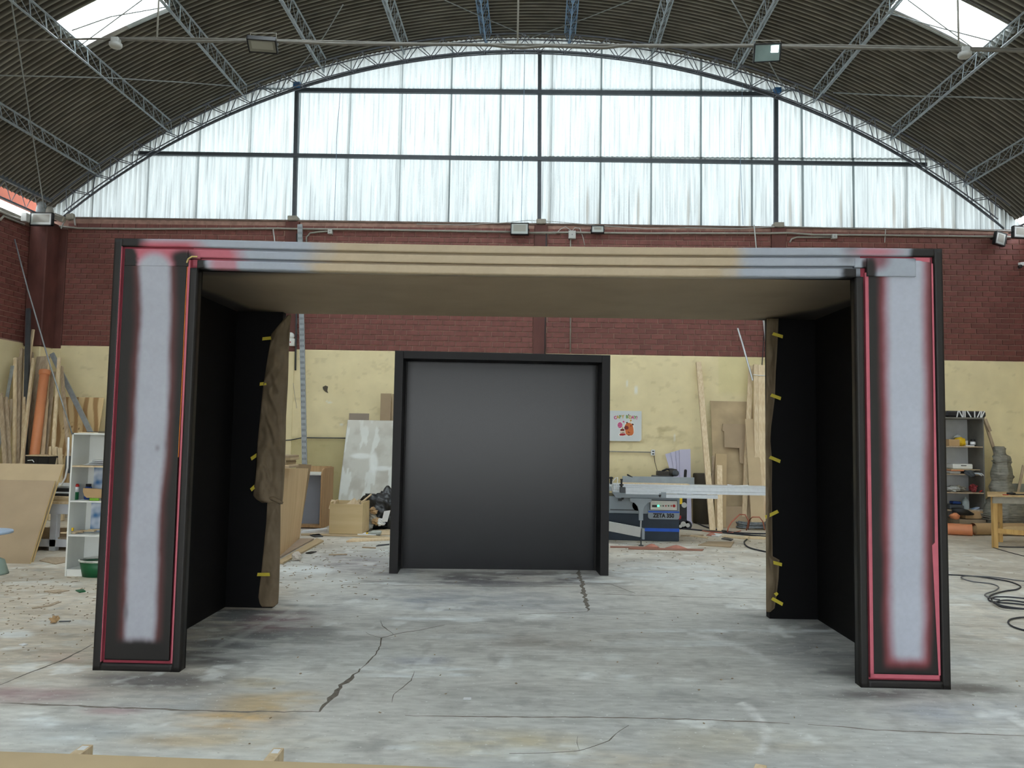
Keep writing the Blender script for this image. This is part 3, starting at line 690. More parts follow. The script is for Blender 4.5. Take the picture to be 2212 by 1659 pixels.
def sagged(o):
    for v_ in o.data.vertices: v_.co.z += sagz(v_.co.x+(o.location.x if o.parent is None else 0))
    return o
# header boards (three lips with shadow gaps, sagging slightly in the middle)
z1a, z1b = ZT-.055, ZT
z2a, z2b = ZT-.132, ZT-.075
z3a, z3b = ZI, ZT-.152
sagged(grid('header_board', (-XO+.055, 0, z1a), (2*XO-.11, 0, 0), (0, 0, z1b-z1a), 500, 5, m_spray, hdr_col(0), portal, thick=DF))
sagged(grid('header_board', (-XI-.0, 0, z2a), (2*XI, 0, 0), (0, 0, z2b-z2a), 480, 6, m_spray, hdr_col(1), portal, thick=.034))
sagged(grid('header_board', (-XI, 0, z3a), (2*XI, 0, 0), (0, 0, z3b-z3a), 480, 5, m_spray, hdr_col(2), portal, thick=DF))
# header groove backing follows the colours
sagged(grid('header_backing', (-XO+.05, .034, ZI+.01), (2*XO-.1, 0, 0), (0, 0, ZT-ZI-.02), 460, 6, m_spray, lambda px, py, s, t: blob(hdr_col(0)(px, py, s, t)*.85, sst(560, 480, px)*sst(290, 300, px), PK), portal, thick=.03))
# plates of the middle lip overlapping the pillar heads
pl1 = grid('header_plate', (-2.905, -.001, 2.878), (2.905-XI-.065, 0, 0), (0, 0, 3.003-2.878), 60, 18, m_spray, hdr_col(1), portal, thick=.03)
pl3 = grid('header_plate', (-2.905+.46, -.001, 2.936), (.09, 0, 0), (0, 0, 3.003-2.936), 12, 8, m_spray, hdr_col(1), portal, thick=.03)
pl2 = grid('header_plate', (XI+.075, -.012, 2.872), (2.79-XI-.075, 0, 0), (0, 0, 3.003-2.872), 60, 18, m_spray, hdr_col(1), portal, thick=.042)
pl4 = grid('header_plate', (XI-.01, -.001, 2.936), (.09, 0, 0), (0, 0, 3.003-2.936), 12, 8, m_spray, hdr_col(1), portal, thick=.03)
# pillar panels
def left_panel(px, py, s, t):
    n = fbm(px*.03, py*.012, 4); cx_ = np.interp(py, [560, 700, 900, 1100, 1380], [333, 336, 326, 313, 300]); hw = np.interp(py, [560, 700, 900, 1100, 1380], [33, 33, 36, 33, 33])
    d = np.abs(px-cx_)+(n-.5)*9; e = 1-sst(hw-10, hw+8, d); r_ = 1-sst(hw-2, hw+22, d)
    end = sst(1392, 1372, py+(n-.5)*16)
    col = np.tile(np.array([DK]), (len(px), 1)); col = blob(col, r_*end*.55, S(112, 58, 60)); col = blob(col, e*end, WH)
    col = blob(col, (1-sst(0, 12, np.hypot((px-340)*1.3, py-968)))*.6, S(110, 108, 112)); col = blob(col, (1-sst(2, 18, np.hypot((px-272)*2, (py-1322)*.7)))*.6, S(100, 98, 104))
    return np.clip(col*(.95+.1*fbm(px*.15, py*.15, 3))[:, None], 0, 1)
def right_panel(px, py, s, t):
    n = fbm(px*.03+4, py*.012, 4); cx_ = np.interp(py, [600, 1000, 1440], [1955, 1960, 1960]); hw = np.interp(py, [600, 800, 1100, 1440], [38, 39, 35, 31])
    d = np.abs(px-cx_)+(n-.5)*8; e = 1-sst(hw-12, hw+16, d); r_ = 1-sst(hw+2, hw+28, d); end = sst(1440, 1412, py+(n-.5)*10); end2 = sst(1452, 1426, py+(n-.5)*8)
    col = np.tile(np.array([DK]), (len(px), 1)); col = blob(col, r_*end2*.9, S(136, 62, 70)); col = blob(col, e*end, S(166, 171, 184))
    return np.clip(col*(.95+.1*fbm(px*.15, py*.15, 3))[:, None], 0, 1)
grid('pillar_panel', (-XO+.080, 0, .075), (XO-XI-.158, 0, 0), (0, 0, 2.925), 90, 300, m_spray, left_panel, portal, thick=.02)
grid('pillar_panel', (XI+.09, 0, .095), (XO-XI-.172, 0, 0), (0, 0, 2.905), 90, 300, m_spray, right_panel, portal, thick=.02)
# peeling pink edge strips on the shelf-side pillar
MB().box((XI+.066, .004, .075), (XI+.090, .03, 2.90)).build('edge_strip', m_pinkhot, portal)
MB().box((XI+.066, .004, .066), (XO-.075, .03, .095)).build('edge_strip', m_pinkhot, portal)
MB().prism([(XO-.083, .095), (XO-.070, .095), (XO-.068, 2.97), (XO-.080, 2.97), (XO-.0815, 2.3), (XO-.0835, 1.9), (XO-.092, 1.0), (XO-.112, .98), (XO-.100, .6)], -.003, .012).build('edge_strip', m_pinkhot, portal)
MB().prism([(-XO+.052, .06), (-XO+.057, .06), (-XO+.057, 3.02), (-XO+.052, 3.02)], .0, .03).build('edge_strip', m_pinkhot, portal)
MB().prism([(-XI-.062, .06), (-XI-.050, .06), (-XI-.052, 2.93), (-XI-.070, 2.93)], .004, .03).build('edge_strip', m_pinkhot, portal)
MB().tube([(-XI-.072, .005, 2.94), (-XI-.073, .0, 2.6), (-XI-.0725, .002, 2.1), (-XI-.0745, .001, 1.5)], .0028, 5).build('edge_strip', M('orange_sealant', S(196, 112, 52), .5), portal)
MB().tube([(-XI-.075, -.004, 2.905), (-XI-.062, -.012, 2.93), (-XI-.035, -.014, 2.948), (-XI+.0, -.004, 2.95)], .006, 5).build('tape_scrap', M('ochre_scrap', S(190, 170, 110), .6), portal)
# right: torn strip at the head corner
MB().prism([(2.79, 2.992), (2.83, 2.990), (2.85, 2.984), (2.895, 2.980), (2.895, 3.012), (2.78, 3.012)], -.001, .02).build('torn_strip', m_pinkhot, portal)
# passage: side walls, soffit, roof board, back fins
m_soffit = M('paper_soffit', S(150, 132, 106), .7, .05, 3, attr='Col', spec=.25)
def soff(px, py, s, t):
    n = fbm(s*14, t*7, 4); w_ = (n-.5)*14
    col = np.tile(np.array([S(158, 139, 116)]), (len(px), 1)); col = blob(col, sst(.5, .8, n)*.2, S(132, 115, 94))
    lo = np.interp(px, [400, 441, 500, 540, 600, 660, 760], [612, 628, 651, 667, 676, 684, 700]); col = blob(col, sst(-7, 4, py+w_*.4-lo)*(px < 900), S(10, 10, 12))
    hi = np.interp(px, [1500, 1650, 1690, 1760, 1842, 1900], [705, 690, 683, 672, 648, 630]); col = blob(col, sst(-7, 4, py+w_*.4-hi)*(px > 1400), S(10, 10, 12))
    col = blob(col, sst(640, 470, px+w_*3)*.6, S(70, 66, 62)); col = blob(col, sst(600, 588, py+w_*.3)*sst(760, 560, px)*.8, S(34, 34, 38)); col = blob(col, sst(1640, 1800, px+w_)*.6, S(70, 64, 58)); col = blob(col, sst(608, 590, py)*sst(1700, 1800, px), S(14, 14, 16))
    return col
def soffsag(s, t): return -.012*np.sin(np.pi*s)**.5*(1-t)-.006*np.sin(s*19)*np.sin(t*3)*.4
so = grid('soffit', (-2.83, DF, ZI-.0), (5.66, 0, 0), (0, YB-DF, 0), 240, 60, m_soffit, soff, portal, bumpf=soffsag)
MB().box((-2.93, DF, ZI+.03), (2.93, YB-.01, ZT-.06)).build('header_box', m_black, portal)
for s_ in (-1, 1):
    a, b_ = sorted((s_*2.83, s_*2.93)); MB().box((a, DF, 0), (b_, YB, ZI-.001)).build('side_wall', m_blackin, portal)
    a, b_ = sorted((s_*2.375, s_*2.83)); MB().box((a, YB-.10, 0), (b_, YB, ZI-.001)).build('back_fin', m_blackin, portal)
    a, b_ = sorted((s_*XI+s_*.0, s_*2.84)); MB().box((a, DF-.002, 0), (b_, DF+.012, ZI-.001)).build('back_panel', m_blackin, portal)

# masking paper and tape
m_paper = M('brown_masking_paper', S(106, 92, 72), .65, .06, 5, col2=S(124, 109, 88), bump=.8, bscale=6)
m_tape = M('yellow_tape', S(206, 190, 66), .5, .06, 20)
def W_(x, y, z): # portal local -> hall
    c, s__ = math.cos(PRZ), math.sin(PRZ); return Vector((PC.x+x*c-y*s__, PC.y+x*s__+y*c, z))
def paper_sheet(name, outline_px, Y, parent, creases, amp=.012, edge_x=None, wrap=None):
    """crumpled sheet filling a pixel outline at depth Y, triangulated as rows"""
    rows = []
    ys = np.linspace(outline_px[0][0], outline_px[-1][0], 80); L_ = np.array(outline_px)
    mb = MB(); nx = 18; vs = []
    for j, y in enumerate(ys):
        xl = np.interp(y, L_[:, 0], L_[:, 1]); xr = np.interp(y, L_[:, 0], L_[:, 2])
        for i in range(nx+1):
            x = xl+(xr-xl)*i/nx; t = i/nx
            d = amp*(vn(np.array([x*.05+y*.018]), np.array([y*.021-x*.03]))[0]*1.6+.6*vn(np.array([x*.16]), np.array([y*.07]))[0])
            rg = 1-abs(2*vn(np.array([x*.045+y*.03+3]), np.array([y*.016-x*.05]))[0]-1); d += amp*.9*rg**5
            vs.append(at(x, y, Y=Y-.006-d*(.3+.7*math.sin(math.pi*min(1, t+.15)))))
    n = len(ys); fs = [(j*(nx+1)+i, j*(nx+1)+i+1, (j+1)*(nx+1)+i+1, (j+1)*(nx+1)+i) for j in range(n-1) for i in range(nx)]
    mb.add(vs, fs); o = mb.build(name, m_paper, parent, smooth=True, fix=False)
    md = o.modifiers.new('thickness', 'SOLIDIFY'); md.thickness = .0015
    return o
def tape(parent, x, y, ln, ang, Y, wd=7):
    c, s__ = math.cos(ang), math.sin(ang)
    ps = [(x-c*ln/2, y-s__*ln/2), (x+c*ln/2, y+s__*ln/2)]
    a, b_ = at(*ps[0], Y=Y), at(*ps[1], Y=Y); d = (b_-a).normalized(); n_ = Vector((-d.z, 0, d.x)); h = wd/2*Y/FPX
    MB().prism([(0, -h), ((b_-a).length, -h), ((b_-a).length-.004, h), (.006, h)], 0, .002, (a, d, n_, (0, 1, 0))).build('tape', m_tape, parent)
YFIN = W_(0, YB-.10, 0).y
YL = YFIN-.035; YR = YFIN+.03
mp_ = root('masking_paper', 'crumpled brown masking paper taped over the back edge of the timber-side passage wall, upper piece', 'paper', g(590, 1311))
paper_sheet('paper_sheet', [(680, 622, 630), (700, 604, 627), (722, 586, 626), (760, 580, 624), (830, 569, 622), (900, 562, 618), (960, 556, 617), (1020, 552, 615), (1055, 549, 613), (1070, 547, 612), (1078, 552, 611), (1086, 566, 610)][0:12], YL-.012, mp_, 0, .04)
MB().tube([at(573, 1073, Y=YL-.03), at(590, 1077, Y=YL-.04), at(606, 1085, Y=YL-.03), at(611, 1087, Y=YL-.02)], [.010, .022, .02, .012], 7).build('rolled_edge', m_paper, mp_, smooth=True)
q = root('masking_paper', 'long curling strip of brown masking paper reaching the floor, below the upper sheet', 'paper', g(580, 1311))
paper_sheet('paper_sheet', [(1074, 578, 606), (1130, 575, 606), (1200, 568, 605), (1240, 564, 604), (1270, 560, 603), (1290, 558, 602), (1304, 561, 601), (1311, 566, 590)], YL-.004, q, 0, .010)
for t_ in ((576, 731, 20, -.1, mp_), (568, 829, 15, -.1, mp_), (550, 986, 20, -.6, mp_), (549, 1052, 21, -.75, mp_), (569, 1241, 28, -.0, q)): tape(t_[4], t_[0], t_[1], t_[2], t_[3], YL-.045)
q2 = root('masking_paper', 'narrow crumpled brown paper strip taped over the back edge of the shelf-side passage wall', 'paper', g(1664, 1330))
paper_sheet('paper_sheet', [(688, 1656, 1682), (740, 1655, 1680), (800, 1655, 1676), (860, 1655, 1674), (920, 1653, 1666), (950, 1653, 1664), (1000, 1654, 1668), (1050, 1654, 1667), (1120, 1654, 1668), (1207, 1655, 1669), (1208, 1655, 1684), (1250, 1655, 1682), (1290, 1655, 1677), (1314, 1655, 1673), (1322, 1656, 1664)], YFIN-.02, q2, 0, .02)
for t_ in ((1680, 724, 24, .3), (1676, 857, 24, .35), (1674, 992, 26, .4), (1667, 1111, 32, -.45), (1678, 1217, 24, .25), (1679, 1299, 28, .5), (1677, 1283, 8, .9)): tape(q2, t_[0], t_[1], t_[2], t_[3], YFIN-.055)

# ================================================================ THE SMALL BLACK ALCOVE
SA, SB = at(845, 1240, Z=0), at(1316, 1243, Z=0)
SCN = Vector((-.415, 9.47, 0)); SRZ = math.atan2(.19, 2.67)
alc = root('alcove_frame', 'smaller black box frame with a glossy dark back panel, standing beyond the big portal', 'stage set', SCN, SRZ, world=False)
m_alc = M('satin_black', S(24, 22, 23), .48, .05, 2.5, spec=.25)
m_alcb = M('glossy_black_panel', S(9, 11, 16), .27, .06, 1.2, spec=.30, bump=.015, bscale=5)
hw, ht, dp = 1.335, 2.71, .40
MB().box((-hw, 0, 0), (-hw+.105, dp, ht)).build('side_board', m_alc, alc, bevel=.003)
MB().box((hw-.105, 0, 0), (hw, dp, ht)).build('side_board', m_alc, alc, bevel=.003)
MB().box((-hw+.105, 0, ht-.095), (hw-.105, dp, ht)).build('top_board', m_alc, alc, bevel=.003)
MB().box((-hw+.105, dp-.03, 0), (hw-.105, dp, ht-.095)).build('back_panel', m_alcb, alc)
MB().box((-hw+.105, dp-.045, 0), (-hw+.125, dp-.03, ht-.1)).build('inner_lip', m_alc, alc); MB().box((hw-.125, dp-.045, 0), (hw-.105, dp-.03, ht-.1)).build('inner_lip', m_alc, alc)

# ================================================================ WOOD, TOOLS AND CLUTTER ALONG THE WALLS
m_pine = Mwood('pale_pine', S(220, 203, 172), S(196, 172, 136)); m_pine2 = Mwood('old_pine', S(184, 166, 142), S(152, 134, 112)); m_ply = Mwood('plywood_face', S(206, 180, 136), S(170, 138, 96), scale=1.6)
m_mdf2 = M('mdf_sheet', S(184, 164, 132), .8, .06, 3); m_mdf3 = M('mdf_sheet_dark', S(164, 144, 118), .8, .06, 3); m_edge = M('mdf_edge', S(196, 168, 118), .85, .05, 20)
m_galv = M('galvanised_steel', S(150, 156, 160), .42, .12, 12, metal=.5); m_alu = M('brushed_aluminium', S(196, 202, 208), .38, .05, 20, metal=.45)
m_white = M('white_laminate', S(214, 216, 212), .5, .04, 4); m_whitep = M('white_painted_wood', S(196, 200, 208), .6, .1, 5)
m_darkst = M('dark_steel', S(66, 70, 74), .5, .1, 8); m_blk = M('black_plastic', S(30, 30, 32), .45, .1, 8); m_rub = M('black_cable', S(34, 36, 44), .55, .1, 20)
m_ora = M('orange_pvc', S(204, 132, 92), .42, .05, 6); m_card = M('cardboard', S(176, 146, 108), .85, .07, 7); m_pap = M('white_paper', S(222, 224, 226), .7, .03, 6)
m_blue = M('blue_plastic', S(36, 66, 130), .45); m_green = M('green_plastic', S(16, 84, 50), .4, .15, 8); m_yel = M('yellow_plastic', S(226, 188, 40), .5); m_red = M('red_plastic', S(170, 40, 36), .5)
m_conduit = M('grey_conduit', S(148, 146, 138), .5, .12, 10); m_lgrey = M('light_grey_plastic', S(178, 180, 178), .5, .06, 8)
def single(name, mb, mat, label, cat, group=None, bevel=0, smooth=False): return mb.build(name, mat, None, label, cat, group, bevel=bevel, smooth=smooth)
def lean(name, label, top, bot, wpx, Yt, Yb, th, mat, cat='board', group=None, floor_z=None, side=(1, 0, 0)):
    """a board leaning back: pixel of its top centre and of a lower point, extended down to the floor"""
    Y_0 = Yt
    if top[0] < 118: Yt = min(Yt, 15.36)
    while at(*top, Y=Yt).x < -10.44: Yt -= .04
    Yb = min(Yb, Yt-(Y_0-Yb)*.8)
    if bot[1]-top[1] < 120: Yb = Yt-(bot[1]-top[1])*.0022
    a = at(*top, Y=Yt); b_ = at(*bot, Y=Yb); d = b_-a
    t = (a.z-(floor_z if floor_z is not None else .0))/(a.z-b_.z); c = a+d*t
    w_ = wpx*Yt/FPX
    return MB().bar(c, a, w_, th, side=side).build(name, mat, None, label, cat, group, bevel=.002)
G1 = 'timbers leaning in the brick corner'
# --- corner timber stack (timber side)
L1 = [((94, 770), (68, 985), 29, 15.55, 15.0, .03, m_pine2, 'wide old plank behind the orange pipe, in the corner timber stack'),
 ((65.5, 762), (62, 840), 14, 15.5, 15.3, .03, m_pine2, 'short dull board just left of the wide old plank in the corner stack'),
 ((72, 712), (64, 770), 5, 15.5, 15.3, .04, m_pine, 'thin pale batten sticking up highest in the corner stack'),
 ((46, 752), (44, 800), 6, 15.5, 15.2, .03, m_pine2, 'dull narrow board behind the two pale studs'),
 ((54.5, 754), (53, 800), 8, 15.55, 15.3, .03, m_pine2, 'brown board end with a red painted tip'),
 ((106.5, 775), (102, 850), 4, 15.2, 15.0, .03, m_pine, 'thin pale batten peeking out right above the orange pipe'),
 ((115, 803), (97, 985), 10, 15.2, 14.8, .03, m_pine2, 'brown board just right of the orange pipe'),
 ((101, 862), (92, 985), 8, 14.95, 14.7, .02, m_pine, 'pale board edge tucked close beside the orange pipe'),
 ((132, 792), (149, 985), 7, 15.2, 14.6, .04, m_pine2, 'brown batten leaning to the right across the plywood'),
 ((128, 773), (113, 1000), 6.5, 15.1, 14.3, .04, m_pine, 'long pale knotty batten crossing in front of the plywood'),
 ((33, 773), (31, 1000), 6, 15.2, 14.5, .05, m_pine, 'slim pale stud at the front left of the corner stack'),
 ((41, 772), (39.5, 1000), 9, 15.2, 14.5, .05, m_pine2, 'broad knotty stud beside the slim pale stud'),
 ((56, 770), (49, 1000), 6.5, 15.2, 14.45, .05, m_pine, 'pale stud leaning slightly left, third in the front row'),
 ((72.5, 774), (47, 1000), 5.5, 15.1, 14.3, .05, m_pine, 'pale batten slanting steeply down to the left'),
 ((12.5, 858), (20, 1000), 8, 14.6, 14.2, .04, m_pine2, 'brown plank with a cut top, left of the galvanised strip'),
 ((1, 850), (11, 1000), 8, 14.5, 14.1, .04, m_pine2, 'brown plank at the frame edge, leaning by the corner stack'),
 ((24, 862), (18, 960), 6, 14.7, 14.5, .03, m_pine2, 'thin dark board under the galvanised strip'),
 ((109, 965), (109, 1003), 4, 14.2, 14.1, .05, m_pine, 'short pale offcut standing behind the leaning sheets, narrow one'),
 ((120, 966), (120, 1003), 8, 14.2, 14.1, .05, m_pine, 'short pale offcut standing beside the black drawer box'),
 ((130, 968), (131, 1003), 7, 14.2, 14.1, .05, m_pine, 'short pale offcut with a sticker, nearest the white bookcase')]
for i, (t_, b_, wp, Yt, Ybb, th, mt, lb) in enumerate(L1): lean('timber', lb, t_, b_, wp, Yt, Ybb, th, mt, 'board', G1, floor_z=.0)
lean('steel_beam', 'dark grey steel tube standing tallest in the corner behind the timber', (61.5, 667), (59.5, 752), 8.5, 15.42, 15.35, .06, m_darkst, 'beam')
lean('steel_channel', 'grey steel channel leaning right, behind the knotty batten', (112, 764), (156, 853), 10, 15.55, 15.2, .04, m_galv, 'beam')
lean('steel_strip', 'pale galvanised strip leaning left beside the pale studs', (27, 790), (14, 866), 7, 15.2, 14.8, .02, m_galv, 'beam')
b = MB(); b.tube([at(31.5, 517, Y=14.95), at(60, 625, Y=14.9), at(105, 778, Y=14.8), at(122, 832, Y=14.75), at(160, 950, Y=14.65)], .014, 7); single('metal_rod', b, m_galv, 'long thin metal rod leaning across the red brick corner', 'rod', smooth=True)
p = at(97, 800, Y=15.0); q = at(74, 985, Y=14.6); q = p+(q-p)*((p.z-.0)/(p.z-q.z))
o = root('drain_pipe', 'orange plastic pipe with a socket end standing among the corner timbers', 'pipe', q); MB().tube([q+Vector((0, 0, .03)), p], .087, 20).build('tube', m_ora, o, smooth=True)
d = (p-q).normalized(); MB().tube([p-d*.10, p-d*.09, p-d*.085, p-d*.03, p-d*.025, p], [.089, .098, .102, .102, .106, .1], 20).build('socket', m_ora, o, smooth=True)
# plywood with bold grain
def ply_col(px, py, s, t):
    u = s*1.0; wv = 15*(s+.055*np.sin(t*7+1)*np.exp(-((s-.2)/.12)**2)+.04*np.sin(t*8)+.1*fbm(s*3, t*3, 3))
    k = .5+.5*np.sin(wv*2.3); col = blob(np.tile(np.array([S(212, 186, 140)]), (len(px), 1)), sst(.4, .7, k)*.95, S(158, 122, 80))
    for x, y in ((.33, .72), (.48, .735), (.62, .72), (.79, .73)):
        r_ = np.hypot((s-x)*1.1, (t-y)*.9*1.6); col = blob(col, (.5+.5*np.sin(r_*130))*sst(.09, .03, r_)*.6, S(176, 142, 100)); col = blob(col, sst(.012, .008, r_), S(84, 56, 40))
    return col
m_plyc = M('bold_grain_plywood', S(210, 184, 140), .6, .03, 5, attr='Col')
a = at(112, 857, Y=15.45); b_ = at(225, 851, Y=15.5); z = a.z; dw = b_-a; dw.z = 0
pv = Vector((0, -.35, -1)).normalized()
o = grid('plywood_sheet', Vector((a.x, a.y-.45, .02)), dw, Vector((0, .45, z-.02)), 70, 110, m_plyc, ply_col, None, thick=.018, label='plywood sheet with bold wavy grain leaning behind the white bookcase', cat='board')
# black drawer unit behind the leaning sheets
c0 = at(58, 985, Y=13.9); c1 = at(106, 985, Y=13.9)
o = root('drawer_box', 'black drawer unit with a pale handle, behind the leaning brown sheets', 'drawer unit', ((c0.x+c1.x)/2, 14.0, 0))
MB().box((c0.x, 13.9, 0), (c1.x, 14.3, c0.z)).build('carcass', m_blk, o, bevel=.004); MB().box((c0.x+.02, 13.885, c0.z-.2), (c1.x-.2, 13.9, c0.z-.03)).build('drawer', m_blk, o, bevel=.004); MB().box((c1.x-.18, 13.885, c0.z-.2), (c1.x-.01, 13.9, c0.z-.03)).build('drawer', m_blk, o, bevel=.004)
MB().box((c0.x-.01, 13.88, c0.z), (c1.x+.01, 14.32, c0.z+.02)).build('top', m_pine, o)
MB().tube([(c0.x+.04, 13.87, c0.z-.08), (c0.x+.14, 13.855, c0.z-.07), (c0.x+.16, 13.87, c0.z-.11)], .008, 6).build('handle', m_pap, o)
# two big brown sheets leaning on the workbench
bR = g(69, 1217); topR = at(136, 1003, Y=10.35)
def leansheet(label, bx, by, top_px, Yt, x_left, th, mat):
    br = g(bx, by); tr = at(*top_px, Y=Yt); h = tr-br
    o = root('mdf_sheet', label, 'board', br); n = Vector((0, -1, 0))
    mb = MB(); L_ = x_left-br.x
    vs = []
    for dx, dy in ((0, 0), (L_, 0)):
        for base in (br, tr): vs.append(Vector((br.x+dx if base is br else tr.x+dx, base.y, max(base.z, 0))))
    n = (vs[1]-vs[0]).cross(vs[2]-vs[0]).normalized(); n = n if n.y < 0 else -n
    P = vs+[v_-n*-1*0+Vector((0, th, 0)) for v_ in vs]
    mb.add(P, [(0, 1, 3, 2), (4, 6, 7, 5), (0, 4, 5, 1), (2, 3, 7, 6), (0, 2, 6, 4), (1, 5, 7, 3)]); mb.build('sheet_face', mat, o); 
    e = MB(); e.add([P[0]+Vector((.001, 0, 0)), P[1]+Vector((.001, 0, 0)), P[5]+Vector((.001, 0, 0)), P[4]+Vector((.001, 0, 0))], [(0, 1, 2, 3)]); e.build('sheet_edge', m_edge, o)
    return o
leansheet('larger tan board leaning behind, its top edge higher than the front board', 69, 1215, (136.5, 1003.5), 10.42, -8.2, .03, m_mdf2)
leansheet('front brown board leaning against the larger tan board', 64, 1218, (118.5, 1039), 10.2, -8.2, .022, m_mdf3)
# --- white workbench behind the bookcase
Yw = 10.5; wa = at(84, 1088, Y=Yw); wb = at(152, 1090, Y=Yw); zt_ = wa.z; zl = at(100, 1110, Y=Yw).z
wx0, wx1 = -8.0, wb.x+.25
o = root('workbench', 'white painted timber workbench partly hidden by the bookcase', 'workbench', ((wx0+wx1)/2, Yw, 0))
z1 = at(100, 1165, Y=Yw).z; z2 = at(100, 1181, Y=Yw).z
for yy in (Yw, Yw+1.1):
    MB().box((wx0, yy, zl), (wx1, yy+.05, zt_)).build('rail', m_whitep, o, bevel=.003); MB().box((wx0, yy, z2), (wx1, yy+.05, z1)).build('rail', m_whitep, o, bevel=.003)
for xx in (at(115, 1130, Y=Yw).x, wx1-.1, wx0+.1):
    for yy in (Yw, Yw+1.1): MB().box((xx-.045, yy+.0, .0), (xx+.045, yy+.09, zl)).build('leg', m_whitep, o, bevel=.003)
MB().box((wx0, Yw, zt_), (wx1, Yw+1.15, zt_+.03)).build('top', m_pine, o); MB().box((wx0, Yw+.05, z1), (wx1, Yw+1.1, z1+.02)).build('lower_shelf', m_pine2, o)
zz = zt_+.03
for i, (h, mt, lb) in enumerate([(.045, m_mdf2, 'thick board lying directly on the white workbench'), (.02, m_pine, 'thin pale board second in the stack on the workbench'), (.03, m_blk, 'black sheet in the stack on the workbench'), (.02, m_pap, 'white sheet between black ones on the workbench'), (.05, m_blk, 'rumpled black cover near the top of the workbench stack'), (.03, m_lgrey, 'grey panel at the back of the workbench stack')]):
    dx = .05*math.sin(i*2.3); single('sheet_stock', MB().box((wx0+.3+dx, Yw+.06+.05*i, zz+.001), (wx1-.05+dx*.5, Yw+.95, zz+h)), mt, lb, 'board', bevel=.002); zz += h
b = MB(); P = [at(148, 945, Y=9.6), at(147, 980, Y=9.55), at(146, 1010, Y=9.6), at(141, 1032, Y=9.8), at(132, 1048, Y=10.0), at(126, 1050, Y=10.2)]
b.tube(P, .012, 7); single('white_strip', b, m_pap, 'curled white edge band hanging beside the bookcase', 'strip', smooth=True)
single('grey_panel', MB().box(at(140, 1022, Y=14.0), at(152, 985, Y=14.0)+Vector((0, .04, 0))), m_darkst, 'small dark grey panel standing behind the bookcase', 'panel')
# --- white bookcase
Ys = at(150, 1245, Z=0).y; bl = at(145.5, 1245, Y=Ys); blt = at(150, 935, Y=Ys); ztop = blt.z; x0 = (bl.x+blt.x)/2; x1 = x0+.80; dpt = .34
case = root('bookcase', 'white open bookcase with four compartments, standing beside the big portal', 'bookcase', (x0+.4, Ys, 0))
T = .018
MB().box((x0, Ys, 0), (x0+T, Ys+dpt, ztop)).build('side_panel', m_white, case); MB().box((x1-T, Ys, 0), (x1, Ys+dpt, ztop)).build('side_panel', m_white, case)
MB().box((x0, Ys, ztop-T), (x1, Ys+dpt, ztop)).build('top_panel', m_white, case); MB().box((x0+T, Ys+dpt-.01, .0), (x1-T, Ys+dpt, ztop-T)).build('back_panel', m_white, case)
MB().box((x0+T, Ys+.01, 0), (x1-T, Ys+.025, .08)).build('plinth', m_white, case)
SH = [at(185, y, Y=Ys).z for y in (1006, 1082, 1156)]+[.08]
for i, z in enumerate(SH): MB().box((x0+T, Ys+.003, z-T), (x1-T, Ys+dpt-.01, z)).build('shelf', m_pine if i == 0 else m_white, case)
m_bluew = M('blue_white_print', S(60, 110, 160), .5, scale=2.5, col2=S(226, 230, 234), stretch=(3, 1, 3), detail=1)
def shx(px, dy=.12): return at(px, 1000, Y=Ys+dy).x
b = MB(); r = random.Random(4)
for k in range(5): a_ = r.uniform(-.5, .5); b.bar((shx(205)-.08+.02*k, Ys+.1, SH[0]+.012+.012*k), (shx(205)+.12, Ys+.13+.02*k, SH[0]+.012+.012*k+.02*a_), .2, .003, side=(0, 1, 0))
single('papers', b, m_pap, 'loose white papers on the top shelf of the bookcase', 'paper')
o = root('spray_can', 'spray can with green base and red cap ring, on the second shelf of the bookcase', 'can', (shx(167), Ys+.12, SH[1]))
MB().lathe([(.033, 0), (.034, .01), (.034, .09)], (shx(167), Ys+.12, SH[1]+.001), 18).build('base', m_green, o, smooth=True); MB().lathe([(.034, .09), (.034, .15)], (shx(167), Ys+.12, SH[1]), 18).build('label_band', m_pap, o, smooth=True)
MB().lathe([(.034, .15), (.033, .17), (.022, .185)], (shx(167), Ys+.12, SH[1]), 18).build('shoulder', m_red, o, smooth=True); MB().lathe([(.012, .185), (.012, .2), (.007, .215)], (shx(167), Ys+.12, SH[1]), 12).build('nozzle', m_pap, o, smooth=True)
o = root('jar', 'dark blue jar behind the cardboard on the second bookcase shelf', 'jar', (shx(194), Ys+.2, SH[1])); MB().lathe([(.04, 0), (.045, .02), (.045, .12), (.034, .15)], (shx(194, .2), Ys+.2, SH[1]), 18).build('body', m_blue, o, smooth=True); MB().lathe([(.03, .15), (.03, .18)], (shx(194, .2), Ys+.2, SH[1]), 16).build('lid', m_blk, o, smooth=True)
single('cardboard_piece', MB().prism([(-.0, .05), (.03, .03), (.2, .03), (.2, .13), (-.02, .14), (-.02, .1)], 0, .05, (Vector((shx(186, .06), Ys+.06, SH[1])), (1, 0, 0), (0, 0, 1), (0, 1, 0))), m_card, 'torn cardboard tray on the second bookcase shelf', 'box')
single('green_box', MB().box((shx(198, .04), Ys+.03, SH[1]+.001), (shx(218, .04), Ys+.055, SH[1]+.03)), M('lime_plastic', S(112, 160, 40), .5), 'small lime green box at the front of the second bookcase shelf', 'box', bevel=.003)
single('printed_sheet', MB().box((shx(203, .3), Ys+dpt-.03, SH[1]+.001), (shx(228, .3), Ys+dpt-.025, SH[0]-T-.01)), m_bluew, 'blue and white printed sheet at the back of the second bookcase shelf', 'print')
single('printed_sheet', MB().box((shx(201, .3), Ys+dpt-.03, SH[2]+.001), (shx(228, .3), Ys+dpt-.025, SH[1]-T-.01)), m_bluew, 'blue and white printed sheet at the back of the third bookcase shelf', 'print')
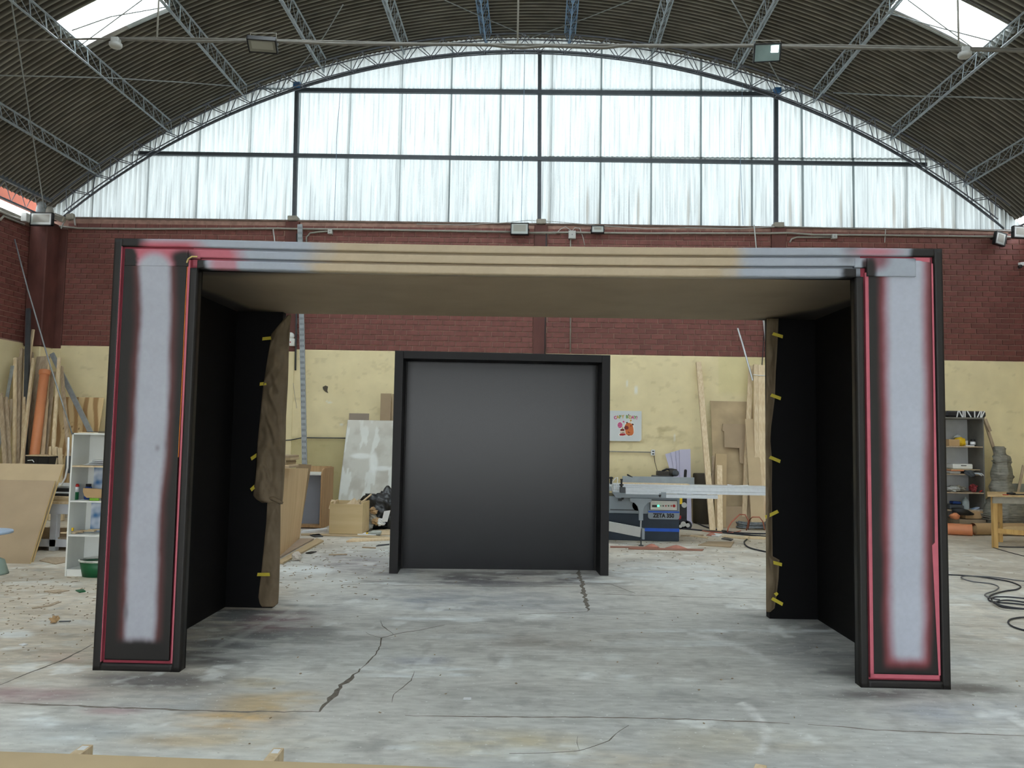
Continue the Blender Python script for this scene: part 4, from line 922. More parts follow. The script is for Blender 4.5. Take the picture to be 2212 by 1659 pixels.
for k in range(5):
    a_ = (-.1, .05, .2, -.2, .1)[k]; x = shx((160, 168, 180, 192, 205)[k]); single('offcut', MB().bar((x-.08, Ys+.08+.03*k, SH[2]+.012+.006*k), (x+.1, Ys+.1+.03*k+a_*.2, SH[2]+.012+.006*k), .04, .012, side=(0, 1, 0)), (m_pine, m_mdf2)[k % 2], ('leftmost small', 'second from left', 'middle', 'second from right', 'rightmost small')[k]+' wood offcut lying on the third bookcase shelf', 'offcut', 'offcuts on the third bookcase shelf')
single('block', MB().box((shx(171), Ys+.04, SH[2]+.04), (shx(174), Ys+.06, SH[2]+.075)), m_yel, 'tiny ochre block among the offcuts on the bookcase', 'block')
for k, (xx, w_) in enumerate(((178, .2), (190, .22))): single('scrap', MB().bar((shx(xx), Ys+.02+.05*k, ztop+.006+.008*k), (shx(xx)+w_, Ys+.08, ztop+.006+.008*k), .05, .008, side=(0, 1, 0)), (m_pine, m_darkst)[k], ('pale wood scrap on top of the bookcase', 'dark scrap on top of the bookcase')[k], 'offcut')
pb = g(186, 1250); o = root('basin', 'green plastic basin with a dusty white rim, on the floor before the bookcase', 'basin', (pb.x, pb.y+.18, 0))
b = MB(); cx_ = pb.x+.02; b.lathe([(.0, .012), (.15, .012), (.152, .03), (.19, .165), (.195, .17), (.2, .168), (.165, .0), (.0, .0)], (cx_, pb.y+.19, 0), 28, sx=1.0, sy=.8); b.build('bowl', m_green, o, smooth=True)
b = MB(); b.tube([(cx_+.2*math.cos(t), pb.y+.19+.16*math.sin(t), .178) for t in [2*math.pi*k/32 for k in range(32)]], .014, 8, closed=True); b.build('rim', M('dusty_rim', S(176, 178, 170), .7, .25, 14), o, smooth=True)
b = MB(); b.lathe([(.0, .15), (.17, .155)], (cx_, pb.y+.19, 0), 28, sy=.8); b.build('plaster_fill', m_cap, o, smooth=True)
# stool and pedestal at the frame edge
q = g(-12, 1240); o = root('round_table', 'small round table with a pale top and grey cone foot at the left edge', 'table', (q.x, q.y, 0)); zt2 = at(0, 1152, Y=q.y-.2).z
MB().lathe([(.25, zt2-.035), (.262, zt2-.03), (.262, zt2-.006), (.255, zt2)], (q.x-.12, q.y, 0), 32).build('table_top', M('pale_blue_edge', S(170, 190, 214), .5), o, smooth=True)
MB().lathe([(.16, 0), (.155, .02), (.11, .16), (.03, .2), (.03, zt2-.03)], (q.x-.02, q.y, 0), 24).build('cone_foot', M('sage_grey', S(132, 148, 138), .6), o, smooth=True)
# --- middle group behind the passage (timber side)
Yc = 11.6
# tall plywood box edge-on, with a stack of offcuts on top
p0 = g(600, 1212); p1 = g(647, 1165)
h = at(604, 1012, Y=p0.y).z
o = root('plywood_case', 'large pale plywood case beside the taped paper, its broad face turned to the side', 'box', ((p0.x+p1.x)/2, (p0.y+p1.y)/2, 0))
fx0, fx1 = p0.x-.25, p1.x
fl = Vector((p0.x-.02, p0.y, 0)); fr_ = Vector((p1.x, p1.y, 0)); dv = (fr_-fl); nrm = Vector((dv.y, -dv.x, 0)).normalized()
mb = MB(); h2 = at(655, 1012, Y=p1.y).z
F = [fl, fr_, fr_+Vector((.09, .04, h2)), fl+Vector((.04, 0, h))]; B = [v_-nrm*.45 for v_ in F]
mb.add(F+B, [(0, 1, 2, 3), (4, 7, 6, 5), (0, 3, 7, 4), (1, 5, 6, 2), (3, 2, 6, 7), (0, 4, 5, 1)]); mb.build('case_body', Mwood('birch_face', S(206, 180, 144), S(190, 162, 124), scale=1.5), o)
zz = h+.004
for k in range(7):
    a0 = at(596, 1000, Y=p0.y+.15).x; w_ = (.42, .36, .33, .30, .32, .38, .40)[k]; th = (.02, .018, .022, .02, .018, .03, .03)[k]
    single('offcut_board', MB().box((a0-.25, p0.y+.06+.02*(k % 3), zz), (a0-.02+w_*.55+.02*(k % 2), p0.y+.5, zz+th)), (m_mdf3, m_pine, m_mdf2)[k % 3], ('bottom', 'second lowest', 'third lowest', 'middle', 'third highest', 'second highest', 'topmost')[k]+' short board of the stack on the plywood case', 'board', 'stack of short boards on the plywood case', bevel=.002); zz += th+.001
a = at(640, 1002, Y=12.6); b_ = at(672, 1004, Y=12.6); c = g(648, 1146); 
mb = MB(); bb = g(628, 1148); F = [Vector((bb.x, c.y, 0)), Vector((c.x, c.y, 0)), b_+Vector((0, .0, 0)), a]; mb.add(F+[v_+Vector((0, .02, 0)) for v_ in F], [(0, 1, 2, 3), (4, 7, 6, 5), (0, 3, 7, 4), (1, 5, 6, 2), (3, 2, 6, 7), (0, 4, 5, 1)])
mb.build('mdf_sheet', m_mdf3, None, 'brown sheet leaning between the plywood case and the open cabinet', 'board')
# open cabinet with rounded oak side
Yk = g(690, 1143).y; cx0 = at(655, 1100, Y=Yk).x; cx1 = at(691, 1100, Y=Yk).x; cz = at(691, 1012, Y=Yk).z; dk = .75
o = root('cabinet', 'open grey-backed cabinet with an oak side panel, near the cream wall', 'cabinet', ((cx0+cx1)/2, Yk, 0))
m_oak = Mwood('oak_laminate', S(178, 146, 106), S(146, 112, 78), scale=3)
MB().prism([(0, 0), (dk, 0), (dk, cz+.0), (.12, cz), (.04, cz-.03), (0, cz-.1)], 0, .025, ((cx1, Yk, 0), (0, 1, 0), (0, 0, 1), (1, 0, 0))).build('side_panel', m_oak, o)
MB().box((cx0-.25, Yk, 0), (cx0-.23, Yk+dk, cz-.03)).build('side_panel', m_oak, o); MB().box((cx0-.25, Yk+.02, cz-.12), (cx1, Yk+dk, cz-.095)).build('top_panel', m_white, o)
MB().box((cx0-.23, Yk+.25, 0), (cx1, Yk+.27, cz-.12)).build('back_panel', M('grey_melamine', S(130, 134, 146), .5, .04, 3), o); MB().box((cx0-.23, Yk+.02, .02), (cx1, Yk+.25, .06)).build('bottom_panel', m_oak, o)
MB().box((cx0-.23, Yk+dk-.02, cz-.095), (cx1, Yk+dk, cz+.01)).build('rear_rail', m_oak, o)
# crate with offcuts
Yq = g(745, 1156).y; qx0 = at(711.5, 1120, Y=Yq).x; qx1 = at(783, 1120, Y=Yq).x; qz = at(745, 1089, Y=Yq).z
m_crate = Mwood('crate_ply', S(208, 188, 148), S(190, 168, 126), ax='x', scale=1.2)
o = root('crate', 'open pale plywood crate full of offcuts on the floor', 'crate', ((qx0+qx1)/2, Yq, 0))
MB().box((qx0, Yq, 0), (qx1, Yq+.018, qz)).build('panel', m_crate, o); MB().box((qx0, Yq+.5, 0), (qx1, Yq+.518, qz+.02)).build('panel', m_crate, o)
MB().box((qx0, Yq+.018, 0), (qx0+.018, Yq+.5, qz+.03)).build('panel', m_crate, o); MB().box((qx1-.018, Yq+.018, 0), (qx1, Yq+.5, qz+.03)).build('panel', m_crate, o); MB().box((qx0, Yq, .0), (qx1, Yq+.5, .02)).build('base', m_crate, o)
for k, (a_, b2, w_, mt, lb) in enumerate([((716, 1090), (722, 1080), .09, m_pine, 'blocky offcut standing in the left of the crate'), ((748, 1092), (772, 1083), .16, m_pine, 'flat offcut sloping out of the crate'), ((728, 1092), (780, 1087), .03, m_pine2, 'long batten lying across the crate'), ((760, 1090), (778, 1080), .05, m_mdf2, 'brown offcut end in the right of the crate')]):
    single('offcut', MB().bar(at(*a_, Y=Yq+.15+.07*k)-Vector((0, 0, .08)), at(*b2, Y=Yq+.2+.07*k), w_, .03), mt, lb, 'offcut', bevel=.002)
b = MB(); b.bar(at(781, 1085, Y=Yq+.1), at(802, 1068, Y=Yq+.5), .02, .02); single('batten', b, m_pine, 'thin batten sticking out over the black bag', 'batten')
# white painted board + boards behind the alcove
def stained(px, py, s, t):
    n = fbm(s*5, t*9, 5); n2 = fbm(s*9+4, t*5, 4); col = np.tile(np.array([S(196, 196, 188)]), (len(px), 1)); col = blob(col, sst(.45, .7, n)*.6, S(170, 166, 156)); col = blob(col, sst(.55, .62, n2)*.7, S(220, 224, 220))
    col = blob(col, ell(px, py, 780, 985, 22, 6)*.8, S(226, 230, 228)); col = blob(col, ell(px, py, 807, 1000, 9, 24)*.8, S(226, 230, 228)); col = blob(col, ell(px, py, 825, 1012, 20, 5)*.8, S(226, 230, 228)); return blob(col, sst(.85, 1, t)*.4, S(206, 202, 192))
Yv = 15.2; a = at(748, 1083, Y=14.9); tl = at(751, 907, Y=15.6); tr = at(870, 908, Y=15.6)
grid('painted_board', Vector((tl.x, 14.9, .0)), (tr.x-tl.x, 0, 0), (0, .7, tl.z), 60, 80, M('stained_board_paint', S(200, 200, 196), .6, .03, 5, attr='Col'), stained, None, thick=.02, label='tall grey-white paint-stained board leaning on the cream wall behind the alcove', cat='board')
single('fibre_board', MB().box((at(754, 900, Y=15.8).x, 15.8, 0), (at(797, 900, Y=15.8).x, 15.812, at(775, 893, Y=15.8).z)), M('taupe_board', S(150, 138, 126), .8, .04, 4), 'small taupe board peeking above the paint-stained board', 'board')
single('fibre_board', MB().box((at(821, 900, Y=15.76).x, 15.76, 0), (at(844, 900, Y=15.76).x, 15.775, at(833, 850, Y=15.76).z)), m_mdf3, 'tall brown board peeking above the paint-stained board, left of two', 'board'); single('fibre_board', MB().box((at(845.5, 900, Y=15.76).x, 15.76, 0), (at(870, 900, Y=15.76).x, 15.775, at(850, 851, Y=15.76).z)), m_mdf3, 'tall brown board mostly hidden by the alcove frame', 'board')
# slotted channel and wall fittings
a = at(648, 545-60, Y=15.7); b_ = at(658, 1003, Y=15.2); 
o = root('slotted_channel', 'galvanised slotted channel leaning tall against the back wall', 'channel', (b_.x, 15.2, 0)); c = b_+(b_-a)*(b_.z/(a.z-b_.z)); c.z = max(c.z, 0)
MB().bar(c, a, .10, .035).build('web', m_galv, o); d = (a-c).normalized(); sl = MB(); L_ = (a-c).length; k = 0
while .1+k*.115 < L_-.1:
    q = c+d*(.1+k*.115)
    for dx in (-.028, 0, .028): sl.bar(q+Vector((dx, -.0185, 0)), q+d*.05+Vector((dx, -.0185, 0)), .009, .003)
    k += 1
sl.build('slots', m_darkst, o, kind='stuff')
# rubbish bag
def blobmesh(c, r, seed, n=22, m=14, amp=.25, flat=0, fr=3):
    rr = np.random.RandomState(seed); V = []
    for j in range(m+1):
        th = math.pi*j/m
        for i in range(n):
            ph = 2*math.pi*i/n; x, y, z = math.sin(th)*math.cos(ph), math.sin(th)*math.sin(ph), math.cos(th)
            f = 1+amp*(vn(np.array([x*fr+seed*3+7]), np.array([y*fr+z*fr*1.3+seed]))[0]-.5)*2+amp*.6*(vn(np.array([x*fr*2.7+z*5]), np.array([y*fr*2.7+z*2+seed*5]))[0]-.5)*2
            V.append((c[0]+r[0]*x*f, c[1]+r[1]*y*f, max(c[2]+r[2]*z*f, .004)))
    F = [(j*n+i, (j+1)*n+i, (j+1)*n+(i+1) % n, j*n+(i+1) % n) for j in range(m) for i in range(n)]
    return V, F
Yg = g(815, 1150).y+.5; cc = at(822, 1105, Y=Yg)
o = root('rubbish_bag', 'torn black plastic bag spilling rubbish beside the crate', 'bag', (cc.x, Yg, 0))
mb = MB(); mb.add(*blobmesh((cc.x+.1, Yg+.1, .30), (.42, .36, .36), 3, 48, 30, .30, fr=3.2)); mb.build('bag_body', M('black_film', S(40, 42, 44), .32, .2, 5, spec=.6, bump=.9, bscale=14), o, smooth=True)
for k, (x, y, rx, mt) in enumerate([(800, 1118, .1, m_cap), (812, 1125, .08, m_card), (793, 1135, .10, m_lgrey), (806, 1104, .07, m_card), (822, 1128, .07, m_pap)]):
    mb = MB(); q = at(x, y, Y=Yg-.30); mb.add(*blobmesh((q.x, q.y, max(q.z, .06)), (rx, .07, rx*.8), 20+k, 14, 9, .4)); single('crumpled_wrap', mb, mt, ('grey crumpled wrap in the mouth of the black bag', 'brown crumpled wrap in the lower mouth of the black bag', 'pale crumpled plastic at the foot of the black bag', 'brown crumpled card high in the mouth of the black bag', 'white crumpled wrap low beside the alcove')[k], 'rubbish', smooth=False)
q = at(832, 1112, Y=Yg-.36); single('paper_scrap', MB().prism([(-.06, -.12), (.04, -.12), (.09, .08), (-.02, .06)], 0, .003, (q, (1, 0, 0), (0, 0, 1), (0, 1, 0))), m_pap, 'white paper scrap standing against the black bag', 'paper')
q = g(799, 1157); o = root('plastic_bottle', 'clear plastic bottle with a yellow cap lying beside the crate', 'bottle', (q.x, q.y, 0)); MB().tube([(q.x-.03, q.y, .035), (q.x-.0, q.y, .036), (q.x+.04, q.y+.01, .045), (q.x+.16, q.y+.03, .046), (q.x+.18, q.y+.03, .04)], [.012, .016, .042, .042, .03], 12).build('body', M('clear_grey_plastic', S(160, 166, 160), .2, .1, 6), o, smooth=True); MB().tube([(q.x-.06, q.y, .034), (q.x-.03, q.y, .034)], .018, 12).build('cap', m_yel, o, smooth=True)
# boards and strips on the floor
def flat(name, label, pts, th, mat, cat='board', z0=.003, group=None):
    P = [g(*p) for p in pts]; mb = MB(); n = len(P)
    vs = [v_+Vector((0, 0, z0)) for v_ in P]+[v_+Vector((0, 0, z0+th)) for v_ in P]
    mb.add(vs, [tuple(range(n)), tuple(reversed(range(n, 2*n)))]+[(i, i+n, (i+1) % n+n, (i+1) % n) for i in range(n)])
    return mb.build(name, mat, None, label, cat, group)
flat('floor_board', 'long greyish board on the floor beside the plywood case, inner of two', [(595, 1201), (648, 1166), (678, 1166), (604, 1207)], .02, M('grey_brown_board', S(170, 152, 134), .8, .06, 5)); flat('floor_board', 'long board on the floor beside the plywood case, outer of two', [(598, 1218), (612, 1219), (699, 1171), (684, 1166)], .025, m_mdf2)
q = g(640, 1211); mb = MB(); mb.add(*blobmesh((q.x, q.y, .055), (.07, .06, .055), 9, 20, 12, .25)); single('paper_ball', mb, M('crumpled_grey_paper', S(190, 182, 172), .8, .1, 8), 'crumpled pale paper ball by the floor boards', 'paper ball')
G2 = 'offcuts strewn on the floor by the crate'
for i, (lb, pts, th, mt, z0) in enumerate([
  ('long thin plank across the front of the crate foot', [(762, 1143.5), (843, 1142.5), (843, 1139.5), (764, 1140)], .02, m_pine2, .10),
  ('pale board lying under the thin plank by the alcove', [(808, 1157), (843, 1157), (843, 1146), (818, 1146)], .02, m_pine, .003),
  ('long pale batten on the floor left of the alcove foot', [(748, 1172), (842, 1168), (842, 1164), (762, 1166)], .025, m_pine, .003),
  ('thin strip on the floor below the crate', [(650, 1157), (770, 1160), (842, 1164), (842, 1161), (770, 1156), (650, 1154)], .012, m_mdf2, .003),
  ('pale tile of wood beside the bottle', [(772, 1158), (812, 1158), (815, 1154), (773, 1153)], .015, m_pap, .012),
  ('dark-edged bent strip left of the crate', [(668, 1157), (680, 1161), (698, 1160), (690, 1155)], .012, m_darkst, .003),
  ('white strip left of the crate', [(650, 1153), (706, 1147), (706, 1144), (655, 1149)], .03, m_pap, .003),
  ('black curled scrap on the dusty floor', [(660, 1196), (672, 1193), (684, 1193), (672, 1197)], .012, m_blk, .003),
  ('thin wood sliver on the dusty floor', [(710, 1200), (750, 1199.5), (750, 1198), (711, 1198.5)], .01, m_pine2, .003),
  ('dark sliver pointing at the alcove foot', [(812, 1181), (841, 1178), (841, 1176), (818, 1178)], .01, m_darkst, .003),
  ('short brown sliver above the pale dust', [(782, 1184), (812, 1185.5), (812, 1184), (783, 1182.5)], .01, m_mdf3, .003)]): flat('floor_strip', lb, pts, th, mt, 'offcut', z0)

# ================================================================ PANEL SAW
YS_ = 12.82
m_sawg = M('saw_grey_paint', S(140, 150, 158), .45, .05, 6); m_sawd = M('saw_navy_paint', S(30, 44, 58), .5, .15, 6); m_sawb = M('saw_blue_stripe', S(24, 84, 190), .45); m_sawl = M('saw_light_grey', S(176, 184, 190), .4, .05, 8)
def px3(x, y, Y): return at(x, y, Y=Y)
def pbox(mb, x0, y0, x1, y1, Y0, Y1):
    a = at(x0, y1, Y=Y0); b_ = at(x1, y0, Y=Y0); return mb.box((a.x, Y0, a.z), (b_.x, Y1, b_.z))
q = g(1390, 1168); saw = root('panel_saw', 'grey and navy sliding table saw with blue stripes beside the alcove', 'saw', (q.x, YS_, 0))
zg = at(1467, 1168, Y=YS_).z
xa, xb = at(1200, 1168, Y=YS_).x, at(1467, 1168, Y=YS_).x
zA, zB, zC, zD = at(1390, 1110, Y=YS_).z, at(1390, 1073, Y=YS_).z, at(1420, 1148, Y=YS_).z, at(1420, 1141, Y=YS_).z
MB().box((xa, YS_, 0), (xb, YS_+.75, zA)).build('base_cabinet', m_sawd, saw, bevel=.008)
MB().box((xa, YS_+.0, zA), (xb+.01, YS_+.75, zB)).build('upper_cabinet', m_sawg, saw, bevel=.008)
MB().box((xa, YS_-.004, zC), (xb+.002, YS_, zD)).build('blue_stripe', m_sawb, saw)
c = MB(); n = 20; q = at(1377, 1092, Y=YS_); c.lathe([(.0, 0), (.085, 0)], (0, 0, 0), 24, mtx=Matrix.Translation(q+Vector((0, -.006, 0))) @ Matrix.Rotation(math.pi/2, 4, 'X')); c.build('dust_port', m_blk, saw)
# rounded front plate with lettering
def rrect(w_, h_, r_, n=5):
    P = []
    for cx_, cz_, a0 in ((w_/2-r_, h_/2-r_, 0), (-w_/2+r_, h_/2-r_, 90), (-w_/2+r_, -h_/2+r_, 180), (w_/2-r_, -h_/2+r_, 270)):
        for k in range(n+1): t = math.radians(a0+90*k/n); P.append((cx_+r_*math.cos(t), cz_+r_*math.sin(t)))
    return P
a, b_ = at(1400, 1121, Y=YS_-.02), at(1468, 1081, Y=YS_-.02); ctr = (a+b_)/2
MB().prism(rrect(b_.x-a.x, b_.z-a.z, .04), 0, .02, (Vector((ctr.x, YS_-.02, ctr.z)), (1, 0, 0), (0, 0, 1), (0, 1, 0))).build('name_plate', m_sawg, saw)
z0, z1 = at(1434, 1107.5, Y=YS_-.02).z, at(1434, 1104.2, Y=YS_-.02).z; MB().box((a.x+.003, YS_-.024, z0), (b_.x-.003, YS_-.02, z1)).build('blue_stripe', m_sawb, saw)
def text_mesh(name, body, size, loc, mat, parent, sx=1.0, rot=(math.pi/2, 0, 0), ext=.0012, bold=.0, label=None):
    cu = bpy.data.curves.new(name, 'FONT'); cu.body = body; cu.size = size; cu.extrude = ext; cu.offset = bold; cu.align_x = 'CENTER'; cu.align_y = 'CENTER'; cu.resolution_u = 3
    t = bpy.data.objects.new(name, cu); C.objects.link(t); dg = bpy.context.evaluated_depsgraph_get(); me = bpy.data.meshes.new_from_object(t.evaluated_get(dg)); bpy.data.objects.remove(t)
    me.materials.clear(); me.materials.append(mat); o = bpy.data.objects.new(name, me); C.objects.link(o); o.parent = parent; o.location = Vector(loc)-Vector(WLOC.get(parent.name, (0, 0, 0))); o.rotation_euler = rot; o.scale = (sx, 1, 1)
    if label: o['label'] = label
    return o
tc = at(1433.5, 1114.2, Y=YS_-.024); text_mesh('lettering', 'ZETA 350', .090, (tc.x, YS_-.0245, tc.z), M('letter_black', S(18, 18, 20), .5), saw, sx=.90, bold=.0045, label='black letters ZETA 350')
# control panel
pa, pb_ = at(1405, 1101, Y=YS_-.05), at(1462.5, 1082.5, Y=YS_-.05); m_pan = M('panel_white', S(206, 206, 200), .4)
cp = MB().box((pa.x-.008, YS_-.05, pa.z-.008), (pb_.x+.008, YS_-.02, pb_.z+.008)).build('control_panel', m_darkst, saw, bevel=.002)
def sub(mb, name, mat, par, **k):
    o = mb.build(name, mat, None, **k); w_ = Vector(WLOC[o.name]); o.parent = par; o.location = w_-Vector(WLOC[saw.name]); return o
WLOC[cp.name] = WLOC[saw.name]
MB().box((pa.x, YS_-.052, pa.z), (pb_.x, YS_-.05, pb_.z)).build('face', m_pan, cp)
MB().box((at(1407.5, 1093, Y=YS_).x, YS_-.055, at(1410, 1095, Y=YS_).z), (at(1418, 1093, Y=YS_).x, YS_-.052, at(1410, 1090, Y=YS_).z)).build('display', m_blk, cp)
m_led = Memit('green_led', (.05, .9, .35), 2.2)
for x, r_, mt in ((1422, .016, m_led), (1427.5, .008, m_blk), (1432.5, .012, m_darkst), (1438.3, .012, m_red), (1444, .012, m_green), (1450, .012, m_red), (1456, .024, m_red)):
    q = at(x, 1092.8, Y=YS_-.052); MB().lathe([(r_, 0), (r_, .008), (r_*.8, .014), (0.0005, .014)], (0, 0, 0), 12, mtx=Matrix.Translation(q) @ Matrix.Rotation(math.pi/2, 4, 'X')).build('button', mt, cp, smooth=False)
# tabletop, fence, carriage, crosscut frame
MB().box((xa, YS_+.0, at(1400, 1062, Y=YS_).z), (xb+.15, YS_+.8, at(1400, 1052, Y=YS_).z)).build('table_top', m_sawl, saw, bevel=.004)
bm_ = MB(); pbox(bm_, 1345, 1031.5, 1500, 1045.5, YS_+.45, YS_+.5); bm_.build('rip_fence', M('fence_grey', S(150, 156, 158), .5), saw, bevel=.003)
Yk2 = YS_-.25
a, b_ = at(1330, 1058, Y=Yk2), at(1700, 1061, Y=Yk2); hh = at(1600, 1050, Y=Yk2).z-at(1600, 1069.5, Y=Yk2).z
zc = at(1600, 1059.7, Y=Yk2).z
def profile(name, x0, x1, z, h, y, d, mat=m_alu):
    p_ = MB(); o_ = [(0, 0), (d, 0), (d, h), (0, h), (0, h*.86), (.006, h*.83), (.006, h*.72), (0, h*.69), (0, h*.34), (.006, h*.3), (.006, h*.22), (0, h*.18)]
    p_.prism([(u, v) for u, v in o_], 0, x1-x0, ((x0, y, z), (0, 1, 0), (0, 0, 1), (1, 0, 0))); return p_.build(name, mat, saw)
profile('sliding_carriage', at(1325, 1058, Y=Yk2).x, at(1654, 1061, Y=Yk2).x+.03, zc-hh/2, hh, Yk2, .22)
MB().box((at(1345, 1048, Y=Yk2).x, Yk2, zc+hh/2), (at(1490, 1048, Y=Yk2).x, Yk2+.2, zc+hh/2+.012)).build('carriage_plate', m_pine, saw)
Yj = Yk2-.45
profile('cross_fence', at(1345, 1060, Y=Yj).x, at(1449, 1062, Y=Yj).x, at(1400, 1062.5, Y=Yj).z, .05, Yj, .05); profile('frame_tube', at(1352, 1066, Y=Yj).x, at(1424, 1067, Y=Yj).x, at(1390, 1068, Y=Yj).z, .035, Yj, .04)
profile('frame_tube', at(1438, 1070, Y=Yk2).x, at(1550, 1077, Y=Yk2).x, at(1500, 1076.5, Y=Yk2).z, .06, Yk2-.03, .05)
MB().box((at(1429, 1070, Y=Yk2-.04).x, Yk2-.04, at(1430, 1076, Y=Yk2).z), (at(1439, 1070, Y=Yk2-.04).x, Yk2, at(1430, 1063, Y=Yk2).z)).build('frame_end', m_sawg, saw)
# cross-cut frame and its bracket
f2 = lambda x, y: at(x, y, Y=Yj+.1)
MB().prism([(f2(1330, 1075).x, f2(1330, 1075).z), (f2(1430, 1076).x, f2(1430, 1076).z), (f2(1430, 1066).x, f2(1430, 1066).z), (f2(1322, 1063).x, f2(1322, 1063).z)], 0, .05, ((0, Yj+.1, 0), (1, 0, 0), (0, 0, 1), (0, 1, 0))).build('frame_plate', m_sawg, saw, bevel=.003)
B = [(1361, 1076), (1407, 1077), (1407, 1084), (1400, 1086), (1392, 1094), (1389, 1104), (1389, 1124), (1380, 1124), (1380, 1104), (1377, 1094), (1370, 1086), (1361, 1083)]
MB().prism([(f2(*p_).x, f2(*p_).z) for p_ in B], 0, .06, ((0, Yj+.08, 0), (1, 0, 0), (0, 0, 1), (0, 1, 0))).build('bracket', m_sawg, saw, bevel=.003)
q0, q1 = at(1384.5, 1124, Y=Yj+.11), at(1384, 1143, Y=Yj+.11); MB().tube([q0, q1], .012, 8).build('pivot_rod', m_alu, saw)
s0, s1 = at(1385, 1150, Y=Yj+.11), at(1250, 1124, Y=YS_-.1); MB().bar(s0, s1, .06, .15, side=(0, 1, 0)).build('swing_arm', M('arm_white_grey', S(186, 188, 186), .5, .05, 6), saw, bevel=.004)
s0 = at(1389, 1152, Y=Yj+.11); MB().box((s0.x-.02, Yj+.06, s0.z-.09), (s0.x+.02, Yj+.16, s0.z+.08)).build('arm_end', m_sawg, saw, bevel=.003)
MB().tube([(s0.x-.03, Yj+.11, s0.z-.09), (s0.x-.03, Yj+.11, .01)], .01, 8).build('foot_rod', m_darkst, saw); MB().lathe([(.04, 0), (.04, .01), (.012, .02)], (s0.x-.03, Yj+.11, 0), 14).build('foot', m_darkst, saw)
for x0_, y0_, y1_ in ((1342.5, 1040, 1056),):
    q = at(x0_, 1048, Y=Yj); z0, z1 = at(x0_, y1_, Y=Yj).z, at(x0_, 1034.5, Y=Yj).z
    cl = MB(); cl.lathe([(.018, z0), (.018, z0+.05), (.035, z0+.055), (.035, z0+.07), (.014, z0+.075), (.014, z1-.02), (.022, z1-.018), (.02, z1)], (q.x, Yj, 0), 12); cl.build('clamp_knob', m_blk, saw)
MB().box((at(1339, 1060, Y=Yj).x, Yj-.03, at(1340, 1064, Y=Yj).z), (at(1351, 1060, Y=Yj).x, Yj+.05, at(1340, 1052, Y=Yj).z)).build('clamp_block', m_darkst, saw, bevel=.004)
q = at(1345, 1075, Y=Yj-.02); MB().lathe([(.012, 0), (.02, .02), (.02, .03)], (q.x, q.y, q.z-.03), 10).build('clamp_knob', m_blk, saw); q = at(1425.5, 1070, Y=Yj-.02); MB().lathe([(.008, 0), (.02, .03), (.02, .04)], (q.x, q.y, q.z-.03), 10).build('clamp_knob', m_blk, saw)
lp = [(1324, 1061), (1321, 1050), (1323, 1040), (1330, 1032.5), (1334, 1031), (1334, 1040), (1331, 1050), (1331, 1060)]
MB().tube([at(*p_, Y=Yj) for p_ in lp], .008, 6).build('blade_guard', m_pap, saw, smooth=True); q = at(1320, 1034, Y=Yj); MB().lathe([(.0, -.09), (.02, -.08), (.02, .0), (.035, .0), (.035, .02), (.015, .03)], q, 10).build('clamp_knob', m_blk, saw)
MB().tube([at(1366, 1030.5, Y=YS_+.3), at(1358, 1027, Y=YS_+.25), at(1355, 1025.5, Y=YS_+.24)], [.006, .014, .014], 8).build('lever', m_blk, saw)
q = at(1339, 1079, Y=YS_); MB().box((q.x-.03, YS_-.03, q.z-.02), (q.x+.03, YS_, q.z+.015)).build('catch', m_darkst, saw)
pbx = MB(); pbox(pbx, 1318, 1101, 1377, 1102, YS_-.006, YS_); pbx.build('panel_seam', m_darkst, saw)
# motor unit behind the fence
mo = root('feed_motor', 'dusty dark feeder motor sitting behind the grey saw fence', 'motor', at(1440, 1031, Y=YS_+.6)); zf = at(1400, 1052, Y=YS_).z
mb = MB(); pbox(mb, 1422, 1018.5, 1448, 1031.5, YS_+.55, YS_+.8); mb.build('housing', M('dusty_black', S(62, 58, 52), .7, .2, 10), mo, bevel=.01)
a, b_ = at(1446, 1022, Y=YS_+.6), at(1462, 1021, Y=YS_+.6); mb = MB(); mb.tube([a, b_], [.07, .06], 14); mb.build('motor_body', M('dusty_black', S(62, 58, 52)), mo, smooth=True)
MB().tube([at(1430, 1018, Y=YS_+.6), at(1440, 1013.5, Y=YS_+.6), at(1452, 1014, Y=YS_+.6), at(1462, 1016, Y=YS_+.6)], .018, 8).build('handle', m_blk, mo, smooth=True)
MB().box((at(1422, 1031, Y=YS_).x, YS_+.5, zf+.002), (at(1465, 1031, Y=YS_).x, YS_+.78, zf+.16)).build('stand', m_darkst, mo, bevel=.01)
mb = MB(); mb.lathe([(.05, 0), (.055, .01), (.055, .04), (.02, .05)], (0, 0, 0), 16, mtx=Matrix.Translation(at(1459, 1022, Y=YS_+.5)) @ Matrix.Rotation(math.pi/2, 4, 'X')); mb.build('fan_cover', m_darkst, mo, smooth=True)
# hand truck / dust collector on wheels behind the saw
dq = g(1478, 1143); dc = root('dust_collector', 'black wheeled dust collector with a yellow band standing behind the saw', 'machine', (dq.x, dq.y, 0)); Yd = dq.y
mb = MB(); pbox(mb, 1469, 1062, 1484, 1132, Yd, Yd+.3); mb.build('body', m_blk, dc, bevel=.01); mb = MB(); pbox(mb, 1467.5, 1073, 1474, 1089, Yd-.01, Yd+.02); mb.build('yellow_band', m_yel, dc)
mb = MB(); mb.lathe([(.05, 0), (.05, .01), (.0005, .012)], (0, 0, 0), 18, mtx=Matrix.Translation(at(1478, 1091, Y=Yd-.005)) @ Matrix.Rotation(math.pi/2, 4, 'X')); mb.build('round_badge', m_lgrey, dc)
MB().bar(at(1478, 1060, Y=Yd+.1), at(1481, 1014, Y=Yd+.1), .05, .05).build('handle', m_blk, dc, bevel=.015)
mb = MB(); pbox(mb, 1467, 1114, 1471.5, 1128, Yd-.02, Yd+.2); mb.build('red_flank', m_red, dc)
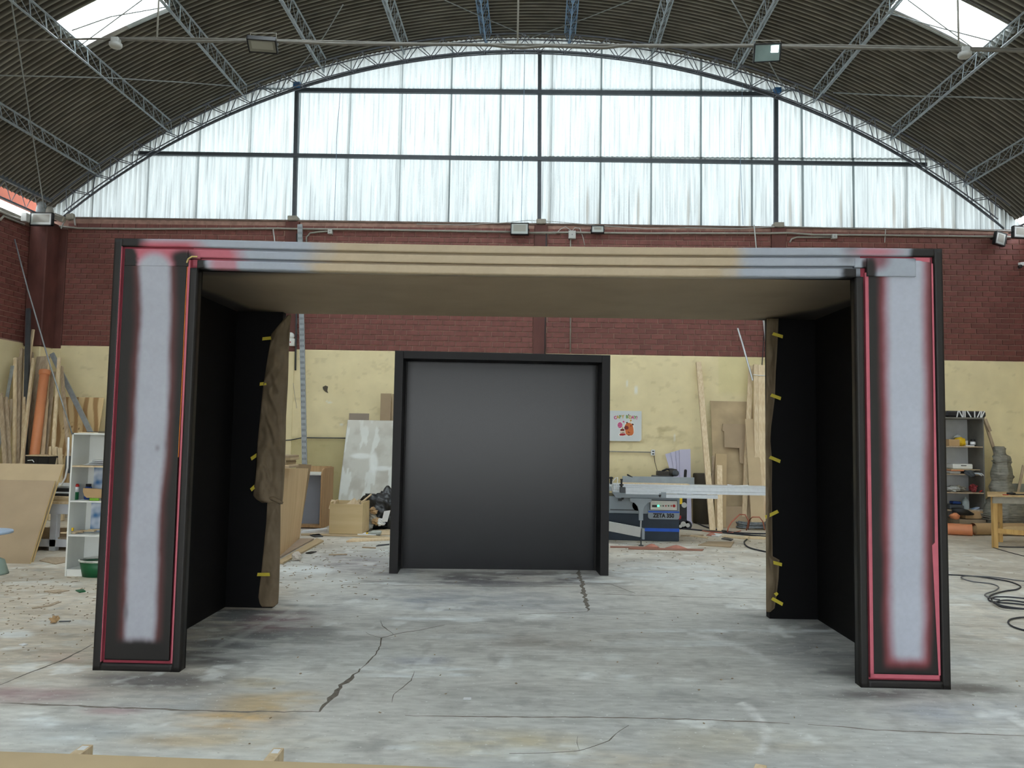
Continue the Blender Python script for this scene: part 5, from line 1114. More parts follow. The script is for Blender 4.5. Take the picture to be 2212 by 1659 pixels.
for x, y, r_ in ((1475, 1134, .10), (1484.5, 1129, .08), (1469, 1133, .06)):
    q = at(x, y, Y=Yd-.02); q.z = r_; w_ = MB(); M4 = Matrix.Translation(q) @ Matrix.Rotation(math.pi/2, 4, 'X'); w_.lathe([(r_*.55, 0), (r_, .0), (r_, .05), (r_*.55, .05)], (0, 0, 0), 18, mtx=M4); wo = w_.build('wheel', m_rub, dc); h = MB(); h.lathe([(r_*.5, -.004), (r_*.5, .054), (.0005, .055)], (0, 0, 0), 14, mtx=M4); WLOC[wo.name] = WLOC[dc.name]; h.build('hub', m_lgrey, wo)
# lilac boards
lil = M('lilac_foam_board', S(186, 184, 206), .7, .02, 3)
for k, (tl_, tr_, br_, lb) in enumerate([((1437, 981), (1452, 977), (1470, 1040), 'lilac white board fanned furthest left behind the saw'), ((1449, 977), (1463, 974), (1478, 1060), 'lilac white board, second in the fan behind the saw'), ((1460, 974), (1474, 971), (1484, 1110), 'lilac white board, third in the fan behind the saw'), ((1468, 971), (1491.5, 970), (1494, 1130), 'tallest upright lilac white board at the right of the fan')]):
    Y0 = 15.6-.04*k; a, b_ = at(*tl_, Y=Y0), at(*tr_, Y=Y0); c_ = at(*br_, Y=Y0-.1); d = c_-b_; d = d*((b_.z-.0)/(b_.z-c_.z)); 
    P = [a, b_, b_+d, a+d+Vector((0, 0, (a.z-b_.z)*-1))]; P[3].z = 0; P[2].z = 0; mb = MB(); mb.add(P+[p_+Vector((0, .012, 0)) for p_ in P], [(0, 1, 2, 3), (4, 7, 6, 5), (0, 4, 5, 1), (1, 5, 6, 2), (2, 6, 7, 3), (3, 7, 4, 0)]); mb.build('foam_board', lil, None, lb, 'board')
# dark olive bin, tall timber and boards
mb = MB(); a = at(1503, 1023, Y=15.5); b_ = at(1543, 1023, Y=15.5); mb.lathe([(.19, .0), (.2, .02), (.2, a.z-.02), (.19, a.z), (.0, a.z)], ((a.x+b_.x)/2-.01, 15.62, 0), 22); single('barrel', mb, M('olive_plastic', S(60, 54, 44), .6, .12, 5), 'dark olive bin standing behind the tall timber', 'bin', smooth=True)
lean('tall_timber', 'tall pale timber leaning alone on the cream wall, right of the poster', (1509, 783), (1537, 1120), 11, 15.8, 14.5, .06, m_pine, 'timber')
lean('timber', 'short brown batten beside the foot of the tall timber', (1525, 960), (1540, 1130), 6, 15.5, 14.6, .04, m_pine2, 'timber')
def vboard(name, label, poly, Yt, Yb_, th, mat, cat='board'):
    """leaning panel: pixel outline; upper points stand further back than lower ones"""
    ys_ = [p_[1] for p_ in poly]; y0, y1 = min(ys_), max(ys_); P = [at(x, y, Y=Yt+(Yb_-Yt)*(y-y0)/(y1-y0)) for x, y in poly]
    for p_ in P: p_.z = max(p_.z, 0)
    n = len(P); nrm = Vector((0, 1, 0)); mb = MB(); mb.add(P+[p_+nrm*th for p_ in P], [tuple(range(n)), tuple(reversed(range(n, 2*n)))]+[(i, i+n, (i+1) % n+n, (i+1) % n) for i in range(n)])
    return mb.build(name, mat, None, label, cat)
vboard('mdf_sheet', 'large pale stained board leaning at the back of the board pile by the saw', [(1535, 866), (1624, 868), (1640, 1146), (1545, 1142)], 15.78, 15.2, .02, M('stained_mdf', S(178, 158, 126), .8, .16, 2.5))
vboard('mdf_sheet', 'notched brown board with steps cut in its left edge, in the pile by the saw', [(1562, 915), (1655, 918), (1660, 1150), (1566, 1150), (1564, 1094), (1605, 1094), (1606, 1002), (1598, 1000), (1597, 968), (1565, 966), (1564, 932), (1560, 930)], 15.62, 14.9, .02, m_mdf3)
vboard('mdf_sheet', 'narrow tan board standing in front of the notched board', [(1609.5, 905), (1634.5, 905), (1652, 1128), (1623, 1128)], 15.4, 14.7, .02, m_mdf2)
vboard('mdf_sheet', 'slim tan board upright behind the pale stud, left part of the pile', [(1546, 980), (1570, 981), (1568, 1140), (1543, 1140)], 15.5, 14.9, .02, M('tan_board', S(184, 162, 126), .8, .06, 4))
lean('stud', 'pale stud with a green stamp at its top, standing before the board pile', (1554, 1006), (1555, 1136), 11, 15.0, 14.4, .05, m_pine, 'timber'); q = at(1554, 1011, Y=14.93); MB
lean('stud', 'pale board end slanting inside the notch of the brown board', (1598, 1014), (1584, 1090), 12, 15.55, 15.3, .03, m_pine, 'timber')
lean('stud', 'thin grey-brown batten beside the slim tan board', (1540, 985), (1537, 1130), 4, 15.45, 14.9, .03, m_pine2, 'timber')
for k, (x, w_) in enumerate([(1632, 9), (1641, 8), (1649, 8), (1657, 8)]): lean('bundle_timber', ('outermost timber of the strapped bundle, on its left', 'second timber in the strapped bundle', 'third timber in the strapped bundle', 'timber of the strapped bundle touching the masking paper')[k], (x, 788+k), (x+1, 915), w_, 15.55, 15.3, .06, m_pine, 'timber', 'strapped timber bundle')
lean('timber', 'pale knotty board beside the strapped timber bundle', (1622, 790), (1617, 905), 10, 15.7, 15.4, .03, m_pine, 'timber')
b = MB(); b.tube([at(1627, 809, Y=15.48), at(1640, 811, Y=15.46), at(1662, 812, Y=15.48)], .008, 6); single('strap', b, m_pap, 'white strap around the timber bundle', 'strap')
b = MB(); b.tube([at(1593.5, 709, Y=15.7), at(1603, 740, Y=15.65), at(1626, 822, Y=15.5)], .018, 6); single('aluminium_bar', b, m_alu, 'thin aluminium bar leaning left over the red brick', 'bar')
b = MB(); b.tube([at(1649, 690, Y=15.75), at(1653, 724, Y=15.7), at(1656, 760, Y=15.65)], .016, 6); single('aluminium_bar', b, m_alu, 'pale bar end beside the masking paper', 'bar')
b = MB(); b.tube([at(1629, 488, Y=15.75), at(1634, 530, Y=15.75), at(1652, 700, Y=15.86), at(1646, 790, Y=15.86)], .009, 6); single('black_cable', b, m_rub, 'thin black cable hanging down the brick beside the masking paper', 'cable')
# coil, hoses and scraps on the floor by the saw
def coil(name, label, cx_, cy_, r0, turns, rr, mat, flat=.0, sx=1.0, sy=1.0, h=.018, seed=1):
    c0_ = g(cx_, cy_); r_ = random.Random(seed); P = []
    n = int(turns*22)
    for i in range(n+1):
        t = 2*math.pi*i/22; k = i//22; rad = r0*(1-.06*(k % 4))+.015*math.sin(t*2.3+k)
        P.append((c0_.x+rad*math.cos(t)*sx+.012*math.sin(k*2.1), c0_.y+rad*math.sin(t)*sy+.012*math.cos(k*1.7), rr+.003+h*(i/22)*.8))
    return single(name, MB().tube(P, rr, 6), mat, label, 'hose', smooth=True)
coil('cable_coil', 'coil of grey and black cable on the floor by the board pile', 1624, 1141, .29, 7, .016, M('grey_cable', S(112, 118, 122), .5, .3, 20), h=.02)
def cable(name, label, pts, r_, mat, z=None, cat='cable', extra=0.0):
    P = [g(*p_) for p_ in pts]; Q = []
    for i in range(len(P)-1):
        p0, p1, p2, p3 = P[max(i-1, 0)], P[i], P[i+1], P[min(i+2, len(P)-1)]
        for k in range(8):
            t = k/8; Q.append(.5*((2*p1)+(p2-p0)*t+(2*p0-5*p1+4*p2-p3)*t*t+(3*p1-p0-3*p2+p3)*t**3))
    Q.append(P[-1]); Q = [q_+Vector((0, 0, r_+.002+extra)) for q_ in Q]
    return single(name, MB().tube(Q, r_, 6), mat, label, cat, smooth=True)
cable('black_hose', 'black cable snaking from the saw foot towards the coil', [(1469, 1143), (1520, 1148), (1570, 1153), (1620, 1158), (1660, 1161)], .014, m_rub)
cable('black_hose', 'black cable looping from behind the dust collector across the scraps', [(1503, 1130), (1525, 1140), (1560, 1148), (1600, 1153), (1660, 1155)], .013, m_rub)
cable('black_hose', 'black cable curving on the pale floor toward the masking paper', [(1616, 1165), (1608, 1172), (1611, 1180), (1625, 1187), (1660, 1195)], .012, m_rub)
oc = M('faded_orange_hose', S(176, 106, 86), .6, .1, 12)
a = g(1572, 1147); b = MB(); b.tube([g(1571, 1152), at(1573, 1140, Y=14.0), at(1580, 1128, Y=14.1), at(1598, 1111, Y=14.3), at(1610, 1112, Y=14.3), at(1617, 1125, Y=14.2), g(1612, 1146)], .012, 6); single('orange_hose', b, oc, 'thin orange hose looping up against the brown boards', 'hose', smooth=True)
cable('orange_hose', 'orange hose trailing over the floor scraps by the saw', [(1470, 1141), (1500, 1145), (1540, 1151), (1580, 1152), (1600, 1148)], .010, oc)
a_ = MB(); a_.tube([g(1616, 1143), at(1619, 1124, Y=14.2), at(1625, 1117, Y=14.4), at(1640, 1117, Y=14.4), at(1648, 1127, Y=14.2), g(1652, 1145)], .012, 6); single('orange_hose', a_, oc, 'short orange hose arching behind the cable coil', 'hose', smooth=True)
for i, (lb, pts, th, mt, z0) in enumerate([
  ('brown sheet lying flat on the floor right of the saw', [(1508, 1179), (1578, 1183), (1586, 1172), (1530, 1171)], .012, m_mdf3, .003),
  ('long reddish strip across the floor in front of the saw', [(1357, 1187), (1517, 1190.5), (1520, 1188), (1360, 1184)], .012, M('reddish_strip', S(150, 104, 88), .7), .003),
  ('thin reddish strip beside the alcove foot, behind the long one', [(1318, 1183.5), (1414, 1184.5), (1416, 1183), (1318, 1181)], .01, M('reddish_strip', S(150, 104, 88)), .003),
  ('pale batten on the floor scraps right of the saw', [(1490, 1159), (1528, 1164), (1530, 1162), (1494, 1157)], .015, m_pine, .003),
  ('pale strip lying toward the masking paper', [(1560, 1161), (1618, 1166), (1620, 1162), (1566, 1158)], .015, m_pine, .003),
  ('dark wedge scrap on the floor right of the saw', [(1558, 1165), (1580, 1169), (1584, 1166), (1566, 1162)], .012, m_darkst, .003),
  ('white plastic scrap among the orange hose', [(1537, 1158), (1552, 1160), (1560, 1156), (1545, 1153)], .012, m_pap, .003),
  ('short pine block by the masking paper', [(1608, 1166), (1616, 1167), (1618, 1162), (1610, 1161)], .03, m_pine, .003),
  ('pale strip near the saw corner', [(1470, 1160), (1520, 1158), (1520, 1156), (1470, 1157)], .012, m_pine2, .003),
  ('wide pale sheet scrap behind the coil cable', [(1600, 1164), (1655, 1166), (1655, 1160), (1606, 1159)], .008, m_pine, .003)]): flat('floor_strip', lb, pts, th, mt, 'offcut', z0)
for k, (x, y, rx) in enumerate(((1461, 1185, .18), (1408, 1182, .12), (1537, 1157, .10))):
    q = g(x, y); mb = MB(); mb.lathe([(rx, .001), (rx*.7, .02), (rx*.3, .045), (.0, .055)], (q.x, q.y, 0), 18, sy=.7); single('dust_pile', mb, M('red_dust', S(178, 122, 106), .95, .15, 12), ('pink red dust heap on the floor in front of the saw', 'smaller pink dust heap near the alcove foot', 'small pink dust heap by the hoses')[k], 'dust heap', smooth=True)
q = at(1596, 1052, Y=Yk2+.05); mb = MB(); vs = [(q.x-.17, q.y, q.z), (q.x-.1, q.y+.02, q.z+.03), (q.x-.02, q.y, q.z+.008), (q.x+.1, q.y, q.z+.025), (q.x+.2, q.y+.02, q.z+.002), (q.x+.18, q.y+.12, q.z+.03), (q.x-.02, q.y+.1, q.z+.02), (q.x-.16, q.y+.1, q.z+.035)]
mb.add(vs, [(0, 1, 7), (1, 2, 6, 7), (2, 3, 5, 6), (3, 4, 5)]); single('paper_sheet', mb, m_pap, 'white paper lying on the aluminium saw carriage', 'paper')
# --- poster and socket on the wall
pa, pb_ = at(1300, 952, Y=WY-.05), at(1386, 888, Y=WY-.05); Yp = WY-.052
post = root('poster', 'white square birthday poster with a cartoon capybara, on the cream wall', 'poster', (pb_.x, Yp, pa.z))
x0_ = at(1312, 900, Y=Yp).x; MB().prism([(x0_-.05, pa.z), (pb_.x-.04, pa.z), (pb_.x, pa.z+.035), (pb_.x, pb_.z), (x0_-.05, pb_.z)], 0, .003, ((0, Yp, 0), (1, 0, 0), (0, 0, 1), (0, 1, 0))).build('paper', M('poster_white', S(206, 212, 214), .6, .02, 3), post)
MB().box((pb_.x-.03, Yp+.003, pa.z+.03), (pb_.x-.01, WY-.02, pa.z+.05)).build('mount', m_pap, post)
_z = [0]
def pp(zx, zy): # zoomed crop pixel -> wall
    q = at(1310+zx/16.59, 870+zy/16.59, Y=Yp); return q.x, q.z
def inkpoly(name, pts, mat):
    _z[0] += 1; P = [pp(*p_) for p_ in pts]; return MB().prism(P, -.0004-.0003*_z[0], -.0002-.0003*_z[0]+.0002, ((0, Yp, 0), (1, 0, 0), (0, 0, 1), (0, 1, 0))).build(name, mat, post)
def oval(cx_, cy_, rx, ry, n=20, rot=0):
    c_, s_ = math.cos(rot), math.sin(rot); return [(cx_+rx*math.cos(t)*c_-ry*math.sin(t)*s_, cy_+rx*math.cos(t)*s_+ry*math.sin(t)*c_) for t in [2*math.pi*k/n for k in range(n)]]
i_w = M('ink_white', S(232, 234, 232)); i_or = M('ink_orange', S(200, 112, 62)); i_br = M('ink_brown', S(120, 48, 44)); i_dk = M('ink_dark', S(66, 34, 34)); i_pk = M('ink_pink', S(196, 88, 134)); i_yl = M('ink_gold', S(196, 160, 84)); i_gr = M('ink_green', S(110, 150, 76)); i_rd = M('ink_red', S(160, 46, 52)); i_cr = M('ink_cream', S(226, 214, 196))
inkpoly('sticker_edge', [(630, 900), (640, 790), (700, 690), (800, 690), (840, 600), (900, 590), (920, 700), (990, 740), (985, 830), (1000, 960), (985, 1120), (900, 1200), (780, 1195), (620, 1200), (450, 1190), (430, 1130), (500, 1050), (480, 920), (380, 830), (380, 740), (450, 680), (540, 680), (600, 760)], i_w)
inkpoly('balloon', oval(485, 800, 88, 105), i_pk)
for x, y in ((450, 770), (520, 760), (480, 840), (530, 830), (440, 850)): inkpoly('balloon_dot', oval(x, y, 14, 14, 8), M('ink_light_pink', S(226, 150, 186)))
inkpoly('heart', oval(613, 680, 32, 32, 10), i_pk)
inkpoly('ear', oval(735, 718, 34, 26), i_dk); inkpoly('ear', oval(942, 778, 34, 34), i_dk)
inkpoly('capybara_body', [(650, 860), (665, 800), (710, 745), (780, 715), (860, 730), (920, 770), (950, 850), (970, 950), (975, 1060), (955, 1130), (900, 1170), (820, 1175), (740, 1160), (690, 1110), (675, 1000), (650, 940)], i_or)
inkpoly('snout', oval(715, 895, 80, 68, 18, .1), i_br); inkpoly('eye', oval(877, 830, 19, 20, 10), i_dk)
inkpoly('paw', [(760, 1050), (800, 1010), (790, 1050), (850, 1060), (840, 1080), (780, 1080)], i_br); inkpoly('foot', oval(800, 1165, 32, 16, 10), i_dk)
inkpoly('party_hat', [(810, 700), (868, 600), (900, 735), (860, 745)], i_cr); inkpoly('hat_tip', oval(872, 636, 34, 36, 12), i_yl)
inkpoly('cake_top', oval(570, 980, 78, 52, 16), i_br); inkpoly('cake_body', [(495, 1010), (670, 1010), (680, 1110), (490, 1110)], i_cr); inkpoly('candle', [(565, 940), (570, 860), (595, 860), (598, 930)], i_yl)
inkpoly('cake_mouth', oval(590, 1065, 20, 24, 10), i_dk); inkpoly('cake_eye', oval(523, 1060, 12, 20, 10), i_dk); inkpoly('cake_eye', oval(640, 1060, 12, 20, 10), i_dk)
inkpoly('cake_base', [(460, 1130), (520, 1095), (660, 1100), (700, 1150), (600, 1178), (480, 1175)], i_rd)
for k, (ch, x, y, mt) in enumerate([('C', 318, 540, i_pk), ('A', 408, 520, i_yl), ('P', 490, 510, i_gr), ('Y', 590, 505, i_yl), ('B', 738, 508, i_gr), ("'", 795, 480, i_dk), ('D', 850, 520, i_yl), ('A', 945, 530, i_pk), ('Y', 1030, 535, i_gr), ('!', 1090, 548, i_pk)]):
    q = pp(x, y); text_mesh('letter', ch, .088, (q[0], Yp-.002, q[1]), mt, post, sx=.95, rot=(math.pi/2, (.18-.036*k)*-1, 0), bold=.004)
# socket, wall conduits, switch
so_ = root('wall_socket', 'white double socket on the cream wall under the poster', 'socket', at(1411, 977, Y=WY-.03)); mb = MB(); pbox(mb, 1406.5, 971.5, 1415, 984, WY-.07, WY-.02); mb.build('box', m_pap, so_, bevel=.006)
for y in (975, 980.5): q = at(1411, y, Y=WY-.072); MB().box(q-Vector((.02, .001, .012)), q+Vector((.02, .003, .012))).build('outlet', m_darkst, so_)
def wallpipe(label, pts, r_, mat=None, Y=WY-.045, name='conduit', cat='conduit'):
    b = MB(); b.tube([at(*p_, Y=Y) for p_ in pts], r_, 8); return single(name, b, mat or m_conduit, label, cat, smooth=True)
wallpipe('thin grey conduit running along the cream wall from the alcove to the socket', [(1310, 975), (1406, 977)], .011)
wallpipe('dark conduit along the cream wall behind the slotted channel', [(600, 952), (628, 950.5), (652, 945.5), (760, 946.5)], .011, m_darkst)
wallpipe('thin black flex hanging from the wall socket to the saw motor', [(1413, 984), (1415, 1000), (1420, 1018), (1426, 1026)], .005, m_rub, name='flex', cat='cable')
wallpipe('long grey conduit along the top of the red brick, timber half', [(117, 488), (170, 493), (300, 494.5), (500, 494), (600, 493.5), (640, 494.5), (760, 495.5), (1104, 501)], .022, Y=WY-.06)
wallpipe('long grey conduit along the top of the red brick, shelf half', [(1143, 503), (1235, 502), (1290, 503), (1400, 504), (1660, 504), (1700, 503), (1760, 507), (1900, 508), (2150, 511), (2190, 512)], .022, Y=WY-.06)
wallpipe('second grey conduit under the first, ending in a small box', [(1706, 524), (1710, 516), (1722, 512.5), (1800, 512.5)], .018, Y=WY-.045)
wallpipe('bent grey conduit hooking down beside the slotted channel', [(662, 525), (662, 512), (670, 503.5), (690, 501), (708, 500)], .018, Y=WY-.045)
wallpipe('vertical conduit down the brick beside the middle column', [(1232.5, 517), (1232, 760)], .014)
wallpipe('vertical conduit edge down the middle column', [(1180, 505), (1177, 765)], .010, m_darkst)
wallpipe('vertical pipe beside the timber-side column, ending on the cream plaster', [(642, 505), (640, 690), (638, 800)], .018, m_darkst)
wallpipe('thin pale pole standing against the brick beside the big portal', [(590, 495), (595, 535), (600, 700), (600, 1128)], .012, m_lgrey, Y=15.5, name='pole', cat='pole')
wallpipe('thin pale pole leaning behind the portal header on the shelf side', [(1629, 486), (1633, 530), (1650, 690), (1664, 800), (1668, 1125)], .012, m_lgrey, Y=15.6, name='pole', cat='pole')
wallpipe('drooping cream wires along the top of the wall by the middle column', [(900, 484), (1000, 486), (1090, 481), (1140, 476), (1190, 478), (1290, 487), (1400, 494), (1480, 492)], .007, m_lgrey, name='wire', cat='cable')
wallpipe('curved cream cable arching over the junction box', [(1146, 505), (1200, 505), (1212, 494), (1222, 490), (1232, 497), (1236, 499), (1242, 492), (1252, 493), (1259, 512), (1263, 530)], .008, m_lgrey, name='wire', cat='cable')
wallpipe('sagging cream cable along the wall top on the shelf side', [(1480, 492), (1600, 494), (1690, 489), (1800, 492), (1912, 495), (2000, 492), (2090, 496), (2190, 499)], .008, m_lgrey, name='wire', cat='cable')
wallpipe('stub of cable hanging from the wall top on the shelf side', [(1913, 495), (1912, 510), (1911, 524)], .01, m_lgrey, name='wire', cat='cable')
def jbox(label, x0_, y0_, x1_, y1_, mat=None, Y=WY-.1):
    o_ = root('junction_box', label, 'junction box', at((x0_+x1_)/2, y1_, Y=Y)); mb = MB(); pbox(mb, x0_, y0_, x1_, y1_, Y, WY); mb.build('box', mat or m_lgrey, o_, bevel=.005)
    mb = MB(); pbox(mb, x0_+1, y0_+1, x1_-1, y1_-1, Y-.006, Y); mb.build('lid', mat or m_lgrey, o_, bevel=.002); q = at((x0_+x1_)/2, (y0_+y1_)/2, Y=Y-.008); MB().box(q-Vector((.008, 0, .008)), q+Vector((.008, .003, .008))).build('screw', m_darkst, o_)
jbox('pale junction box with two curved cables, right of the middle column', 1228, 498, 1244, 515); jbox('small grey junction box on the brick near the slotted channel', 707.5, 495, 717, 505); jbox('small grey junction box ending the doubled conduit', 1798, 505, 1809, 515)
al = root('alarm_unit', 'white round alarm on a box beside the timber-side column', 'alarm', at(630, 747, Y=WY-.1)); mb = MB(); mb.lathe([(.075, 0), (.075, .04), (.05, .07), (.0005, .08)], (0, 0, 0), 20, mtx=Matrix.Translation(at(629, 726, Y=WY-.03)) @ Matrix.Rotation(math.pi/2, 4, 'X')); mb.build('sounder', m_white, al, smooth=True)
mb = MB(); pbox(mb, 624, 731, 636, 747, WY-.1, WY-.02); mb.build('box', m_white, al, bevel=.006); q = at(627, 739, Y=WY-.102); MB().box(q-Vector((.012, 0, .012)), q+Vector((.012, .002, .012))).build('red_button', m_red, al)
b = MB(); b.tube([at(628, 748, Y=WY-.03), at(630, 800, Y=WY-.03), at(636, 850, Y=WY-.03), at(641, 882, Y=WY-.03)], .004, 5); single('wire', b, m_conduit, 'thin loose wire dangling down the cream plaster', 'cable')
# --- floodlights
m_ff = M('floodlight_black', S(26, 27, 30), .45, .05, 6); m_glass = M('floodlight_glass', S(176, 182, 180), .25, .04, 4, spec=.6); m_refl = M('floodlight_reflector', S(150, 150, 142), .4, .03, 4)
def floodlight(label, c_, w_, h_, yaw=0, pit=0, roll_=0, led=None, glass=None):
    o_ = root('floodlight', label, 'floodlight', c_); R_ = Matrix.Translation(c_) @ Matrix.Rotation(yaw, 4, 'Z') @ Matrix.Rotation(roll_, 4, 'Y') @ Matrix.Rotation(pit, 4, 'X')
    t = .018; mb = MB()
    for a_, b2 in (((-w_/2, -.03, -h_/2), (-w_/2+t, .03, h_/2)), ((w_/2-t, -.03, -h_/2), (w_/2, .03, h_/2)), ((-w_/2, -.03, -h_/2), (w_/2, .03, -h_/2+t)), ((-w_/2, -.03, h_/2-t), (w_/2, .03, h_/2)), ((-w_/2+.004, .02, -h_/2+.004), (w_/2-.004, .06, h_/2-.004))): mb.box(a_, b2, R_)
    mb.build('housing', m_ff, o_)
    MB().box((-w_/2+t, -.02, -h_/2+t), (w_/2-t, -.012, h_/2-t), R_).build('glass', glass or m_glass, o_)
    MB().box((-w_/2+t+.04, -.0225, -h_/2+t+.05), (w_/2-t-.04, -.0205, h_/2-t-.025), R_).build('led_field', m_refl if led is None else led, o_)
    for s_ in (-1, 1): MB().tube([R_ @ Vector((s_*(w_/2+.006), 0, 0)), R_ @ Vector((s_*(w_/2+.006), .12, 0)), R_ @ Vector((s_*w_*.3, .13, 0))], .008, 5).build('bracket', m_ff, o_)
    return o_, R_
floodlight('large black floodlight on the corner column top, timber side', at(90, 473.5, Y=15.25), .46, .27); floodlight('black floodlight on the wall top just left of the middle column', at(1122.5, 494.5, Y=15.75), .375, .25, roll_=.0)
floodlight('smaller black floodlight on the wall top right of the junction box', at(1291, 495.5, Y=15.75), .27, .16); floodlight('tilted floodlight near the shelf-side corner', at(2160.5, 516, Y=15.74), .24, .27, yaw=.2, roll_=.22)
floodlight('black floodlight at the frame edge above the security camera', at(2209, 502, Y=15.3), .40, .24, yaw=.1, roll_=.04)
o1, R1 = floodlight('dark floodlight hanging from the overhead conduit, facing down, unlit', at(567, 98, Y=11.2), .43, .24, yaw=.15, pit=1.1, glass=M('dim_glass', S(120, 120, 112), .3)); 
o2, R2 = floodlight('lit floodlight hanging from the overhead conduit, one bright corner', at(1657, 114, Y=11.2), .39, .26, yaw=-.12, pit=.5, roll_=.0, led=M('teal_glass', S(120, 140, 140), .25), glass=M('teal_glass', S(120, 140, 140)))
MB().box((.05, -.026, .0), (.155, -.023, .095), R2).build('lit_segment', Memit('lamp_white', (.9, 1, 1), 6), o2)
for o_, R_ in ((o1, R1), (o2, R2)):
    q = R_.translation; MB().tube([q+Vector((-.2, .02, -.0)), q+Vector((-.2, .02, .20)), q+Vector((.2, .02, .20)), q+Vector((.2, .02, .0))], .008, 5).build('hanger', m_conduit, o_)
# pale spotlights and loudspeaker boxes at the timber corner
for nm_, lb_, c_, a_ in (('lamp_box', 'grey ribbed lamp back tucked right of the corner floodlight', at(128, 470, Y=15.5), .35), ('lamp_box', 'small beige lamp box beside the ribbed lamp', at(152, 468, Y=15.55), -.2)):
    o_ = root(nm_, lb_, 'lamp', c_); R_ = Matrix.Translation(c_) @ Matrix.Rotation(a_, 4, 'Y'); w_ = .13 if a_ > 0 else .08; MB().box((-w_, -.05, -.07), (w_, .06, .06), R_).build('housing', m_cap, o_, bevel=.02)
    for k in range(4): MB().box((-w_+.02, -.056, -.06+k*.03), (w_-.02, -.05, -.05+k*.03), R_).build('rib', m_conduit, o_)
    MB().box((w_-.02, -.0, -.2), (w_+.0, .02, -.03), R_).build('bracket', m_lgrey, o_)
q = at(90, 450, Y=15.45); o_ = root('horn_speaker', 'weathered grey horn on the corner column top under the roof edge', 'speaker', q); MB().lathe([(.11, -.12), (.1, .0), (.075, .1), (.03, .14)], q, 16).build('bell', M('weathered_blue_grey', S(140, 146, 148), .7, .25, 12), o_, smooth=True); MB().lathe([(.085, -.12), (.07, -.02), (.05, .04)], q+Vector((.16, .02, -.0)), 14).build('bell', m_conduit, o_, smooth=True)
q = at(55, 470, Y=15.1); single('cable_box', MB().box(q-Vector((.06, .06, .09)), q+Vector((.06, .06, .09))), m_lgrey, 'pale cable box on the side wall top beside the corner floodlight', 'junction box', bevel=.01)
for k, (p0_, p1_, p2_) in enumerate([((0, 456), (25, 468), (50, 476)), ((0, 475), (8, 467), (52, 485))]):
    P = [at(*p_, X=XL+.06) for p_ in (p0_, p1_, p2_)]; single('conduit', MB().tube(P, .025, 8), m_conduit, ('thick conduit along the top of the timber-side wall', 'second conduit bending down on the timber-side wall')[k], 'conduit', smooth=True)
# security camera
q = at(2204, 571, Y=15.6); o_ = root('security_camera', 'small white security camera with a black lens on the brick, shelf side', 'camera', q); MB().bar(q+Vector((.25, .1, .05)), q+Vector((-.02, 0, 0)), .07, .06, side=(0, 0, 1)).build('housing', m_pap, o_, bevel=.006); mb = MB(); mb.lathe([(.035, 0), (.035, .05), (.02, .055)], (0, 0, 0), 14, mtx=Matrix.Translation(q+Vector((-.02, -.0, -.05))) @ Matrix.Rotation(math.pi/2, 4, 'X')); mb.build('lens', m_blk, o_); MB().tube([q+Vector((.1, .04, .0)), q+Vector((.12, .28, -.02))], .012, 6).build('arm', m_lgrey, o_)
# --- overhead conduits, smoke detectors, tie rods
YO = 11.2
m_ohc = M('dark_conduit', S(112, 110, 104), .55, .12, 10)
def over(label, pts, r_, mat=None, name='overhead_conduit', cat='conduit', Y=YO):
    P = [at(*p_, Y=Y) for p_ in pts]; Q = []
    for i in range(len(P)-1):
        for k in range(4): Q.append(P[i].lerp(P[i+1], k/4))
    Q.append(P[-1]); return single(name, MB().tube(Q, r_, 7), mat or m_ohc, label, cat, smooth=True)
over('upper overhead conduit stretched across the whole hall', [(-160, 88), (0, 88), (240, 83), (340, 82), (520, 85), (700, 89), (900, 94), (1110, 96), (1250, 97), (1470, 97), (1630, 97), (1800, 98), (2075, 103), (2212, 106), (2400, 109)], .016)
over('lower overhead conduit sagging beneath the upper one', [(262, 85), (330, 86), (380, 89), (480, 89), (560, 88), (740, 95), (980, 96), (1060, 97), (1090, 101), (1130, 103), (1180, 99), (1290, 103), (1310, 103), (1340, 99), (1470, 100), (1500, 101), (1625, 99), (1760, 102), (2060, 108), (2110, 108), (2212, 111), (2400, 114)], .024)
def cyl2(x, y, off): return cylpt(x, y, AR-off)
for nm_, px_, py0, py1 in (('timber', 339, -25, 84), ('middle', 1118, -40, 98), ('shelf', 2045, -30, 102)):
    b_ = at(px_ if nm_ != 'shelf' else 2071, py1, Y=YO); t_ = Vector((b_.x, YO, roofz(b_.x)-.03)); 
    single('hanger_rod', MB().tube([t_, b_], .014, 6), m_conduit, 'vertical hanger rod holding the overhead conduits, %s one' % ({'timber': 'timber side', 'middle': 'middle', 'shelf': 'shelf side'}[nm_]), 'rod', smooth=True)
for lb_, x_, y_ in (('round white ceiling sensor on the overhead conduit below the timber-side skylight', 250, 93), ('round white ceiling sensor on the overhead conduit below the shelf-side skylight', 2084, 114)):
    q = at(x_, y_, Y=YO); o_ = root('ceiling_sensor', lb_, 'sensor', q); MB().box(q+Vector((-.06, -.05, .0)), q+Vector((.06, .05, .08))).build('mount_box', m_lgrey, o_, bevel=.01); MB().lathe([(.0, -.075), (.075, -.07), (.092, -.05), (.095, -.03), (.088, -.02), (.095, -.01), (.08, .0)], q, 24).build('dome', m_lgrey, o_, smooth=True)
m_rod = M('tie_rod_paint', S(140, 146, 146), .5, .1, 9)
def tie(label, pts, r_=.012, off=.30):
    P = [cyl2(x, y, off) for x, y in pts]; single('tie_rod', MB().tube(P, r_, 6), m_rod, label, 'rod', smooth=True)
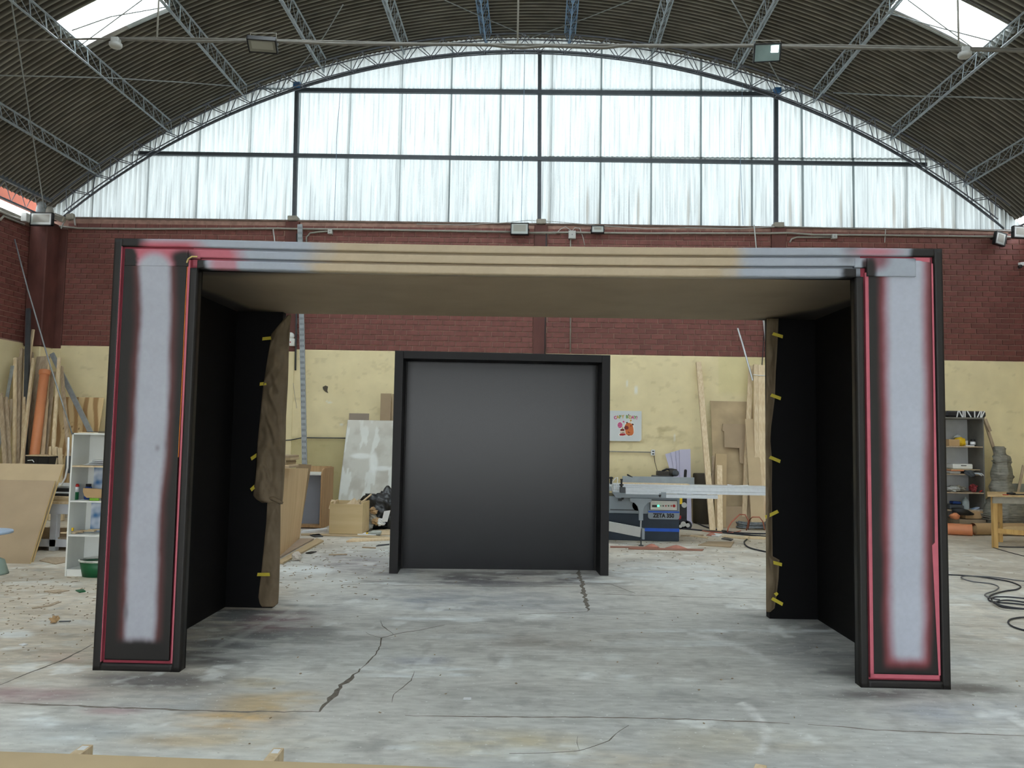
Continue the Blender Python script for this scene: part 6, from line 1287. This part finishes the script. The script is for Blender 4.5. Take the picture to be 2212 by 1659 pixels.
a_, b_ = cyl2(24, 0, .35), at(96, 452, Y=15.45); m2 = [a_.lerp(b_, t) for t in np.linspace(-.3, 1, 8)]; single('tie_rod', MB().tube(m2, .012, 6), m_rod, 'long tie rod dropping to the corner column on the timber side', 'rod', smooth=True)
tie('nearly level tie rod crossing the timber-side purlins', [(0, 163), (230, 168), (400, 178), (505, 186)])
tie('nearly level tie rod crossing the shelf-side purlins', [(1800, 200), (1950, 207), (2100, 210), (2212, 215)])
tie('straight brace crossing the timber-side skylight', [(163, 106), (235, 53), (307, 0)], .009, .36); tie('curved brace crossing the timber-side skylight', [(155, 66), (240, 36), (360, 15)], .009, .36)
tie('steep brace crossing the shelf-side skylight', [(1961, 0), (2050, 66), (2136, 129)], .009, .36); tie('shallow brace crossing the shelf-side skylight', [(1913, 27), (2030, 60), (2146, 90)], .009, .36)
tie('brace meeting the roof crown from the left', [(960, 0), (1040, 36), (1143, 80)], .010, .12); tie('brace meeting the roof crown from the right', [(1390, -10), (1270, 38), (1150, 80)], .010, .12)
tie('brace descending past the lit floodlight', [(1580, 0), (1622, 70), (1636, 88)], .011, .36); tie('brace end below the lit floodlight reaching the bright gable', [(1660, 132), (1678, 165), (1697, 192)], .011, .36); tie('brace reaching the gable corner plate on the timber side', [(741, 10), (700, 78), (620, 180)], .010, .3)
for lb_, pts_ in (('thin blue cord hanging down the gable left of the middle post', [(1134, 84), (1131, 250), (1128, 380), (1126, 482)]), ('thin blue cord hanging down the gable left of the shelf-side post', [(1604, 180), (1599, 340), (1605, 486)]), ('thin grey cord hanging down the gable on the timber half', [(735, 200), (727, 300), (726, 360), (722, 476)])):
    single('cord', MB().tube([at(*p_, Y=WY-.1) for p_ in pts_], .005, 5), M('blue_cord', S(120, 150, 180), .6), lb_, 'cord')
# ================================================================ SHELF SIDE
Yr = 15.2
sx0 = at(2040, 1000, Y=Yr).x; sx1 = at(2127, 1000, Y=Yr).x; sz = at(2100, 905, Y=Yr).z; sd = .55
m_dg = M('dusty_grey_board', S(112, 110, 104), .75, .14, 5); m_dirtyw = M('dirty_white_board', S(180, 182, 182), .7, .12, 3)
sh = root('storage_shelf', 'dusty grey shelf unit crowded with tools, beside the shelf-side pillar', 'shelf', ((sx0+sx1)/2, Yr, 0))
MB().box((sx1-.02, Yr, 0), (sx1, Yr+sd, sz)).build('side_panel', m_dg, sh); MB().box((sx0-.6, Yr, 0), (sx0-.58, Yr+sd, sz)).build('side_panel', m_dg, sh); MB().box((sx0-.6, Yr+sd-.015, 0), (sx1-.02, Yr+sd, sz)).build('back_panel', m_dirtyw, sh); MB().box((sx0-.6, Yr-.01, sz), (sx1+.01, Yr+sd, sz+.03)).build('top_panel', m_dg, sh)
SZ = [at(2090, y, Y=Yr).z for y in (964, 1024, 1064, 1102)]
for z in SZ: MB().box((sx0-.58, Yr+.01, z-.022), (sx1-.02, Yr+sd-.015, z)).build('shelf', m_pine2, sh)
sxp = lambda px_, d=.1: at(px_, 1000, Y=Yr+d).x
o_ = root('wrapped_bundle', 'black ribbed bundle tied with pale tape on top of the storage shelf', 'bundle', (sxp(2090), Yr+.1, sz+.03)); MB().box((sxp(2045), Yr+.06, sz+.031), (sxp(2131), Yr+.34, sz+.155)).build('bundle_body', M('ribbed_black', S(34, 34, 38), .5, .3, 30, stretch=(1, 1, 12)), o_, bevel=.03)
for x_, t_ in ((2068, .05), (2075, -.1), (2080, .0), (2084, .0), (2093, -.12), (2105, .0), (2114, .1), (2119, .05), (2123, .1)): MB().bar((sxp(x_)-t_*.3, Yr+.055, sz+.032), (sxp(x_)+t_*.3, Yr+.055, sz+.158), .022, .005).build('tape_band', m_pap, o_)
lean('plank', 'dusty plank leaning against the side of the storage shelf', (2127, 908), (2152, 985), 6, Yr+.5, Yr+.35, .03, m_pine2, 'board')
single('plank', MB().bar(at(2128, 905, Y=Yr+.45), at(2139, 932, Y=Yr+.4), .06, .02), m_pine2, 'short broad plank end at the top corner of the storage shelf', 'board')
def item(name, label, cat, mb, mat, **k): return single(name, mb, mat, label, cat, **k)
z = SZ[0]; item('box', 'cardboard box on the upper shelf of the storage unit', 'box', MB().box((sxp(2048), Yr+.05, z+.001), (sxp(2071), Yr+.35, z+.13)), m_card, bevel=.003)
mb = MB(); mb.add(*blobmesh((sxp(2081), Yr+.2, z+.085), (.10, .09, .085), 5, 20, 12, .2)); item('yellow_bag', 'yellow plastic bag on the upper shelf beside the cardboard box', 'bag', mb, m_yel, smooth=True)
mb = MB(); mb.add(*blobmesh((sxp(2081), Yr+.28, z+.17), (.08, .06, .04), 6, 16, 10, .3)); item('bag', 'grey plastic bag resting on the yellow bag', 'bag', mb, m_lgrey, smooth=True)
item('jar', 'black jar with a white label on the upper shelf of the storage unit', 'jar', MB().lathe([(.045, .001), (.048, .02), (.048, .1), (.04, .12), (.042, .125), (.042, .14)], (sxp(2109), Yr+.2, z), 18), m_blk, smooth=True)
item('jar_label', 'white paper tag wrapped on the black jar', 'label', MB().lathe([(.0495, .035), (.0495, .09)], (sxp(2109), Yr+.2, z), 18), m_pap)
item('glass', 'small clear glass beside the black jar', 'glass', MB().lathe([(.03, .001), (.036, .09), (.034, .09), (.028, .005)], (sxp(2094), Yr+.2, z+.02), 16), m_lgrey, smooth=True); item('tray', 'flat white tray under the glass on the upper shelf', 'tray', MB().box((sxp(2088), Yr+.1, z+.001), (sxp(2106), Yr+.35, z+.02)), m_pap)
z = SZ[1]; item('tool_case', 'white tool case with a handle lying on the second shelf', 'case', MB().box((sxp(2060), Yr+.12, z+.09), (sxp(2103), Yr+.42, z+.19)), m_white, bevel=.015); item('case_handle', 'dark handle slot on the white tool case', 'handle', MB().box((sxp(2077), Yr+.105, z+.15), (sxp(2088), Yr+.12, z+.165)), m_darkst)
item('board_offcut', 'thin wood board under the white tool case', 'board', MB().box((sxp(2050), Yr+.02, z+.075), (sxp(2112), Yr+.45, z+.088)), m_mdf2); item('orange_tray', 'orange tray edge on the second shelf', 'tray', MB().box((sxp(2048), Yr+.0, z+.055), (sxp(2076), Yr+.4, z+.073)), m_ora)
item('power_sander', 'white and grey power tool body on the second shelf', 'tool', MB().box((sxp(2048), Yr+.05, z+.001), (sxp(2072), Yr+.3, z+.054)), m_lgrey, bevel=.012); item('tin', 'metal tin beside the hanging tool on the second shelf', 'tin', MB().lathe([(.07, .001), (.07, .055), (.068, .06)], (sxp(2106), Yr+.25, z), 20), m_galv, smooth=True)
b = MB(); b.tube([(sxp(2080), Yr+.1, z+.04), (sxp(2088), Yr+.0, z+.04), (sxp(2095), Yr-.04, z-.04)], [.03, .045, .04], 10); b.tube([(sxp(2078), Yr+.02, z+.03), (sxp(2090), Yr-.04, z-.05)], .025, 8); item('hand_tool', 'dark power tool drooping over the edge of the second shelf', 'tool', b, m_darkst, smooth=True)
b = MB(); b.tube([(sxp(2098), Yr+.06, z+.015), (sxp(2107), Yr+.0, z+.012), (sxp(2112), Yr-.03, z-.03)], [.012, .018, .010], 8); b.tube([(sxp(2104), Yr+.06, z+.02), (sxp(2114), Yr+.0, z+.01), (sxp(2116), Yr-.02, z-.025)], .010, 8); item('pliers', 'chrome pliers hanging over the edge of the second shelf', 'tool', b, m_alu, smooth=True)
z = SZ[2]; 
for k, (x_, rx, rz_, mt, lb_) in enumerate([(2060, .13, .05, m_lgrey, 'pale dusty hose heap on the third shelf'), (2078, .12, .055, m_cap, 'grey rag heap on the third shelf'), (2068, .1, .05, m_dg, 'dark grey cloth behind the rag heap')]):
    mb = MB(); mb.add(*blobmesh((sxp(x_), Yr+.15+.08*k, z+rz_*1.05), (rx, .12, rz_), 30+k, 20, 12, .35)); item('rag_heap', lb_, 'rags', mb, mt, smooth=False)
mb = MB(); mb.add(*blobmesh((sxp(2105), Yr+.15, z+.075), (.06, .07, .085), 40, 18, 14, .4)); item('red_bag', 'crumpled dark red bag on the third shelf', 'bag', mb, M('dark_red_plastic', S(140, 54, 58), .5)); item('red_clip', 'small red scrap beside the dark red bag', 'scrap', MB().bar((sxp(2111), Yr+.05, z+.01), (sxp(2117), Yr+.06, z+.04), .02, .02), m_red)
z = SZ[3]; b = MB(); b.lathe([(.06, .001), (.065, .01), (.065, .15), (.05, .19), (.02, .21), (.02, .235)], (sxp(2090), Yr+.2, z), 18); item('water_bottle', 'pale translucent bottle on the lower shelf', 'bottle', b, M('pale_bottle', S(170, 182, 184), .3), smooth=True)
item('blue_tool', 'blue plastic tool body on the lower shelf', 'tool', MB().box((sxp(2060), Yr+.15, z+.1), (sxp(2078), Yr+.3, z+.15)), m_blue, bevel=.015); item('blue_pouch', 'crumpled blue and white pouch at the right of the lower shelf', 'pouch', MB().bar((sxp(2098), Yr+.1, z+.012), (sxp(2112), Yr+.12, z+.045), .09, .02, side=(0, 1, 0)), m_bluew)
item('drill_case', 'dark open case with cables on the lower shelf', 'case', MB().box((sxp(2048), Yr+.05, z+.001), (sxp(2078), Yr+.4, z+.09)), m_darkst, bevel=.02); item('flat_tray', 'flat grey tray under the blue pouch', 'tray', MB().box((sxp(2094), Yr+.05, z+.001), (sxp(2121), Yr+.3, z+.011)), m_lgrey)
b = MB(); b.tube([(sxp(2046), Yr-.05, z-.02), (sxp(2060), Yr-.1, z-.015), (sxp(2075), Yr-.1, z-.04), (sxp(2090), Yr-.06, z-.07)], [.06, .07, .055, .02], 10); item('black_bag', 'slumped black cloth bag bulging out under the lower shelf', 'bag', b, m_blk, smooth=True)
qb = g(2080, 1133); item('cardboard_box', 'flattened cardboard box on the floor under the storage shelf, upper one', 'box', MB().box((at(2060, 1, Y=Yr).x, Yr-.02, .24), (at(2099, 1, Y=Yr).x, Yr+.3, .38)), m_card); item('cardboard_box', 'low cardboard box on the floor under the storage shelf, lower one', 'box', MB().box((at(2046, 1, Y=Yr-.06).x, Yr-.1, .002), (at(2101, 1, Y=Yr-.06).x, Yr+.3, .23)), M('faded_cardboard', S(150, 134, 112), .85, .08, 6))
mb = MB(); mb.add(*blobmesh((at(2062, 1120, Y=Yr-.2).x, Yr-.2, .30), (.09, .07, .06), 51, 16, 10, .2)); item('orange_helmet', 'dull orange rounded piece beside the cardboard boxes', 'helmet', mb, m_ora, smooth=True)
def pipe_lie(name, label, a_, b_, r_, mat, cat='pipe'):
    P0, P1 = g(*a_), g(*b_); P0.z = P1.z = r_+.002; o_ = root(name, label, cat, ((P0.x+P1.x)/2, (P0.y+P1.y)/2, 0)); d = (P1-P0)
    MB().tube([P0, P1], r_, 20, cap=False).build('tube', mat, o_, smooth=True); MB().tube([P1, P0+d*.02], r_*.93, 20, cap=False).build('inner_wall', M('inner_brown', S(150, 88, 62), .7), o_, smooth=True); return o_
pipe_lie('orange_pipe', 'orange plastic pipe lying on the floor before the cardboard boxes, its open end right', (2020, 1153), (2100, 1158), .105, m_ora)
pipe_lie('paper_roll', 'brown cardboard tube lying on the floor behind the wooden table leg', (2102, 1156), (2210, 1156), .11, m_card, 'roll')
single('paper_roll', MB().tube([(at(2105, 1148, Y=14.6).x, 14.6, .09), (at(2290, 1148, Y=14.6).x, 14.6, .09)], .085, 16), M('kraft_roll', S(190, 162, 120), .8), 'longer pale brown roll lying behind the cardboard tube', 'roll', smooth=True)
# wrapped sculpture
Yw2 = 15.1; o_ = root('wrapped_figure', 'lumpy stacked figure wrapped in dusty grey plastic film, on the floor by the wooden table', 'sculpture', (at(2165, 1100, Y=Yw2).x, Yw2, 0))
m_wrap = M('dusty_film', S(120, 118, 108), .55, .35, 7, spec=.5, bump=1.0, bscale=12, stretch=(1, 1, 4)); sc_ = Yw2/FPX
P = [(2158, 965, 10), (2157, 967, 12), (2158, 975, 12.5), (2161, 982, 12.5), (2164, 986, 17), (2165, 992, 18.5), (2164, 997, 17), (2164, 1003, 17), (2164, 1012, 20), (2165, 1022, 21.5), (2165, 1030, 21), (2164, 1037, 18), (2164, 1043, 20), (2164, 1052, 23), (2165, 1062, 23), (2168, 1072, 25), (2170, 1082, 33), (2170, 1092, 38), (2169, 1104, 42), (2170, 1118, 42), (2172, 1130, 36), (2172, 1137, 34)]
mb = MB(); vs = []; n = 40
for j, (x_, y_, r_) in enumerate(P):
    c_ = at(x_, y_, Y=Yw2)
    for k in range(n):
        t = 2*math.pi*k/n; f = 1+.16*(vn(np.array([math.cos(t)*2+9]), np.array([j*.9+math.sin(t)*2]))[0]-.5)*2+.13*(vn(np.array([math.cos(t)*6+3]), np.array([j*1.7+math.sin(t)*6]))[0]-.5)*2
        vs.append((c_.x+r_*sc_*f*math.cos(t), Yw2+r_*sc_*f*math.sin(t)*.8, max(c_.z, .003)+.008*math.sin(t*5+j)))
mb.add(vs, [((j+1)*n+i, (j+1)*n+(i+1) % n, j*n+(i+1) % n, j*n+i) for j in range(len(P)-1) for i in range(n)]+[tuple(range(n))]); mb.build('wrapped_body', m_wrap, o_, smooth=True)
for y_, r_, x_ in ((1112, 43, 2169), (1116, 43, 2170), (1121, 42, 2170), (997, 18, 2164)): c_ = at(x_, y_, Y=Yw2); b = MB(); b.tube([(c_.x+r_*sc_*1.02*math.cos(t), Yw2+r_*sc_*.82*math.sin(t), c_.z+.01*math.sin(3*t)) for t in [2*math.pi*k/30 for k in range(30)]], .012, 5, closed=True); b.build('film_band', m_wrap, o_, smooth=True)
q = at(2196, 1060, Y=15.6); single('grey_panel', MB().box((q.x-.1, 15.6, 0), (q.x+.5, 15.65, at(2196, 1045, Y=15.6).z)), M('dusty_panel', S(128, 130, 122), .7, .1, 4), 'dusty grey panel standing behind the wrapped figure', 'panel')
lean('plank', 'thin grey plank leaning at the frame edge behind the wooden table', (2211, 1005), (2203, 1045), 5, 15.6, 15.3, .02, m_pine2, 'board')
# wooden table
tl = g(2150, 1184); Yt_ = tl.y; zt_ = at(2150, 1073, Y=Yt_-.1).z; o_ = root('work_table', 'rough wooden table at the right edge with a drill on it', 'table', (tl.x+.6, Yt_+.4, 0)); tx0, tx1 = at(2134, 1073, Y=Yt_-.1).x, tl.x+1.5
m_tw = Mwood('yellow_pine', S(196, 162, 104), S(164, 128, 76)); MB().prism([(tx0-.02, Yt_-.12), (tx1, Yt_-.12), (tx1+.4, Yt_+.9), (tx0+.56, Yt_+.9)], 0, .02, ((0, 0, zt_), (1, 0, 0), (0, 1, 0), (0, 0, 1))).build('table_top', m_ply, o_)
for x_, y_ in ((tl.x, Yt_), (tl.x+1.35, Yt_), (tl.x+.55, Yt_+.8), (tl.x+1.7, Yt_+.8)): MB().box((x_-.035, y_-.03, 0), (x_+.035, y_+.04, zt_)).build('leg', m_tw, o_, bevel=.003)
MB().box((tl.x-.05, Yt_-.055, zt_-.11), (tx1-.05, Yt_-.03, zt_)).build('apron', m_cap, o_); MB().bar((tl.x+.02, Yt_-.01, at(2160, 1146, Y=Yt_).z), (tl.x+1.35, Yt_+.0, at(2160, 1146, Y=Yt_).z-.1), .03, .075, side=(0, 1, 0)).build('stretcher', m_tw, o_); MB().bar((tl.x, Yt_, .3), (tl.x+.55, Yt_+.8, .3), .03, .07).build('stretcher', m_tw, o_)
b = MB(); q = at(2186, 1070, Y=Yt_+.1); b.tube([(q.x-.08, q.y, zt_+.045), (q.x+.0, q.y, zt_+.045), (q.x+.05, q.y, zt_+.04)], [.016, .024, .02], 8); b.tube([(q.x+.05, q.y, zt_+.03), (q.x+.3, q.y+.02, zt_+.03)], .01, 6); single('rotary_tool', b, m_blk, 'black rotary tool with its flex lying on the wooden table', 'tool', smooth=True)
b = MB(); b.tube([(q.x-.18, q.y-.05, zt_+.025), (q.x-.09, q.y-.05, zt_+.025)], .006, 6); single('pencil', b, m_red, 'small red pencil on the wooden table', 'pencil')
# pilaster edge line and wall crack behind; hoses on the floor near the pillar
w1 = M('grey_hose', S(44, 46, 54), .5, .2, 20)
cable('air_hose', 'dark hose entering from behind the shelf-side pillar and running to the frame edge', [(2040, 1243), (2056, 1243.5), (2100, 1246), (2140, 1251), (2180, 1258), (2204, 1268), (2196, 1275), (2170, 1279), (2145, 1286), (2135, 1295), (2145, 1302), (2190, 1306), (2230, 1310)], .0085, w1)
cable('air_hose', 'pale hose loop with a long narrow bend on the floor at the right', [(2230, 1262), (2200, 1259), (2150, 1252), (2100, 1249), (2080, 1250), (2078, 1254), (2100, 1261), (2140, 1266), (2157, 1273), (2150, 1281), (2132, 1287), (2128, 1292), (2142, 1298), (2160, 1301)], .008, M('pale_hose', S(96, 98, 102), .5), extra=.017)
cable('air_hose', 'hose oval lying flat at the frame edge, middle of the three coils', [(2230, 1303), (2180, 1298), (2150, 1298), (2142, 1303), (2150, 1312), (2180, 1320), (2230, 1326)], .0085, w1, extra=.03)
cable('air_hose', 'inner hose oval inside the middle coil at the frame edge', [(2230, 1308), (2180, 1301), (2156, 1303), (2152, 1309), (2170, 1317), (2230, 1321)], .0085, w1, extra=.01)
cable('air_hose', 'nearest hose loop cut by the frame edge', [(2230, 1336), (2205, 1336), (2184, 1340), (2178, 1347), (2186, 1355), (2205, 1362), (2230, 1367)], .0085, w1)
cable('cable', 'thin black cable along the floor behind the wooden table leg', [(2150, 1181), (2180, 1183), (2230, 1183)], .008, m_rub); cable('cable', 'thin cable slanting on the floor in front of the wooden table', [(2146, 1184), (2180, 1194), (2230, 1207)], .006, m_rub)
# ================================================================ FOREGROUND BOARD ON BATTENS
fb = [(-60, 1621), (300, 1631), (640, 1646), (1065, 1661)]
A = at(-60, 1621, Z=.10); B_ = at(1065, 1661, Z=.10); d = (B_-A).normalized(); n_ = Vector((d.y, -d.x, 0)); 
o_ = root('front_board', 'large tan board lying raised on battens in the near foreground', 'board', (A.x, A.y, .08)); P = [A-d*.6, B_+d*1.5, B_+d*1.5+n_*1.1, A-d*.6+n_*1.1]
mb = MB(); mb.add([Vector((p_.x, p_.y, .088)) for p_ in P]+[Vector((p_.x, p_.y, .1)) for p_ in P], [(3, 2, 1, 0), (4, 5, 6, 7), (0, 1, 5, 4), (1, 2, 6, 5), (2, 3, 7, 6), (3, 0, 4, 7)]); mb.build('sheet', M('tan_hardboard', S(186, 166, 132), .7, .05, 2), o_)
for k, (tip, base, lb_) in enumerate([((190, 1609), (165, 1627), 'left batten end poking out from under the front board'), ((602, 1616), (580, 1644), 'batten end with a printed sticker poking out from under the front board'), ((1644, 1652), (1638, 1668), 'batten tip just showing at the bottom edge, right of the middle')]):
    a_ = at(*tip, Z=.085); b2 = a_+(at(*base, Z=.085)-a_).normalized()*1.4
    o2_ = root('batten', lb_, 'batten', (a_.x, a_.y, 0)); MB().bar(Vector((a_.x, a_.y, .044)), Vector((b2.x, b2.y, .044)), .055, .086, side=(1, 0, 0)).build('wood', m_pine, o2_, bevel=.002)
    if k < 2:
        dd = (b2-a_).normalized(); s0_ = a_+dd*.02; MB().bar(Vector((s0_.x, s0_.y, .0875)), Vector((s0_.x, s0_.y, .0875))+dd*.05, .035, .001, side=(1, 0, 0)).build('sticker', m_pap, o2_)
# floor litter
flat('scrap', 'thin pale plywood scrap on the floor left of the big portal', [(95, 1278), (118, 1282), (150, 1277), (128, 1275)], .006, m_pine2, 'scrap'); flat('scrap', 'dark green scrap on the floor left of the big portal', [(163, 1277), (172, 1281), (185, 1279), (180, 1275)], .01, m_green, 'scrap'); flat('scrap', 'white chip on the floor left of the big portal', [(40, 1394), (50, 1396), (60, 1393), (52, 1391)], .004, m_pap, 'scrap')
q = g(118, 1346); mb = MB(); mb.add(*blobmesh((q.x, q.y, .03), (.035, .03, .03), 61, 14, 9, .4)); single('crumpled_scrap', mb, m_card, 'crumpled brown scrap on the floor left of the big portal', 'scrap'); q = g(135, 1345); single('twig', MB().tube([q+Vector((-.03, 0, .01)), q+Vector((.06, .02, .01))], .006, 5), m_darkst, 'dark stick beside the crumpled brown scrap', 'scrap')
flat('scrap', 'curled thin paper strip on the dusty floor by the basin', [(70, 1316), (110, 1310), (130, 1302), (126, 1299), (104, 1308), (68, 1313)], .003, m_pine2, 'scrap'); flat('scrap', 'white torn chip between the portals near the front', [(1000, 1513), (1018, 1513), (1018, 1508), (1002, 1508)], .002, m_pap, 'scrap'); flat('scrap', 'grey sheet scraps on the floor under the white workbench', [(85, 1212), (120, 1220), (145, 1215), (145, 1205), (100, 1206)], .01, m_pine2, 'scrap')
r = random.Random(11); mb = MB()
for k in range(520):
    z_ = r.random()
    if z_ < .32: x_, y_ = r.uniform(0, 230), r.triangular(1215, 1440, 1260)
    elif z_ < .62: x_, y_ = r.uniform(605, 842), r.triangular(1160, 1300, 1190)
    elif z_ < .85: x_, y_ = r.uniform(1320, 1655), r.triangular(1150, 1260, 1165)
    else: x_, y_ = r.uniform(400, 2212), r.triangular(1190, 1640, 1300)
    q = g(x_, y_); a_ = r.uniform(0, 3.14); l_ = r.uniform(.008, .05 if y_ < 1300 else .018); mb.bar(q+Vector((0, 0, .004)), q+Vector((math.cos(a_)*l_, math.sin(a_)*l_, .005)), r.uniform(.004, .012), .004)
mb.build('floor_debris', M('chips', S(158, 142, 120), .85, .4, 30), None, 'small wood chips and dust crumbs scattered over the floor', 'debris', kind='stuff', loc=(0, 0, 0))
